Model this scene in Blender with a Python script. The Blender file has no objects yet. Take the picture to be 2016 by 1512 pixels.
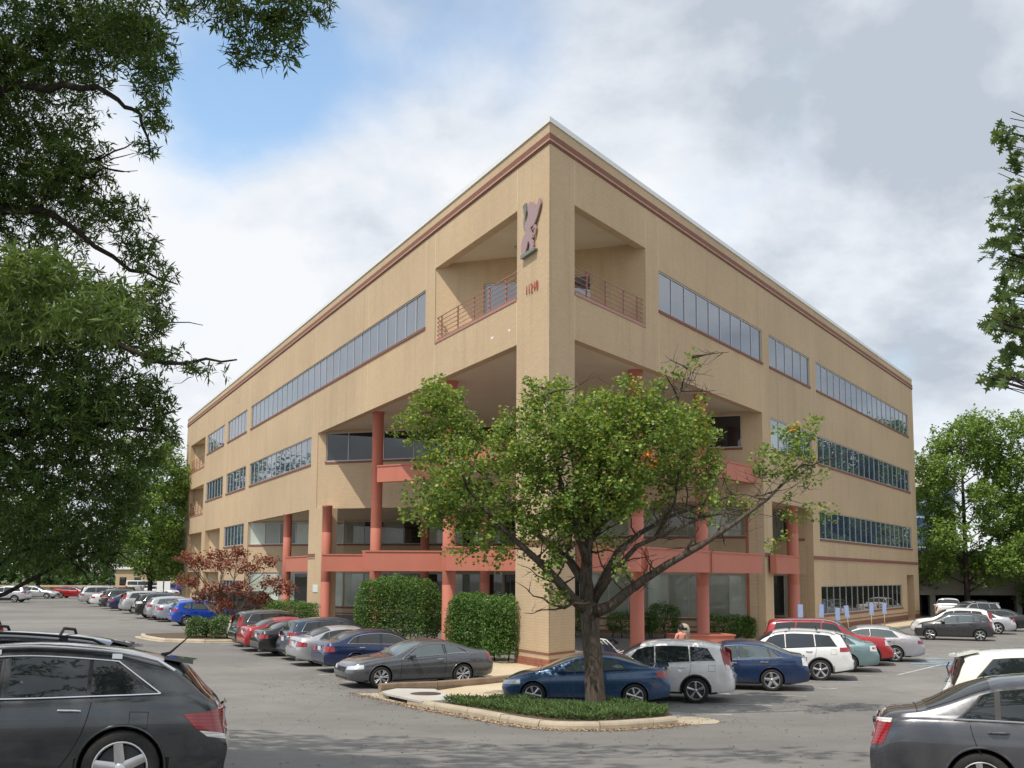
import bpy, bmesh, math, random
import numpy as np
from mathutils import Vector, Matrix
PI = math.pi
scn = bpy.context.scene
COL = scn.collection

# ---------------------------------------------------------------- camera, sky, sun, exposure
EYE = 3.355
cam_d = bpy.data.cameras.new('camera')
cam = bpy.data.objects.new('camera', cam_d)
COL.objects.link(cam)
cam_d.sensor_fit = 'HORIZONTAL'
cam_d.sensor_width = 36.0
cam_d.lens = 2050.0 / 2016.0 * 36.0
cam_d.shift_x = 0.0
cam_d.shift_y = (913.3612 - 756.0) / 2016.0
cam_d.clip_start = 0.1
cam_d.clip_end = 6000
_p, _r = 0.106884, 0.00558255
_cp, _sp, _cr, _sr = math.cos(_p), math.sin(_p), math.cos(_r), math.sin(_r)
_fwd = Vector((0, _cp, _sp)); _up = Vector((0, -_sp, _cp)); _rt = Vector((1, 0, 0))
_r2 = _cr * _rt + _sr * _up
_u2 = -_sr * _rt + _cr * _up
cam.matrix_world = Matrix(((_r2.x, _u2.x, -_fwd.x, 0), (_r2.y, _u2.y, -_fwd.y, 0), (_r2.z, _u2.z, -_fwd.z, EYE), (0, 0, 0, 1)))
scn.camera = cam

SUN_AZ = math.radians(36.0)      # left of straight behind the camera
SUN_EL = math.radians(60.0)
sun_vec = Vector((-math.sin(SUN_AZ) * math.cos(SUN_EL), -math.cos(SUN_AZ) * math.cos(SUN_EL), math.sin(SUN_EL)))
sun_d = bpy.data.lights.new('sun', 'SUN')
sun_d.energy = 3.1
sun_d.angle = math.radians(0.6)
sun_d.color = (1.0, 0.93, 0.82)
sun = bpy.data.objects.new('sun', sun_d)
COL.objects.link(sun)
sun.rotation_euler = sun_vec.to_track_quat('Z', 'Y').to_euler()
sun.location = (-30, -40, 60)

def build_world():
    w = bpy.data.worlds.new('World')
    scn.world = w
    w.use_nodes = True
    nt = w.node_tree
    nt.nodes.clear()
    N = nt.nodes.new; L = nt.links.new
    out = N('ShaderNodeOutputWorld'); bg = N('ShaderNodeBackground')
    bg.inputs['Strength'].default_value = 0.11
    L(bg.outputs[0], out.inputs[0])
    sky = N('ShaderNodeTexSky'); sky.sky_type = 'NISHITA'; sky.sun_disc = False
    sky.sun_elevation = SUN_EL
    sky.sun_rotation = math.atan2(sun_vec.x, sun_vec.y)
    sky.air_density = 1.3; sky.dust_density = 0.4; sky.ozone_density = 1.6
    tc = N('ShaderNodeTexCoord')
    sep = N('ShaderNodeSeparateXYZ'); L(tc.outputs['Generated'], sep.inputs[0])
    def M(op, a, b=None, c=None, clamp=False):
        m = N('ShaderNodeMath'); m.operation = op; m.use_clamp = clamp
        for i, v in enumerate((a, b, c)):
            if v is None: continue
            if isinstance(v, (int, float)): m.inputs[i].default_value = v
            else: L(v, m.inputs[i])
        return m.outputs[0]
    zz = M('ADD', M('MAXIMUM', sep.outputs['Z'], 0.0), 0.42)
    px = M('DIVIDE', sep.outputs['X'], zz); py = M('DIVIDE', sep.outputs['Y'], zz)
    cmb = N('ShaderNodeCombineXYZ'); L(px, cmb.inputs[0]); L(py, cmb.inputs[1])
    def noise(scale, detail, rough, loc=(0, 0, 0), dist=0.0):
        mp = N('ShaderNodeMapping'); L(cmb.outputs[0], mp.inputs[0]); mp.inputs['Location'].default_value = loc
        n = N('ShaderNodeTexNoise'); L(mp.outputs[0], n.inputs['Vector'])
        n.inputs['Scale'].default_value = scale; n.inputs['Detail'].default_value = detail
        n.inputs['Roughness'].default_value = rough; n.inputs['Distortion'].default_value = dist
        return n.outputs[0]
    big = noise(2.3, 10, 0.56, (3.1, 0.7, 0), 0.25)
    # open patches of blue in the cloud deck, each a direction in the sky
    def patch(d, tight, amt):
        v = Vector(d).normalized()
        dp = N('ShaderNodeVectorMath'); dp.operation = 'DOT_PRODUCT'
        L(tc.outputs['Generated'], dp.inputs[0]); dp.inputs[1].default_value = v
        return M('MULTIPLY', M('POWER', M('MAXIMUM', dp.outputs['Value'], 0.0), tight), amt)
    holes = patch((-0.235, 1.0, 0.485), 300, 0.62)
    holes = M('ADD', holes, patch((-0.33, 1.0, 0.45), 300, 0.30))
    holes = M('ADD', holes, patch((-0.05, 1.0, 0.57), 260, 0.38))
    holes = M('ADD', holes, patch((0.375, 1.0, 0.20), 4000, 0.26))
    holes = M('ADD', holes, patch((0.42, 1.0, 0.15), 2500, 0.15))
    holes = M('ADD', holes, patch((-1.0, -0.5, 0.7), 6, 0.30))
    holes = M('ADD', holes, patch((-0.18, 1.0, 0.33), 160, -0.34))
    dens = M('SUBTRACT', M('ADD', M('MULTIPLY', big, 1.55), -0.12), holes)
    mr = N('ShaderNodeMapRange'); mr.interpolation_type = 'SMOOTHSTEP'
    L(dens, mr.inputs['Value']); mr.inputs['From Min'].default_value = 0.10; mr.inputs['From Max'].default_value = 0.64
    sh = noise(3.0, 11, 0.58, (7.3, 2.2, 4.0), 0.12)
    # heavier grey deck to the upper right, bright banks low down
    grey = M('ADD', sh, patch((0.40, 1.0, 0.50), 40, 0.10))
    grey = M('ADD', grey, patch((0.39, 1.0, 0.32), 160, 0.10))
    grey = M('ADD', grey, patch((0.14, 1.0, 0.34), 190, -0.10))
    grey = M('ADD', grey, patch((-0.24, 1.0, 0.2), 90, -0.14))
    cr = N('ShaderNodeValToRGB'); L(grey, cr.inputs[0])
    e = cr.color_ramp.elements
    e[0].position = 0.41; e[0].color = (6.9, 7.05, 7.3, 1)
    e[1].position = 0.68; e[1].color = (3.9, 4.35, 4.95, 1)
    m = e.new(0.52); m.color = (5.9, 6.25, 6.75, 1)
    tint = N('ShaderNodeMixRGB'); tint.blend_type = 'MULTIPLY'; tint.inputs[0].default_value = 1.0
    L(sky.outputs[0], tint.inputs[1]); tint.inputs[2].default_value = (1.72, 1.70, 1.62, 1)
    mix = N('ShaderNodeMixRGB'); L(mr.outputs[0], mix.inputs[0]); L(tint.outputs[0], mix.inputs[1]); L(cr.outputs[0], mix.inputs[2])
    L(mix.outputs[0], bg.inputs['Color'])
build_world()
vs = scn.view_settings
vs.view_transform = 'Standard'; vs.look = 'None'; vs.gamma = 1.0; vs.use_curve_mapping = False
vs.exposure = 0.30

# ---------------------------------------------------------------- helpers
def setp(o, label=None, cat=None, group=None, kind=None):
    if label: o['label'] = label
    if cat: o['category'] = cat
    if group: o['group'] = group
    if kind: o['kind'] = kind
    return o

def thing(name, label=None, cat=None, loc=(0, 0, 0), rz=0.0, group=None, kind=None):
    o = bpy.data.objects.new(name, None)
    COL.objects.link(o)
    o.location = loc; o.rotation_euler = (0, 0, rz)
    o.empty_display_size = 0.3
    return setp(o, label, cat, group, kind)

def add(name, mesh, parent=None, loc=None, rot=None, scale=None):
    o = bpy.data.objects.new(name, mesh)
    COL.objects.link(o)
    if parent: o.parent = parent
    if loc is not None: o.location = loc
    if rot is not None: o.rotation_euler = rot
    if scale is not None: o.scale = scale
    return o

def copy_tree(o, parent=None):
    c = o.copy(); COL.objects.link(c)
    if parent is not None: c.parent = parent
    for ch in o.children: copy_tree(ch, c)
    return c

class MB:
    """collects polygons into one mesh"""
    def __init__(self): self.v = []; self.f = []; self.m = []; self.s = []
    def poly(self, pts, mi=0, smooth=False):
        b = len(self.v); self.v += [tuple(p) for p in pts]
        self.f.append(tuple(range(b, b + len(pts)))); self.m.append(mi); self.s.append(smooth); return self
    def mesh_(self, vs, fs, mi=0, smooth=False):
        b = len(self.v); self.v += [tuple(p) for p in vs]
        for f in fs: self.f.append(tuple(b + i for i in f)); self.m.append(mi); self.s.append(smooth)
        return self
    def hexa(self, p, mi=0):
        """8 points: bottom ring of four, top ring of four"""
        return self.mesh_(p, [(3, 2, 1, 0), (4, 5, 6, 7), (0, 1, 5, 4), (1, 2, 6, 5), (2, 3, 7, 6), (3, 0, 4, 7)], mi)
    def box(self, x0, x1, y0, y1, z0, z1, mi=0):
        return self.hexa([(x0, y0, z0), (x1, y0, z0), (x1, y1, z0), (x0, y1, z0), (x0, y0, z1), (x1, y0, z1), (x1, y1, z1), (x0, y1, z1)], mi)
    def cbox(self, c, s, rz=0.0, mi=0):
        ca, sa = math.cos(rz), math.sin(rz); p = []
        for z in (-.5, .5):
            for x, y in ((-.5, -.5), (.5, -.5), (.5, .5), (-.5, .5)):
                X, Y = x * s[0], y * s[1]
                p.append((c[0] + X * ca - Y * sa, c[1] + X * sa + Y * ca, c[2] + z * s[2]))
        return self.hexa(p, mi)
    def prism(self, ring, z0, z1, mi=0):
        n = len(ring); b = [(x, y, z0) for x, y in ring]; t = [(x, y, z1) for x, y in ring]
        fs = [tuple(reversed(range(n))), tuple(range(n, 2 * n))] + [(i, (i + 1) % n, n + (i + 1) % n, n + i) for i in range(n)]
        return self.mesh_(b + t, fs, mi)
    def tube(self, pts, rad, n=8, mi=0, cap=True, smooth=True):
        P = [Vector(p) for p in pts]
        R = rad if hasattr(rad, '__len__') else [rad] * len(P)
        vs = []; fs = []; ref = None
        for i, p in enumerate(P):
            t = (P[min(i + 1, len(P) - 1)] - P[max(i - 1, 0)]).normalized()
            if ref is None:
                ref = t.orthogonal().normalized()
            ref = (ref - t * ref.dot(t))
            ref = ref.normalized() if ref.length > 1e-6 else t.orthogonal().normalized()
            b = t.cross(ref)
            for k in range(n):
                a = 2 * PI * k / n
                vs.append(p + (ref * math.cos(a) + b * math.sin(a)) * R[i])
        for i in range(len(P) - 1):
            for k in range(n):
                fs.append((i * n + k, i * n + (k + 1) % n, (i + 1) * n + (k + 1) % n, (i + 1) * n + k))
        self.mesh_(vs, fs, mi, smooth)
        if cap:
            b = len(self.v) - len(vs)
            self.f.append(tuple(b + k for k in reversed(range(n)))); self.m.append(mi); self.s.append(False)
            b2 = b + (len(P) - 1) * n
            self.f.append(tuple(b2 + k for k in range(n))); self.m.append(mi); self.s.append(False)
        return self
    def lathe(self, prof, n=24, mi=0, axis='z', o=(0, 0, 0), closed=False):
        """prof: (r, h) pairs round an axis"""
        vs = []; fs = []
        for r, h in prof:
            for k in range(n):
                a = 2 * PI * k / n; c, s = r * math.cos(a), r * math.sin(a)
                vs.append((o[0] + c, o[1] + s, o[2] + h) if axis == 'z' else (o[0] + c, o[1] + h, o[2] + s))
        m = len(prof)
        for i in range(m if closed else m - 1):
            j = (i + 1) % m
            for k in range(n):
                q = (i * n + k, i * n + (k + 1) % n, j * n + (k + 1) % n, j * n + k)
                fs.append(q if axis == 'z' else tuple(reversed(q)))
        return self.mesh_(vs, fs, mi, True)
    def mesh(self, name, mats):
        me = bpy.data.meshes.new(name)
        me.from_pydata(self.v, [], self.f)
        for m in (mats if isinstance(mats, (list, tuple)) else [mats]): me.materials.append(m)
        me.polygons.foreach_set('material_index', self.m)
        me.polygons.foreach_set('use_smooth', self.s)
        me.update()
        return me
    def obj(self, name, mats, parent=None, **k):
        return add(name, self.mesh(name, mats), parent, **k)

def np_mesh(name, verts, faces_flat, nper, mats, midx=None, smooth=False, attr=None):
    """fast mesh from arrays: all faces with nper corners"""
    me = bpy.data.meshes.new(name)
    nv = len(verts); nf = len(faces_flat) // nper
    me.vertices.add(nv); me.vertices.foreach_set('co', np.asarray(verts, np.float32).ravel())
    me.loops.add(nf * nper); me.loops.foreach_set('vertex_index', np.asarray(faces_flat, np.int32))
    me.polygons.add(nf)
    me.polygons.foreach_set('loop_start', np.arange(0, nf * nper, nper, dtype=np.int32))
    for m in (mats if isinstance(mats, (list, tuple)) else [mats]): me.materials.append(m)
    if midx is not None: me.polygons.foreach_set('material_index', np.asarray(midx, np.int32))
    me.polygons.foreach_set('use_smooth', np.full(nf, smooth))
    if attr is not None:
        a = me.attributes.new('rnd', 'FLOAT', 'FACE'); a.data.foreach_set('value', np.asarray(attr, np.float32))
    me.update(calc_edges=True)
    return me

# ---------------------------------------------------------------- materials
class Mat:
    def __init__(self, name):
        self.m = bpy.data.materials.new(name); self.m.use_nodes = True
        self.nt = self.m.node_tree; self.b = self.nt.nodes['Principled BSDF']
        self.out = self.nt.nodes['Material Output']
    def N(self, t): return self.nt.nodes.new(t)
    def L(self, a, b): self.nt.links.new(a, b)
    def set(self, **k):
        for n, v in k.items():
            n = n.replace('_', ' ')
            i = self.b.inputs[n]
            if isinstance(v, (tuple, list)) and len(v) == 3: v = tuple(v) + (1,)
            i.default_value = v
        return self
    def coord(self, kind='Object', scale=(1, 1, 1)):
        tc = self.N('ShaderNodeTexCoord'); mp = self.N('ShaderNodeMapping')
        self.L(tc.outputs[kind], mp.inputs[0]); mp.inputs['Scale'].default_value = scale
        return mp.outputs[0]
    def noise(self, vec, scale, detail=5, rough=0.6, dist=0.0):
        n = self.N('ShaderNodeTexNoise'); self.L(vec, n.inputs['Vector'])
        n.inputs['Scale'].default_value = scale; n.inputs['Detail'].default_value = detail
        n.inputs['Roughness'].default_value = rough; n.inputs['Distortion'].default_value = dist
        return n.outputs[0]
    def ramp(self, fac, stops):
        r = self.N('ShaderNodeValToRGB'); self.L(fac, r.inputs[0]); e = r.color_ramp.elements
        for i, (p, c) in enumerate(stops):
            x = e[i] if i < 2 else e.new(p)
            x.position = p; x.color = tuple(c) + (1,) if len(c) == 3 else c
        return r.outputs[0]
    def mix(self, fac, a, b, mode='MIX'):
        m = self.N('ShaderNodeMixRGB'); m.blend_type = mode
        for i, v in enumerate((fac, a, b)):
            if isinstance(v, (int, float)): m.inputs[i].default_value = v
            elif isinstance(v, (tuple, list)): m.inputs[i].default_value = tuple(v) + (1,)
            else: self.L(v, m.inputs[i])
        return m.outputs[0]
    def bump(self, h, strength=0.3, dist=0.02, normal=None):
        b = self.N('ShaderNodeBump'); self.L(h, b.inputs['Height'])
        b.inputs['Strength'].default_value = strength; b.inputs['Distance'].default_value = dist
        if normal is not None: self.L(normal, b.inputs['Normal'])
        self.L(b.outputs[0], self.b.inputs['Normal']); return b.outputs[0]
    def base(self, c):
        if isinstance(c, tuple): self.b.inputs['Base Color'].default_value = c + (1,)
        else: self.L(c, self.b.inputs['Base Color'])
        return self

def simple(name, col, rough=0.5, metal=0.0, spec=0.5, var=0.12, scale=6.0, bump=0.0):
    m = Mat(name); m.set(Roughness=rough, Metallic=metal, Specular_IOR_Level=spec)
    v = m.coord('Object')
    n = m.noise(v, scale, 4)
    lo = tuple(c * (1 - var) for c in col); hi = tuple(min(1, c * (1 + var)) for c in col)
    m.base(m.ramp(n, [(0.3, lo), (0.7, hi)]))
    if bump: m.bump(m.noise(v, scale * 6, 3), bump, 0.01)
    return m.m

# terrain: the drive slopes down from the camera to a level lot, rising gently to the far left
_ctrl = np.array([(0, 0, 1.8), (-4, 10.6, 1.03), (-6, 14, .85), (5.2, 12.3, .76), (8, 16, .58), (0, 16, .5), (0, 20, .18),
                  (0.6, 25, -.02), (-4, 23.5, .08), (8, 25.6, -.03), (8, 31, -.05), (16, 42, -.06), (23, 55, -.05), (-4.5, 31.5, -.05),
                  (-8, 36, -.02), (-12, 43.5, .02), (1, 37, -.02), (-23, 65, .40), (-52, 116, .42), (-35, 98, .40), (34, 87, -.12), (60, 102, -.2),
                  (-30, 38, .5), (-20, 23, .85), (-18, 8, 1.4), (20, 10, .8), (30, 26, .2), (40, 51, 0), (120, 153, -.2), (-110, 180, .55), (0, 190, .2),
                  (-15, -15, 2.0), (15, -15, 2.0), (-80, 25, .8), (80, 25, .2), (-80, -40, 2.0), (80, -40, 1.8)], float)
def _tps_fit():
    P = _ctrl[:, :2]; n = len(P)
    d = np.linalg.norm(P[:, None] - P[None], axis=2)
    K = np.where(d > 0, d * d * np.log(d + 1e-9), 0) + np.eye(n) * 2.0
    A = np.zeros((n + 3, n + 3)); A[:n, :n] = K; A[:n, n] = 1; A[:n, n + 1:] = P; A[n, :n] = 1; A[n + 1:, :n] = P.T
    b = np.zeros(n + 3); b[:n] = _ctrl[:, 2]
    return np.linalg.solve(A, b)
_tps = _tps_fit()
def gz(x, y):
    x = np.clip(np.asarray(x, float), -120, 120); y = np.clip(np.asarray(y, float), -40, 190)
    d = np.sqrt((x[..., None] - _ctrl[:, 0]) ** 2 + (y[..., None] - _ctrl[:, 1]) ** 2)
    k = np.where(d > 0, d * d * np.log(d + 1e-9), 0)
    n = len(_ctrl)
    return k @ _tps[:n] + _tps[n] + _tps[n + 1] * x + _tps[n + 2] * y
def G(x, y): return float(gz(np.array(x), np.array(y)))
# ================================================================ materials of the building
def wall_material():
    m = Mat('tan_painted_brick'); m.set(Roughness=0.82, Specular_IOR_Level=0.25)
    tc = m.N('ShaderNodeUVMap')
    uv = tc.outputs[0]
    mp = m.N('ShaderNodeMapping'); m.L(uv, mp.inputs[0])
    br = m.N('ShaderNodeTexBrick'); m.L(mp.outputs[0], br.inputs['Vector'])
    br.inputs['Scale'].default_value = 1.0; br.inputs['Brick Width'].default_value = 0.30; br.inputs['Row Height'].default_value = 0.10
    br.inputs['Mortar Size'].default_value = 0.010; br.inputs['Mortar Smooth'].default_value = 0.4; br.inputs['Bias'].default_value = 0.0
    br.inputs['Color1'].default_value = (1.03, 1.02, 1.0, 1); br.inputs['Color2'].default_value = (0.96, 0.96, 0.95, 1); br.inputs['Mortar'].default_value = (0.86, 0.85, 0.83, 1)
    blot = m.noise(uv, 0.16, 6, 0.62)
    c = m.ramp(blot, [(0.30, (0.538, 0.403, 0.260)), (0.72, (0.622, 0.472, 0.311))])
    st = m.N('ShaderNodeMapping'); m.L(uv, st.inputs[0]); st.inputs['Scale'].default_value = (1.6, 0.10, 1)
    streak = m.noise(st.outputs[0], 1.0, 6, 0.65)
    c = m.mix(m.ramp(streak, [(0.50, (0, 0, 0)), (0.78, (0.42, 0.42, 0.42))]), c, (0.34, 0.27, 0.18))
    pt = m.noise(uv, 0.055, 3, 0.5); c = m.mix(1.0, c, m.ramp(pt, [(0.35, (0.90, 0.91, 0.93)), (0.65, (1.05, 1.03, 1.0))]), 'MULTIPLY')
    c = m.mix(1.0, c, br.outputs['Color'], 'MULTIPLY')
    # scuffed and repainted brick courses
    mm = m.N('ShaderNodeMapping'); m.L(uv, mm.inputs[0]); mm.inputs['Scale'].default_value = (1.1, 9.0, 1)
    sc = m.noise(mm.outputs[0], 1.0, 4, 0.7)
    c = m.mix(m.ramp(sc, [(0.66, (0, 0, 0)), (0.74, (0.42, 0.42, 0.42))]), c, (0.33, 0.26, 0.18))
    m.base(c)
    h = m.N('ShaderNodeMath'); h.operation = 'SUBTRACT'; h.inputs[0].default_value = 1.0; m.L(br.outputs['Fac'], h.inputs[1])
    m.bump(h.outputs[0], 0.45, 0.012)
    return m.m
M_wall = wall_material()
M_soffit = simple('soffit_plaster', (0.64, 0.56, 0.42), 0.9, var=0.05, scale=0.8)
M_band = simple('red_brown_brick_band', (0.225, 0.095, 0.065), 0.8, var=0.14, scale=7, bump=0.2)
M_lip = simple('pale_brick_lip', (0.50, 0.32, 0.22), 0.8, var=0.1)
M_coping = simple('white_metal_coping', (0.78, 0.79, 0.78), 0.45, var=0.03)
M_joint = simple('pale_sealant', (0.66, 0.55, 0.38), 0.8, var=0.05)
def red_material():
    m = Mat('salmon_painted_steel'); m.set(Roughness=.58); v = m.coord('Object')
    c = m.ramp(m.noise(v, .5, 6, .65), [(.3, (.490, .165, .112)), (.7, (.555, .188, .124))])
    st = m.N('ShaderNodeMapping'); m.L(v, st.inputs[0]); st.inputs['Scale'].default_value = (5, 5, .35)
    c = m.mix(m.ramp(m.noise(st.outputs[0], 1.0, 6, .7), [(.55, (0, 0, 0)), (.8, (.45, .45, .45))]), c, (.36, .13, .09))
    m.base(c); m.bump(m.noise(v, 14, 4), .12, .01); return m.m
M_red = red_material()
M_rail = simple('pink_brown_railing_paint', (0.40, 0.19, 0.145), 0.5, var=0.06)
M_alu = simple('pale_aluminium_frame', (0.54, 0.54, 0.53), 0.4, metal=0.2, var=0.04)
M_alu_dk = simple('grey_aluminium_frame', (0.42, 0.40, 0.36), 0.45, metal=0.2, var=0.05)
M_brick = simple('red_brick', (0.30, 0.115, 0.068), 0.85, var=0.22, scale=4, bump=0.25)
M_mortar = simple('mortar', (0.34, 0.22, 0.16), 0.9)
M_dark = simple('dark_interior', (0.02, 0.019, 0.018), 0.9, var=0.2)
M_roof = simple('roof_gravel', (0.30, 0.29, 0.27), 0.95, var=0.2)
M_emblem = simple('mauve_metal_plate', (0.36, 0.24, 0.24), 0.5, var=0.05)
M_emblem_dk = simple('grey_green_metal_plate', (0.19, 0.20, 0.17), 0.5, var=0.06)
M_digit = simple('red_metal_digit', (0.42, 0.10, 0.075), 0.5)
M_sign_w = simple('white_enamel', (0.80, 0.80, 0.78), 0.4, var=0.02)

def glass_mat(name, col, ior, rough=0.015, wob=0.02):
    m = Mat(name); m.set(Roughness=rough, IOR=ior)
    v = m.coord('Object'); m.base(m.ramp(m.noise(v, 0.35, 3), [(0.3, tuple(c * .7 for c in col)), (0.7, tuple(c * 1.25 for c in col))]))
    m.bump(m.noise(v, 0.9, 2), wob, 0.03)
    return m.m
M_glass = glass_mat('blue_tinted_window_glass', (0.045, 0.075, 0.125), 2.7)
M_glass_dk = glass_mat('dark_window_glass', (0.022, 0.024, 0.024), 1.75)
M_glass_bl = glass_mat('glass_with_blind_behind', (0.27, 0.29, 0.235), 1.6, 0.03)
M_glass_bl2 = glass_mat('glass_with_pale_blind_behind', (0.48, 0.53, 0.45), 1.6, 0.03)

# ================================================================ facade frames
uL = Vector((-0.43670207, 0.89960619)); uR = Vector((0.54370246, 0.83927804)); CN = Vector((1.34065659, 37.3))
inL = Vector((0.89960619, 0.43670207))      # inward normals
inR = Vector((-0.83927804, 0.54370246))
LEN_L, LEN_R, TOPZ = 85.0, 60.6, 20.2
def P2(f, t, d=0.0):
    u, n = (uL, inL) if f == 'L' else (uR, inR)
    return CN + u * t + n * d
def P3(f, t, d, z):
    p = P2(f, t, d); return (p.x, p.y, z)
def ang2(v): return math.atan2(v[1], v[0])

building = thing('office_building', 'large tan brick office block with salmon columns and a sharp corner marked 11240', 'building', (CN.x, CN.y, 0))
B_INV = Matrix.Translation((-CN.x, -CN.y, 0))
def bpart(name, mb, mats, parent=None, **k):
    o = mb.obj(name, mats, parent or building, **k)
    if parent is None: o.matrix_parent_inverse = B_INV
    return o

def uv_from(me, fn):
    uv = me.uv_layers.new(name='UVMap')
    co = me.vertices
    for lp in me.loops:
        uv.data[lp.index].uv = fn(co[lp.vertex_index].co)

class Face:
    """axis frame of any vertical wall: origin, along-vector, inward vector"""
    def __init__(self, o, u, n): self.o = Vector(o); self.u = Vector(u); self.n = Vector(n)
    def p(self, t, d, z):
        q = self.o + self.u * t + self.n * d; return (q.x, q.y, z)
FL = Face(CN, uL, inL); FR = Face(CN, uR, inR)
def face_between(a, b):
    """wall face from a to b seen from the camera side (inward = away from camera)"""
    a = Vector(a); b = Vector(b); u = (b - a).normalized(); n = Vector((-u.y, u.x))
    if n.y < 0: n = -n
    return Face(a, u, n), (b - a).length

def wall_slab(name, F, t0, t1, z0, z1, openings, thick=0.4, mat=None, parent=None, mitre=False):
    ts = sorted({t0, t1} | {min(max(v, t0), t1) for o in openings for v in o[:2]})
    zs = sorted({z0, z1} | {min(max(v, z0), z1) for o in openings for v in o[2:4]})
    nt, nz = len(ts) - 1, len(zs) - 1
    solid = [[True] * nz for _ in range(nt)]
    for i in range(nt):
        for j in range(nz):
            tm, zm = (ts[i] + ts[i + 1]) / 2, (zs[j] + zs[j + 1]) / 2
            if any(o[0] < tm < o[1] and o[2] < zm < o[3] for o in openings): solid[i][j] = False
    mb = MB(); uvs = []
    class Q:
        @staticmethod
        def p(t, d, z): return F.p(t + (0.605 * d if (mitre and t == t0) else 0.0), d, z)
    P_ = Q.p
    S = lambda i, j: 0 <= i < nt and 0 <= j < nz and solid[i][j]
    def q(pts, uv):
        mb.poly(pts); uvs.extend(uv)
    for i in range(nt):
        for j in range(nz):
            if not solid[i][j]: continue
            a, b, c, d = ts[i], ts[i + 1], zs[j], zs[j + 1]
            q([P_(a, 0, c), P_(b, 0, c), P_(b, 0, d), P_(a, 0, d)], [(a, c), (b, c), (b, d), (a, d)])
            q([P_(a, thick, c), P_(a, thick, d), P_(b, thick, d), P_(b, thick, c)], [(a, c), (a, d), (b, d), (b, c)])
            if not S(i - 1, j): q([P_(a, 0, c), P_(a, 0, d), P_(a, thick, d), P_(a, thick, c)], [(0, c), (0, d), (thick, d), (thick, c)])
            if not S(i + 1, j): q([P_(b, 0, c), P_(b, thick, c), P_(b, thick, d), P_(b, 0, d)], [(0, c), (thick, c), (thick, d), (0, d)])
            if not S(i, j - 1): q([P_(a, 0, c), P_(a, thick, c), P_(b, thick, c), P_(b, 0, c)], [(a, 0), (a, thick), (b, thick), (b, 0)])
            if not S(i, j + 1): q([P_(a, 0, d), P_(b, 0, d), P_(b, thick, d), P_(a, thick, d)], [(a, 0), (b, 0), (b, thick), (a, thick)])
    me = mb.mesh(name, [mat or M_wall])
    uv = me.uv_layers.new(name='UVMap')
    uv.data.foreach_set('uv', [x for p in uvs for x in p])
    o = add(name, me, parent or building)
    if parent is None: o.matrix_parent_inverse = B_INV
    return o

def strip(mb, F, t0, t1, z0, z1, d0, d1, mi=0):
    mb.hexa([F.p(t0, d0, z0), F.p(t1, d0, z0), F.p(t1, d1, z0), F.p(t0, d1, z0), F.p(t0, d0, z1), F.p(t1, d0, z1), F.p(t1, d1, z1), F.p(t0, d1, z1)], mi)

_pane_cache = {}
rng = random.Random(5)
def window(F, t0, t1, z0, z1, n, depth=0.09, glass=None, frame=None, mull=0.042, cuts=None, transom=None, sill=True, label=None, glasses=None):
    """frame with mullions as the part, every pane a sub-part"""
    fr = MB(); e = 0.06
    xs = cuts or [t0 + (t1 - t0) * i / n for i in range(n + 1)]
    n = len(xs) - 1
    strip(fr, F, t0, t1, z0, z0 + e, depth - 0.04, depth + 0.06); strip(fr, F, t0, t1, z1 - e, z1, depth - 0.04, depth + 0.06)
    for i, x in enumerate(xs):
        w = mull / 2
        a, b = (x, x + e) if i == 0 else (x - e, x) if i == n else (x - w, x + w)
        strip(fr, F, a, b, z0 + e, z1 - e, depth - 0.035, depth + 0.055)
    if transom:
        for i in range(n): strip(fr, F, xs[i] + .06, xs[i + 1] - .06, transom - .03, transom + .03, depth - .03, depth + .05)
    w = bpart('window', fr, [frame or M_alu])
    if label: w['label'] = label
    for i in range(n):
        a, b = xs[i] + 0.02, xs[i + 1] - 0.02
        g = glasses[i % len(glasses)] if glasses else (glass or M_glass)
        mb = MB(); j1, j2, j3 = (rng.uniform(-.003, .003) for _ in range(3))
        p = [F.p(a, depth + j1, z0 + .03), F.p(b, depth + j2, z0 + .03), F.p(b, depth + j2 + j3, z1 - .03), F.p(a, depth + j1 + j3, z1 - .03)]
        q = [F.p(a, depth + .02, z0 + .03), F.p(b, depth + .02, z0 + .03), F.p(b, depth + .02, z1 - .03), F.p(a, depth + .02, z1 - .03)]
        mb.mesh_(p + q, [(0, 1, 2, 3), (7, 6, 5, 4), (0, 4, 5, 1), (1, 5, 6, 2), (2, 6, 7, 3), (3, 7, 4, 0)])
        bpart('pane', mb, [g], parent=w)
    if sill:
        s = MB(); strip(s, F, t0 - .04, t1 + .04, z0 - .13, z0 - .004, -0.05, depth); bpart('window_sill', s, [M_band], parent=w)
    return w

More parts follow.
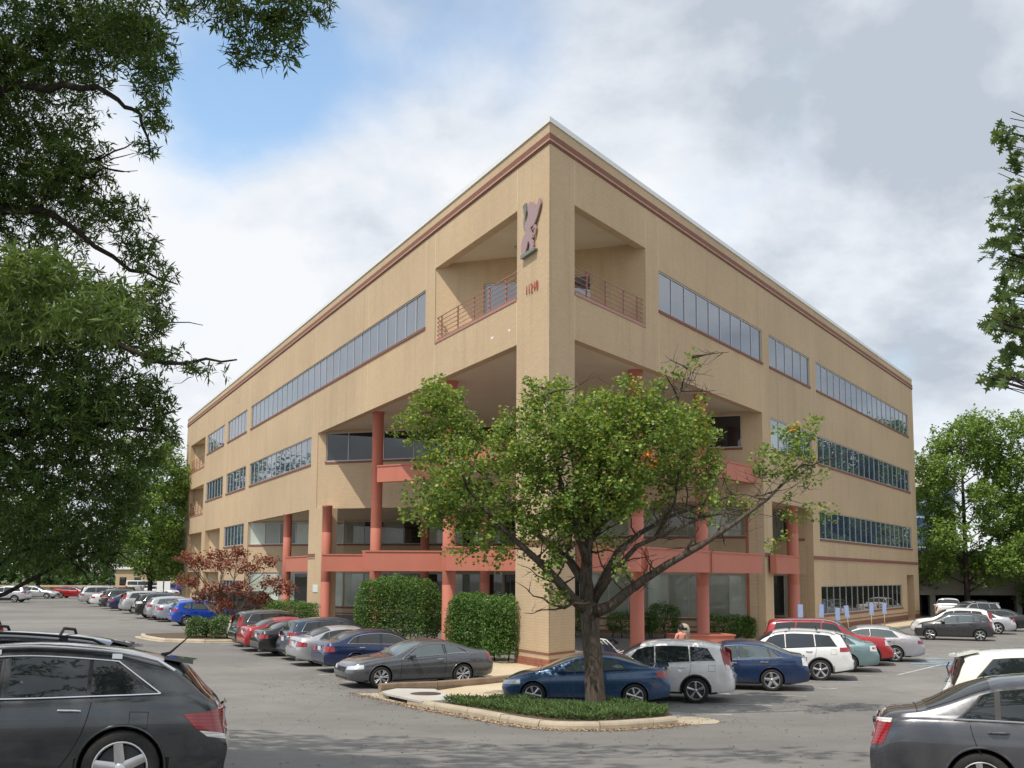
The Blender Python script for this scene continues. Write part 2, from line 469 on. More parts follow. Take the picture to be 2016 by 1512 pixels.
# ---- openings
Z4, Z3, Z2, Z1 = (15.12, 16.94), (10.45, 12.22), (5.74, 7.5), (1.05, 2.83)
winL = [(12.62, 51.72, Z4, 27), (53.25, 61.5, Z4, 6), (63.1, 71.95, Z4, 6),
        (32.78, 51.6, Z3, 13), (53.15, 61.4, Z3, 6), (63.1, 71.8, Z3, 6), (53.2, 61.7, Z2, 6), (53.2, 61.7, Z1, 6)]
winR = [(9.47, 22.85, Z4, 9), (24.0, 31.5, Z4, 5), (32.77, 58.6, Z4, 18), (24.02, 31.6, Z3, 5), (32.75, 58.5, Z3, 18),
        (32.8, 58.55, Z2, 18), (32.8, 54.45, Z1, 15)]
opL = [(2.72, 11.4, 14.05, 17.65), (2.72, 31.25, 7.47, 12.27), (2.72, 29.75, -1, 7.47), (32.9, 51.6, -1, 7.5),
       (73.2, 82.15, 13.95, 17.02), (73.2, 81.95, 9.26, 12.25), (73.4, 82.0, 4.9, 7.52), (73.7, 82.0, 0.35, 3.56), (63.7, 71.4, 4.9, 7.53), (63.7, 71.4, 0.0, 3.56)]
opR = [(1.87, 8.12, 14.05, 17.58), (1.87, 22.65, -1, 12.3), (23.97, 31.4, -1, 7.52), (56.2, 58.8, -1, 3.59)]
wall_slab('wall', FL, 0, LEN_L, -0.8, TOPZ, opL + [(a, b, z[0], z[1]) for a, b, z, n in winL], mitre=True)
wall_slab('wall', FR, 0, LEN_R, -0.8, TOPZ, opR + [(a, b, z[0], z[1]) for a, b, z, n in winR], mitre=True)
for a, b, z, n in winL: window(FL, a, b, z[0], z[1], n)
for a, b, z, n in winR: window(FR, a, b, z[0], z[1], n, glass=M_glass_dk if z is Z1 else None)
# hidden sides close the block
pa, pb = P2('L', LEN_L), P2('R', LEN_R)
far = pa + uR * LEN_R * 0.9
for a, b in ((pa, far), (pb, far)):
    u = (b - a).normalized(); n = Vector((-u.y, u.x)); mid = (pa + pb) / 2
    if n.dot(mid - a) < 0: n = -n
    wall_slab('wall', Face(a, u, n), 0, (b - a).length, -0.8, TOPZ, [])
core = MB()
ring = [P2('L', 0.0) + (inL + inR) * 1.2, P2('L', LEN_L - .5, .5), far + (P2('L', 0) - far).normalized() * 1.0, P2('R', LEN_R - .5, .5)]
core.prism([(p.x, p.y) for p in reversed(ring)], 19.2, 19.6); bpart('roof', core, [M_roof])

# solid corner pier and slim piers behind the skins
def poly_prism(name, pts, z0, z1, mat, parent=None):
    pts = [Vector(p) for p in pts]
    ar = sum(a.x * b.y - b.x * a.y for a, b in zip(pts, pts[1:] + pts[:1]))
    if ar < 0: pts.reverse()
    mb = MB(); mb.prism([(p.x, p.y) for p in pts], z0, z1)
    me = mb.mesh(name, [mat])
    if mat is M_wall:
        def fn(co): return (co.x * .7 + co.y * .7, co.z)
        uv_from(me, fn)
    o = add(name, me, parent or building)
    if parent is None: o.matrix_parent_inverse = B_INV
    return o
poly_prism('corner_pier', [P2('L', .01, .02) + inR * .02, P2('L', 2.70, .02), P2('L', 2.70, .02) + uR * 1.86, P2('R', 1.85, .02)], -0.5, 17.7, M_wall)
poly_prism('pier', [P2('L', 31.22, .02), P2('L', 32.88, .02), P2('L', 32.88, .9), P2('L', 29.75, .95), P2('L', 29.75, .6)], -0.5, 7.44, M_wall)
poly_prism('pier', [P2('R', 22.67, .02), P2('R', 23.95, .02), P2('R', 23.95, .9), P2('R', 22.67, .9)], -0.5, 12.28, M_wall)
poly_prism('pier', [P2('R', 31.42, .02), P2('R', 32.6, .02), P2('R', 32.6, 2.2), P2('R', 31.42, 2.2)], -0.5, 7.5, M_wall)

# coping, red band and lip along the top; belt course, base courses
def ring_strip(name, z0, z1, proud, mat, tL=LEN_L, tR=LEN_R, back=0.06, tL0=0.0, tR0=0.0, both=True):
    mb = MB()
    a = P2('L', tL); c = CN; b = P2('R', tR)
    nb = (inL + inR); k = 1.0 / (1 + inL.dot(inR)); mit = nb * k          # mitred corner
    o_ = lambda f, t, d: P2(f, t, d)
    co, ci = c - mit * proud, c + mit * back
    for f, t, e in (('L', tL, a), ('R', tR, b)):
        eo, ei = o_(f, t, -proud), o_(f, t, back)
        r = [co, eo, ei, ci]
        mb.hexa([(p.x, p.y, z0) for p in r] + [(p.x, p.y, z1) for p in r])
    return bpart(name, mb, [mat])
ring_strip('coping', 20.203, 20.40, 0.05, M_coping, back=0.5)
ring_strip('brick_band', 19.535, 19.785, 0.045, M_band)
ring_strip('brick_lip', 19.47, 19.532, 0.075, M_lip)
ring_strip('brick_band', 19.39, 19.466, 0.03, M_band)
def band_runs(z0, z1, proud, mat, runs, name='brick_band'):
    for F, a, b in runs:
        mb = MB(); strip(mb, F, a, b, z0, z1, -proud, 0.03); bpart(name, mb, [mat])
belt_runs = [(FL, 31.26, 32.88), (FL, 51.62, 63.68), (FL, 71.42, 73.38), (FL, 82.02, LEN_L), (FR, 22.67, 23.95), (FR, 31.42, LEN_R)]
band_runs(4.43, 4.66, 0.02, M_band, belt_runs); band_runs(4.375, 4.427, 0.035, M_lip, belt_runs, 'brick_lip')
base_runs = [(FL, 51.62, 73.6), (FL, 82.02, LEN_L), (FR, 31.42, 56.18), (FR, 58.82, LEN_R)]
band_runs(0.565, 0.63, 0.02, M_band, base_runs); band_runs(-0.7, 0.41, 0.03, M_band, base_runs, 'brick_base')
# vertical sealant joints
for F, lst in ((FL, [(2.72, 17.7, 19.38), (2.72, 12.3, 14.0), (11.42, 12.3, 19.38), (12.6, 17.0, 19.38), (21.4, 16.98, 19.38), (21.4, 12.3, 15.0), (32.4, 12.3, 15.0), (52.4, 9.0, 19.38), (62.3, 4.7, 19.38), (72.5, 4.7, 19.38)]),
               (FR, [(1.87, 17.6, 19.38), (1.87, 12.32, 14.0), (8.14, 17.6, 19.38), (9.44, 16.98, 19.38), (9.44, 12.32, 14.98), (22.9, 17.0, 19.38), (22.9, 12.3, 15.0), (31.7, 12.5, 19.38), (32.6, 4.7, 19.38), (32.6, 0.7, 4.36), (58.9, 4.7, 19.38)])):
    for t, z0, z1 in lst:
        mb = MB(); strip(mb, F, t - .02, t + .02, z0, z1, -0.006, 0.02); bpart('sealant_joint', mb, [M_joint])

# red brick courses round the foot of the corner pier: every brick a piece
backing = MB()
for F, a, b in ((FL, 0.0, 2.72), (FR, 0.0, 1.87)):
    strip(backing, F, a, b, -0.3, 0.40, -0.012, 0.02)
base_o = bpart('brick_base', backing, [M_mortar])
for F, w in ((FL, 2.72), (FR, 1.87)):
    for r in range(7):
        z = -0.30 + r * 0.10; t = -0.02 if r % 2 else -0.15
        if z + .09 < -0.1: continue
        while t < w:
            a, b = max(t, -0.02), min(t + 0.29, w)
            if b - a > 0.05:
                mb = MB(); strip(mb, F, a, b, z, z + 0.09, -0.028 - rng.uniform(0, .005), 0.0)
                bpart('brick', mb, [M_brick], parent=base_o)
            t += 0.30
for F, w in ((FL, 2.70), (FR, 1.85)):
    mb = MB(); strip(mb, F, 0.0, w, 0.555, 0.635, -0.02, 0.02); bpart('brick_band', mb, [M_band])
    mb = MB(); strip(mb, F, 0.0, w, 4.43, 4.66, -0.02, 0.02); bpart('brick_band', mb, [M_band])

# ---- recess at the fourth floor: one diagonal wall behind both openings
fa, fl = face_between(P2('L', 11.4, .05), P2('R', 8.12, .05))
xs4 = [2.4, 3.45, 5.6, 7.5]
wall_slab('balcony_wall', fa, 0, fl, 13.6, 17.95, [(2.4, 7.5, 14.1, 16.68)], 0.3)
window(fa, 2.4, 7.5, 14.1, 16.68, 3, depth=0.12, cuts=xs4, glass=M_glass, sill=False, label='balcony door and glazing')
def tri(name, tL, tR, z0, z1, mat, d=0.38):
    return poly_prism(name, [CN + (inL + inR) * 0.5, P2('L', tL, d), P2('R', tR, d)], z0, z1, mat)
tri('soffit', 11.6, 8.3, 17.82, 18.1, M_soffit)
tri('balcony_floor', 11.6, 8.3, 13.5, 13.95, M_soffit)
tri('soffit', 31.6, 23.0, 12.42, 12.72, M_soffit)
for p in ((P2('L', 7.2, 2.2)), (P2('R', 4.6, 2.0))):
    mb = MB(); mb.lathe([(0.001, 0), (.13, 0), (.14, .04), (.10, .05)], 14, o=(p.x, p.y, 17.765)); bpart('ceiling_lamp', mb, [M_alu_dk])

# ---- third floor: diagonal hanging wall with windows
fb, bl = face_between(P2('L', 31.25, .05), P2('R', 22.65, .05))
wz = (10.43, 12.25)
wcut = [0.55, 2.1, 4.55, 6.6, 9.2, 11.8, 14.4, 17.0, 19.6, 22.2, 24.2, 26.35]
wall_slab('hanging_wall', fb, 0, bl, 7.46, 12.6, [(0.55, 26.35, wz[0], wz[1])], 0.35)
window(fb, 0.55, 26.35, wz[0], wz[1], 1, depth=0.1, cuts=wcut, glass=M_glass_dk, label='dark window band under the overhang')

# ---- second floor soffit and the glazed walls set far back
inner = [P2('L', 51.6, .1), Vector((-12.9, 80.2)), Vector((-0.6, 78.6)), Vector((4.6, 62.6)), Vector((13.9, 60.9)), Vector((15.6, 65.2)), P2('R', 31.4, .5)]
q = fb.p
soff = [P2('L', 32.9, .02), P2('L', 51.6, .02), P2('L', 53, 6), P2('R', 40, 6), P2('R', 31.5, .3), P2('R', 23.95, .3), P2('R', 22.6, .4), P2('L', 31.2, .4)]
poly_prism('soffit', [soff[1], soff[2], soff[3], soff[4], soff[5], Vector(fb.p(bl - .02, .34, 0)[:2]), Vector(fb.p(.02, .34, 0)[:2]), soff[0]], 7.56, 7.8, M_soffit)
bl_mix = [M_glass_bl, M_glass_dk, M_glass_bl, M_glass_bl2, M_glass_dk, M_glass_bl]
specs = [(0, 'L1', [M_glass_bl2, M_glass_bl2, M_glass_bl, M_glass_dk]), (1, 'L2', [M_glass_bl2, M_glass_bl, M_glass_dk, M_glass_bl, M_glass_dk]), (2, 'M', [M_glass_dk]), (3, 'R1', [M_glass_bl, M_glass_bl, M_glass_bl, M_glass_bl2]), (4, 'R2', [M_glass_dk, M_glass_bl]), (5, 'R3', [M_glass_dk, M_glass_bl])]
for i, nm, gl in specs:
    F, ln = face_between(inner[i], inner[i + 1]) if nm != 'M' else (None, 0)
    if nm == 'M':
        a, b = inner[i], inner[i + 1]; u = (b - a).normalized(); n = Vector((-u.y, u.x)); F, ln = Face(a, u, n if n.x > 0 else -n), (b - a).length
    n = max(2, int(round(ln / (1.12 if nm in ('R1', 'R3') else 1.6))))
    wall_slab('recess_wall', F, 0, ln, -0.6, 7.6, [(0.05, ln - .05, 0.95, 3.5), (0.05, ln - .05, 5.72, 7.45)], 0.3)
    window(F, 0.05, ln - .05, 0.95, 3.5, n, depth=0.08, frame=M_alu_dk, glasses=gl)
    window(F, 0.05, ln - .05, 5.72, 7.45, n, depth=0.08, frame=M_alu if nm == 'L1' else M_alu_dk, glasses=[gl[(k + 1) % len(gl)] for k in range(len(gl))])
    mb = MB(); strip(mb, F, 0.02, ln - .02, 0.40, 0.47, -.02, .02); strip(mb, F, .02, ln - .02, -.5, .22, -.03, .02); bpart('brick_band', mb, [M_band])
# floor slab between ground and second floor inside the recess
mb = MB()
# ---- red columns
def column(x, y, z1, r=0.30):
    mb = MB(); mb.lathe([(r + .05, -0.4), (r + .05, .16), (r + .012, .20), (r, .22), (r, 2.9), (r - .006, 2.91), (r - .006, 2.93), (r, 2.94), (r, 5.9), (r - .006, 5.91), (r - .006, 5.93), (r, 5.94), (r, z1 - .14), (r + .03, z1 - .12), (r + .03, z1)], 28, o=(x, y, 0)); bpart('column', mb, [M_red])
colA, colB, colC, colD = (-7.5, 57.7), (-2.88, 48.3), (5.44, 45.4), (9.4, 51.5)
colL1, colL0, colE, colF = (-11.3, 63.75), (-15.66, 72.9), (13.2, 57.4), (16.75, 62.2)
for c in (colA, colB, colC, colD): column(*c, 12.42, 0.31)
for c in (colL1, colL0): column(*c, 7.56, 0.29)
column(*colE, 7.56, 0.32); column(*colF, 7.56, 0.34)
column(-5.9, 71.0, 7.56, 0.3); column(-1.6, 63.0, 7.56, 0.3)
def beam(a, b, z0, z1, w=0.34):
    a = Vector(a); b = Vector(b); d = b - a
    mb = MB(); mb.cbox(((a.x + b.x) / 2, (a.y + b.y) / 2, (z0 + z1) / 2), (d.length, w, z1 - z0), ang2(d))
    mb.cbox(((a.x + b.x) / 2, (a.y + b.y) / 2, z1 + .035), (d.length, w + .08, .07), ang2(d))
    bpart('beam', mb, [M_red])
b0, b1 = 3.55, 4.50
beam((-11.2, 62.0), (-7.6, 61.9), b0, b1); beam((-7.2, 57.4), (-7.5, 61.9), b0, b1)
beam((-7.3, 52.3), (-2.95, 52.1), b0, b1); beam((-2.9, 52.0), (-2.88, 48.4), b0, b1); beam((-7.4, 57.4), (-7.3, 52.4), b0, b1)
beam((-2.7, 43.9), (0.7, 43.5), b0, b1); beam((-2.86, 48.0), (-2.75, 44.0), b0, b1)
beam((2.7, 40.9), (5.2, 42.8), b0, b1); beam((5.3, 43.0), (5.44, 45.2), b0, b1); beam((5.5, 43.3), (9.2, 49.4), b0, b1); beam((9.3, 49.6), (9.4, 51.3), b0, b1)
beam((9.4, 49.8), (13.1, 55.3), b0, b1); beam((14.15, 56.5), (16.7, 61.3), b0, b1)
beam((-15.5, 72.6), (-12.6, 66.6), b0, b1)
u0, u1 = 8.4, 9.25
beam((-7.3, 56.9), (-3.3, 54.6), u0, u1); beam((-3.2, 54.4), (-2.9, 48.5), u0, u1); beam((-2.85, 48.0), (-2.75, 46.5), u0, u1)
beam((-2.7, 46.4), (2.6, 44.9), u0, u1); beam((2.7, 44.9), (5.2, 45.3), u0, u1); beam((5.6, 45.6), (9.2, 51.3), u0, u1); beam((9.6, 51.7), (13.2, 56.6), u0, u1)

# ---- end balconies on the left: dark rooms with railings
for (a, b, z0, z1) in [(73.2, 82.15, 13.95, 17.02), (73.2, 81.95, 9.26, 12.25), (73.4, 82.0, 4.9, 7.52), (73.7, 82.0, 0.35, 3.56), (63.7, 71.4, 4.9, 7.53), (63.7, 71.4, 0.0, 3.56)]:
    F2, l2 = face_between(P2('L', b, .41), P2('L', a, 3.2))
    wall_slab('balcony_wall', F2, 0, l2, z0 - .3, z1 + .3, [], 0.2)
    poly_prism('soffit', [P2('L', a - .05, .4), P2('L', b + .05, .4), P2('L', b + .05, 3.6), P2('L', a - .05, 3.6)], z1 + .1, z1 + .3, M_soffit)
    poly_prism('balcony_floor', [P2('L', a - .05, .4), P2('L', b + .05, .4), P2('L', b + .05, 3.6), P2('L', a - .05, 3.6)], z0 - .3, z0 - .05, M_soffit)
mb = MB(); mb.lathe([(.3, 4.8), (.3, 7.6)], 20, o=P3('L', 66.0, 1.0, 0)); bpart('column', mb, [M_red])
fdoor, ld = face_between(P2('R', 56.2, 1.6), P2('R', 58.8, 1.6)); wall_slab('recess_wall', fdoor, 0, ld, -0.6, 3.7, [], 0.2)
poly_prism('soffit', [P2('R', 56.1, .4), P2('R', 58.9, .4), P2('R', 58.9, 1.8), P2('R', 56.1, 1.8)], 3.6, 3.8, M_wall)
for t in (56.16, 58.84):
    poly_prism('recess_wall', [P2('R', t - .03, .4), P2('R', t + .03, .4), P2('R', t + .03, 1.7), P2('R', t - .03, 1.7)], -.6, 3.62, M_wall)

# ---- railings: posts and bars
def railing(F, t0, t1, z, h, nb, posts, d=0.16, r=0.017):
    foot = MB(); strip(foot, F, t0, t1, z - .07, z + .05, -.03, .38); ro = bpart('railing', foot, [M_rail])
    for t in posts:
        mb = MB(); strip(mb, F, t - .028, t + .028, z + .05, z + h, d - .028, d + .028); bpart('post', mb, [M_rail], parent=ro)
    for i in range(nb):
        zz = z + h - i * (h - .18) / (nb - 1) - .01
        mb = MB(); mb.tube([F.p(t0 + .02, d - .04, zz), F.p(t1 - .02, d - .04, zz)], r * (1.3 if i == 0 else 1), 8); bpart('rail', mb, [M_rail], parent=ro)
railing(FL, 2.74, 11.36, 14.1, 1.18, 6, [4.0, 5.6, 7.2, 9.0, 10.9])
railing(FR, 1.89, 8.08, 14.1, 1.18, 6, [3.1, 4.7, 6.3, 7.6])
railing(FL, 73.25, 82.1, 14.0, 1.25, 5, [73.5, 75.3, 77.1, 78.9, 80.7, 81.9]); railing(FL, 73.25, 81.9, 9.3, 1.25, 5, [73.5, 75.3, 77.1, 78.9, 80.7, 81.7])

# ---- emblem, house number, small plaque on the piers
def on_face(F, px):                                   # traced outline given as (t, z) pairs
    return [F.p(t, 0, z) for t, z in px]
def plate(name, F, tz, d0, d1, mat, parent=None):
    n = len(tz); mb = MB()
    ar = sum(a[0] * b[1] - b[0] * a[1] for a, b in zip(tz, tz[1:] + tz[:1]))
    if ar < 0: tz = tz[::-1]
    v = [F.p(t, d1, z) for t, z in tz] + [F.p(t, d0, z) for t, z in tz]
    fs = [tuple(range(n, 2 * n)), tuple(reversed(range(n)))] + [(i, n + i, n + (i + 1) % n, (i + 1) % n) for i in range(n)]
    mb.mesh_(v, fs)
    return bpart(name, mb, [mat], parent)
em_body = [(2.11, 15.64), (2.17, 15.87), (2.15, 16.13), (2.0, 16.34), (1.83, 16.42), (1.8, 16.58), (1.85, 16.75), (1.73, 16.85), (1.67, 16.97), (1.58, 17.03), (1.57, 17.18), (1.63, 17.33), (1.48, 17.55), (1.35, 17.57), (1.21, 17.49), (1.13, 17.31), (0.87, 17.28), (0.74, 17.35), (0.64, 17.49), (0.57, 17.42), (0.54, 17.23), (0.66, 17.06), (0.78, 16.86), (0.93, 16.7), (1.08, 16.58), (1.33, 16.55), (1.36, 16.5), (1.31, 16.36), (1.17, 16.23), (1.2, 16.12), (1.27, 16.09), (1.15, 15.96), (1.12, 15.78), (1.16, 15.68), (1.34, 15.67), (1.47, 15.74), (1.4, 15.86), (1.47, 15.98), (1.55, 16.09), (1.62, 15.94), (1.77, 15.72), (1.88, 15.66)]
em_arm = [(1.85, 16.54), (1.92, 16.58), (2.0, 16.9), (1.97, 17.07), (1.91, 17.17), (1.96, 17.24), (2.02, 17.5), (2.05, 17.64), (2.0, 17.63), (1.96, 17.48), (1.93, 17.47), (1.93, 17.68), (1.88, 17.66), (1.87, 17.45), (1.83, 17.44), (1.8, 17.65), (1.72, 17.63), (1.75, 17.34), (1.82, 17.14), (1.85, 16.96), (1.78, 16.83)]
em_tail = [(1.24, 16.44), (1.08, 16.58), (0.97, 16.55), (0.91, 16.41), (0.97, 16.21), (1.09, 16.16), (1.18, 16.07), (1.28, 16.12), (1.15, 16.19), (1.08, 16.31), (1.02, 16.43), (1.1, 16.48), (1.15, 16.38)]
em_base = [(2.12, 15.59), (2.11, 15.65), (1.0, 15.67), (0.93, 15.61), (0.95, 15.55), (2.11, 15.5)]
emblem = plate('emblem', FL, em_body, -0.11, -0.05, M_emblem)
plate('emblem_tail', FL, em_tail, -0.10, -0.055, M_emblem, emblem)
plate('emblem_trident_arm', FL, em_arm, -0.10, -0.06, M_emblem_dk, emblem)
plate('emblem_foot_bar', FL, em_base, -0.16, -0.02, M_emblem_dk, emblem)
def text_mesh(name, body, size, ext, mat, sx=1.0):
    cu = bpy.data.curves.new(name, 'FONT'); cu.body = body; cu.size = size; cu.extrude = ext; cu.align_x = 'LEFT'
    cu.offset = 0.0
    tmp = bpy.data.objects.new(name, cu); COL.objects.link(tmp)
    dg = bpy.context.evaluated_depsgraph_get()
    me = bpy.data.meshes.new_from_object(tmp.evaluated_get(dg)); me.materials.clear(); me.materials.append(mat)
    bpy.data.objects.remove(tmp)
    me.transform(Matrix.Diagonal((sx, 1, 1, 1)))
    return me
def frame_matrix(F, t, d, z, flip=True):
    X = -F.u if flip else F.u
    Y = Vector((0, 0, 1)); Zv = -F.n
    p = F.p(t, d, z)
    return Matrix(((X.x, 0, Zv.x, p[0]), (X.y, 0, Zv.y, p[1]), (0, 1, 0, p[2]), (0, 0, 0, 1)))
tw = 1.90
for ch, w in zip('11240', (0.205, 0.215, 0.225, 0.225, 0.22)):
    me = text_mesh('address_digit', ch, 0.54, 0.012, M_digit, 0.60)
    me.transform(frame_matrix(FL, tw, -0.03, 14.03))
    o = add('address_digit', me, building); o.matrix_parent_inverse = B_INV
    tw -= w
mb = MB(); strip(mb, FL, 30.35, 31.45, 2.27, 2.72, -.03, 0.01); bpart('plaque', mb, [M_sign_w])
# scuff of white paint below the left balcony sill
for t, z, w in ((4.9, 12.98, .22), (3.3, 12.95, .16)):
    mb = MB(); strip(mb, FL, t, t + w, z, z + .09, -.004, .01); bpart('paint_scuff', mb, [M_sign_w])
# ================================================================ ground
def asphalt_material():
    m = Mat('worn_asphalt'); m.set(Roughness=0.88, Specular_IOR_Level=0.28)
    v = m.coord('Object')
    big = m.noise(v, 0.10, 6, 0.6, 0.4); mid = m.noise(v, 0.9, 6, 0.7); fine = m.noise(v, 60, 3, 0.7)
    c = m.ramp(big, [(0.30, (0.145, 0.141, 0.135)), (0.52, (0.205, 0.199, 0.189)), (0.75, (0.270, 0.261, 0.245))])
    c = m.mix(m.ramp(mid, [(0.42, (0, 0, 0)), (0.72, (0.40, 0.40, 0.40))]), c, (0.13, 0.126, 0.122))
    sp = m.ramp(fine, [(0.30, (0.70, 0.70, 0.70)), (0.72, (1.30, 1.28, 1.26))])
    c = m.mix(0.9, c, sp, 'MULTIPLY')
    # oil and tyre stains
    st = m.noise(v, 0.35, 4, 0.5, 1.2)
    ol = m.noise(v, 1.15, 3, .5, .6); c = m.mix(m.ramp(ol, [(0.68, (0, 0, 0)), (0.78, (.55, .55, .55))]), c, (0.075, 0.073, 0.07))
    c = m.mix(m.ramp(st, [(0.60, (0, 0, 0)), (0.72, (0.45, 0.45, 0.45))]), c, (0.12, 0.117, 0.112))
    # hairline cracks
    vo = m.N('ShaderNodeTexVoronoi'); vo.feature = 'DISTANCE_TO_EDGE'; 
    wp = m.mix(0.18, v, m.N('ShaderNodeTexNoise').outputs[1]) if False else v
    m.L(wp, vo.inputs['Vector']); vo.inputs['Scale'].default_value = 0.22
    c = m.mix(m.ramp(vo.outputs['Distance'], [(0.0, (0.38, 0.38, 0.38)), (0.0035, (0, 0, 0))]), c, (0.09, 0.087, 0.083))
    m.base(c); m.bump(fine, 0.35, 0.006)
    return m.m
M_asph = asphalt_material()
def concrete(name, lo, hi, sc=1.2):
    m = Mat(name); m.set(Roughness=0.9, Specular_IOR_Level=0.2); v = m.coord('Object')
    c = m.ramp(m.noise(v, sc, 7, 0.65), [(0.3, lo), (0.7, hi)])
    c = m.mix(0.6, c, m.ramp(m.noise(v, 45, 3), [(0.3, (0.75,) * 3), (0.7, (1.2,) * 3)]), 'MULTIPLY')
    c = m.mix(m.ramp(m.noise(v, 3.1, 5, .7), [(0.55, (0, 0, 0)), (0.8, (0.5,) * 3)]), c, tuple(x * .5 for x in lo))
    m.base(c); m.bump(m.noise(v, 30, 4), 0.3, 0.01); return m.m
M_kerb = concrete('kerb_concrete', (0.36, 0.31, 0.235), (0.52, 0.45, 0.345))
M_walk = concrete('pavement_concrete', (0.47, 0.39, 0.265), (0.60, 0.50, 0.35), 0.5)
M_walk_g = concrete('grey_pavement_concrete', (0.42, 0.40, 0.37), (0.52, 0.50, 0.46), 0.7)
M_kerb_br = concrete('brown_stained_kerb', (0.20, 0.145, 0.10), (0.30, 0.22, 0.155), 2.0)
M_line = Mat('worn_white_marking'); M_line.set(Roughness=0.8); _v = M_line.coord('Object')
M_line.base(M_line.ramp(M_line.noise(_v, 5, 6, .75), [(0.36, (0.24, 0.235, 0.225)), (0.60, (0.60, 0.585, 0.56))])); M_line = M_line.m
M_blue_line = Mat('worn_blue_marking'); M_blue_line.set(Roughness=0.8); _v = M_blue_line.coord('Object')
M_blue_line.base(M_blue_line.ramp(M_blue_line.noise(_v, 4, 6, .75), [(0.35, (0.20, 0.24, 0.27)), (0.60, (0.20, 0.40, 0.58))])); M_blue_line = M_blue_line.m
M_soil = simple('bare_soil', (0.10, 0.07, 0.045), 0.95, var=0.35, scale=9)
M_grass_far = simple('far_grass', (0.075, 0.095, 0.035), 0.95, var=0.35, scale=0.4)
M_steel = simple('rusty_iron', (0.09, 0.06, 0.05), 0.7, metal=.3, var=.3, scale=12)

def sheet(name, xs, ys, dz, mat, label=None):
    X, Y = np.meshgrid(xs, ys); Z = gz(X, Y) + dz
    V = np.stack([X, Y, Z], -1).reshape(-1, 3); nx, ny = len(xs), len(ys)
    i, j = np.meshgrid(np.arange(nx - 1), np.arange(ny - 1)); a = (j * nx + i).ravel()
    F = np.stack([a, a + 1, a + nx + 1, a + nx], -1).ravel()
    o = add(name, np_mesh(name, V, F, 4, mat, smooth=True)); o['kind'] = 'structure'
    return o
_xs = np.concatenate([np.linspace(-118, -42, 39), np.linspace(-40, 40, 81), np.linspace(42, 118, 39)])
_ys = np.concatenate([np.linspace(-38, 78, 117), np.linspace(80, 188, 55)])
sheet('parking_lot', _xs, _ys, 0.0, M_asph)
far = MB(); far.box(-4000, 4000, -400, 5000, -3.0, -0.6); o = far.obj('ground', [M_grass_far]); o['kind'] = 'structure'

def drape(pts, dz): return [(x, y, G(x, y) + dz) for x, y in pts]
def line_quad(mb, a, b, w, dz=0.006, n=6):
    a = Vector(a); b = Vector(b); u = (b - a).normalized(); s = Vector((-u.y, u.x)) * w / 2
    for i in range(n):
        p, q = a.lerp(b, i / n), a.lerp(b, (i + 1) / n)
        mb.poly(drape([(p - s)[:], (q - s)[:], (q + s)[:], (p + s)[:]], dz))

ROW_L0 = Vector((-6.53, 36.0)); ROW_L_U = Vector((-0.475, 0.880)).normalized(); DIR_L = Vector((0.880, 0.475)).normalized()   # left row: line of stripe ends, nose-in direction
ROW_R0 = Vector((7.0, 28.4)); ROW_R_U = Vector((0.590, 0.807)).normalized(); DIR_R = Vector((-0.965, 0.262)).normalized()
STALL_L, STALL_R = 2.46, 2.55
lines = MB()
for k in range(-1, 7):
    a = ROW_L0 + ROW_L_U * (STALL_L * k); line_quad(lines, a, a + DIR_L * 5.2, 0.10)
for k in range(12, 26):
    a = ROW_L0 + ROW_L_U * (STALL_L * k); line_quad(lines, a, a + DIR_L * 5.2, 0.10)
for k in range(-1, 11):
    a = ROW_R0 + ROW_R_U * (STALL_R * k); line_quad(lines, a, a + DIR_R * 5.4, 0.10)
for k in range(0, 12):                                   # cross-hatched access aisle and far bays on the right
    a = Vector((20.0, 42.3)) + Vector((0.60, 0.80)) * (0.9 * k); line_quad(lines, a, a + DIR_R * 4.6, 0.11)
line_quad(lines, (13.6, 37.2), (17.3, 42.2), 0.11)
for k in range(6):
    a = Vector((-31, 60)) + Vector((-0.45, 0.89)) * (2.6 * k); line_quad(lines, a, a + Vector((-4.9, -2.2)), 0.11)
o = lines.obj('parking_lines', [M_line]); o['kind'] = 'structure'
blue = MB()
for a, b, w in (((17.2, 41.6), (20.6, 45.6), .5), ((16.0, 42.3), (19.6, 41.6), .35), ((16.6, 43.3), (20.6, 42.9), .35), ((17.6, 44.9), (21.6, 44.4), .35), ((15.2, 41.4), (18.6, 40.7), .22)):
    line_quad(blue, a, b, w, 0.010)
o = blue.obj('accessible_bay_marking', [M_blue_line]); o['kind'] = 'structure'

# ---- tree island: kerb stones, gutter, soil mound
KH = 0.16
isl = [(-2.75, 28.2), (-2.29, 27.45), (-1.06, 25.85), (0.12, 24.1), (0.50, 23.62), (0.85, 23.3), (1.35, 23.16), (1.92, 23.19), (2.4, 23.36), (2.82, 23.6), (3.35, 23.98), (3.85, 24.42)]
def offset_path(pts, d):
    out = []
    for i, p in enumerate(pts):
        a = Vector(pts[max(i - 1, 0)]); b = Vector(pts[min(i + 1, len(pts) - 1)]); t = (b - a).normalized()
        out.append((p[0] - t.y * d, p[1] + t.x * d))
    return out
def resample(pts, step):
    P = [Vector(p) for p in pts]; out = [P[0]]; acc = 0
    L = [0]
    for a, b in zip(P, P[1:]): L.append(L[-1] + (b - a).length)
    n = max(2, int(L[-1] / step))
    for k in range(1, n + 1):
        s = L[-1] * k / n
        for i in range(len(P) - 1):
            if L[i + 1] >= s - 1e-9:
                out.append(P[i].lerp(P[i + 1], (s - L[i]) / (L[i + 1] - L[i]))); break
    return [(p.x, p.y) for p in out]
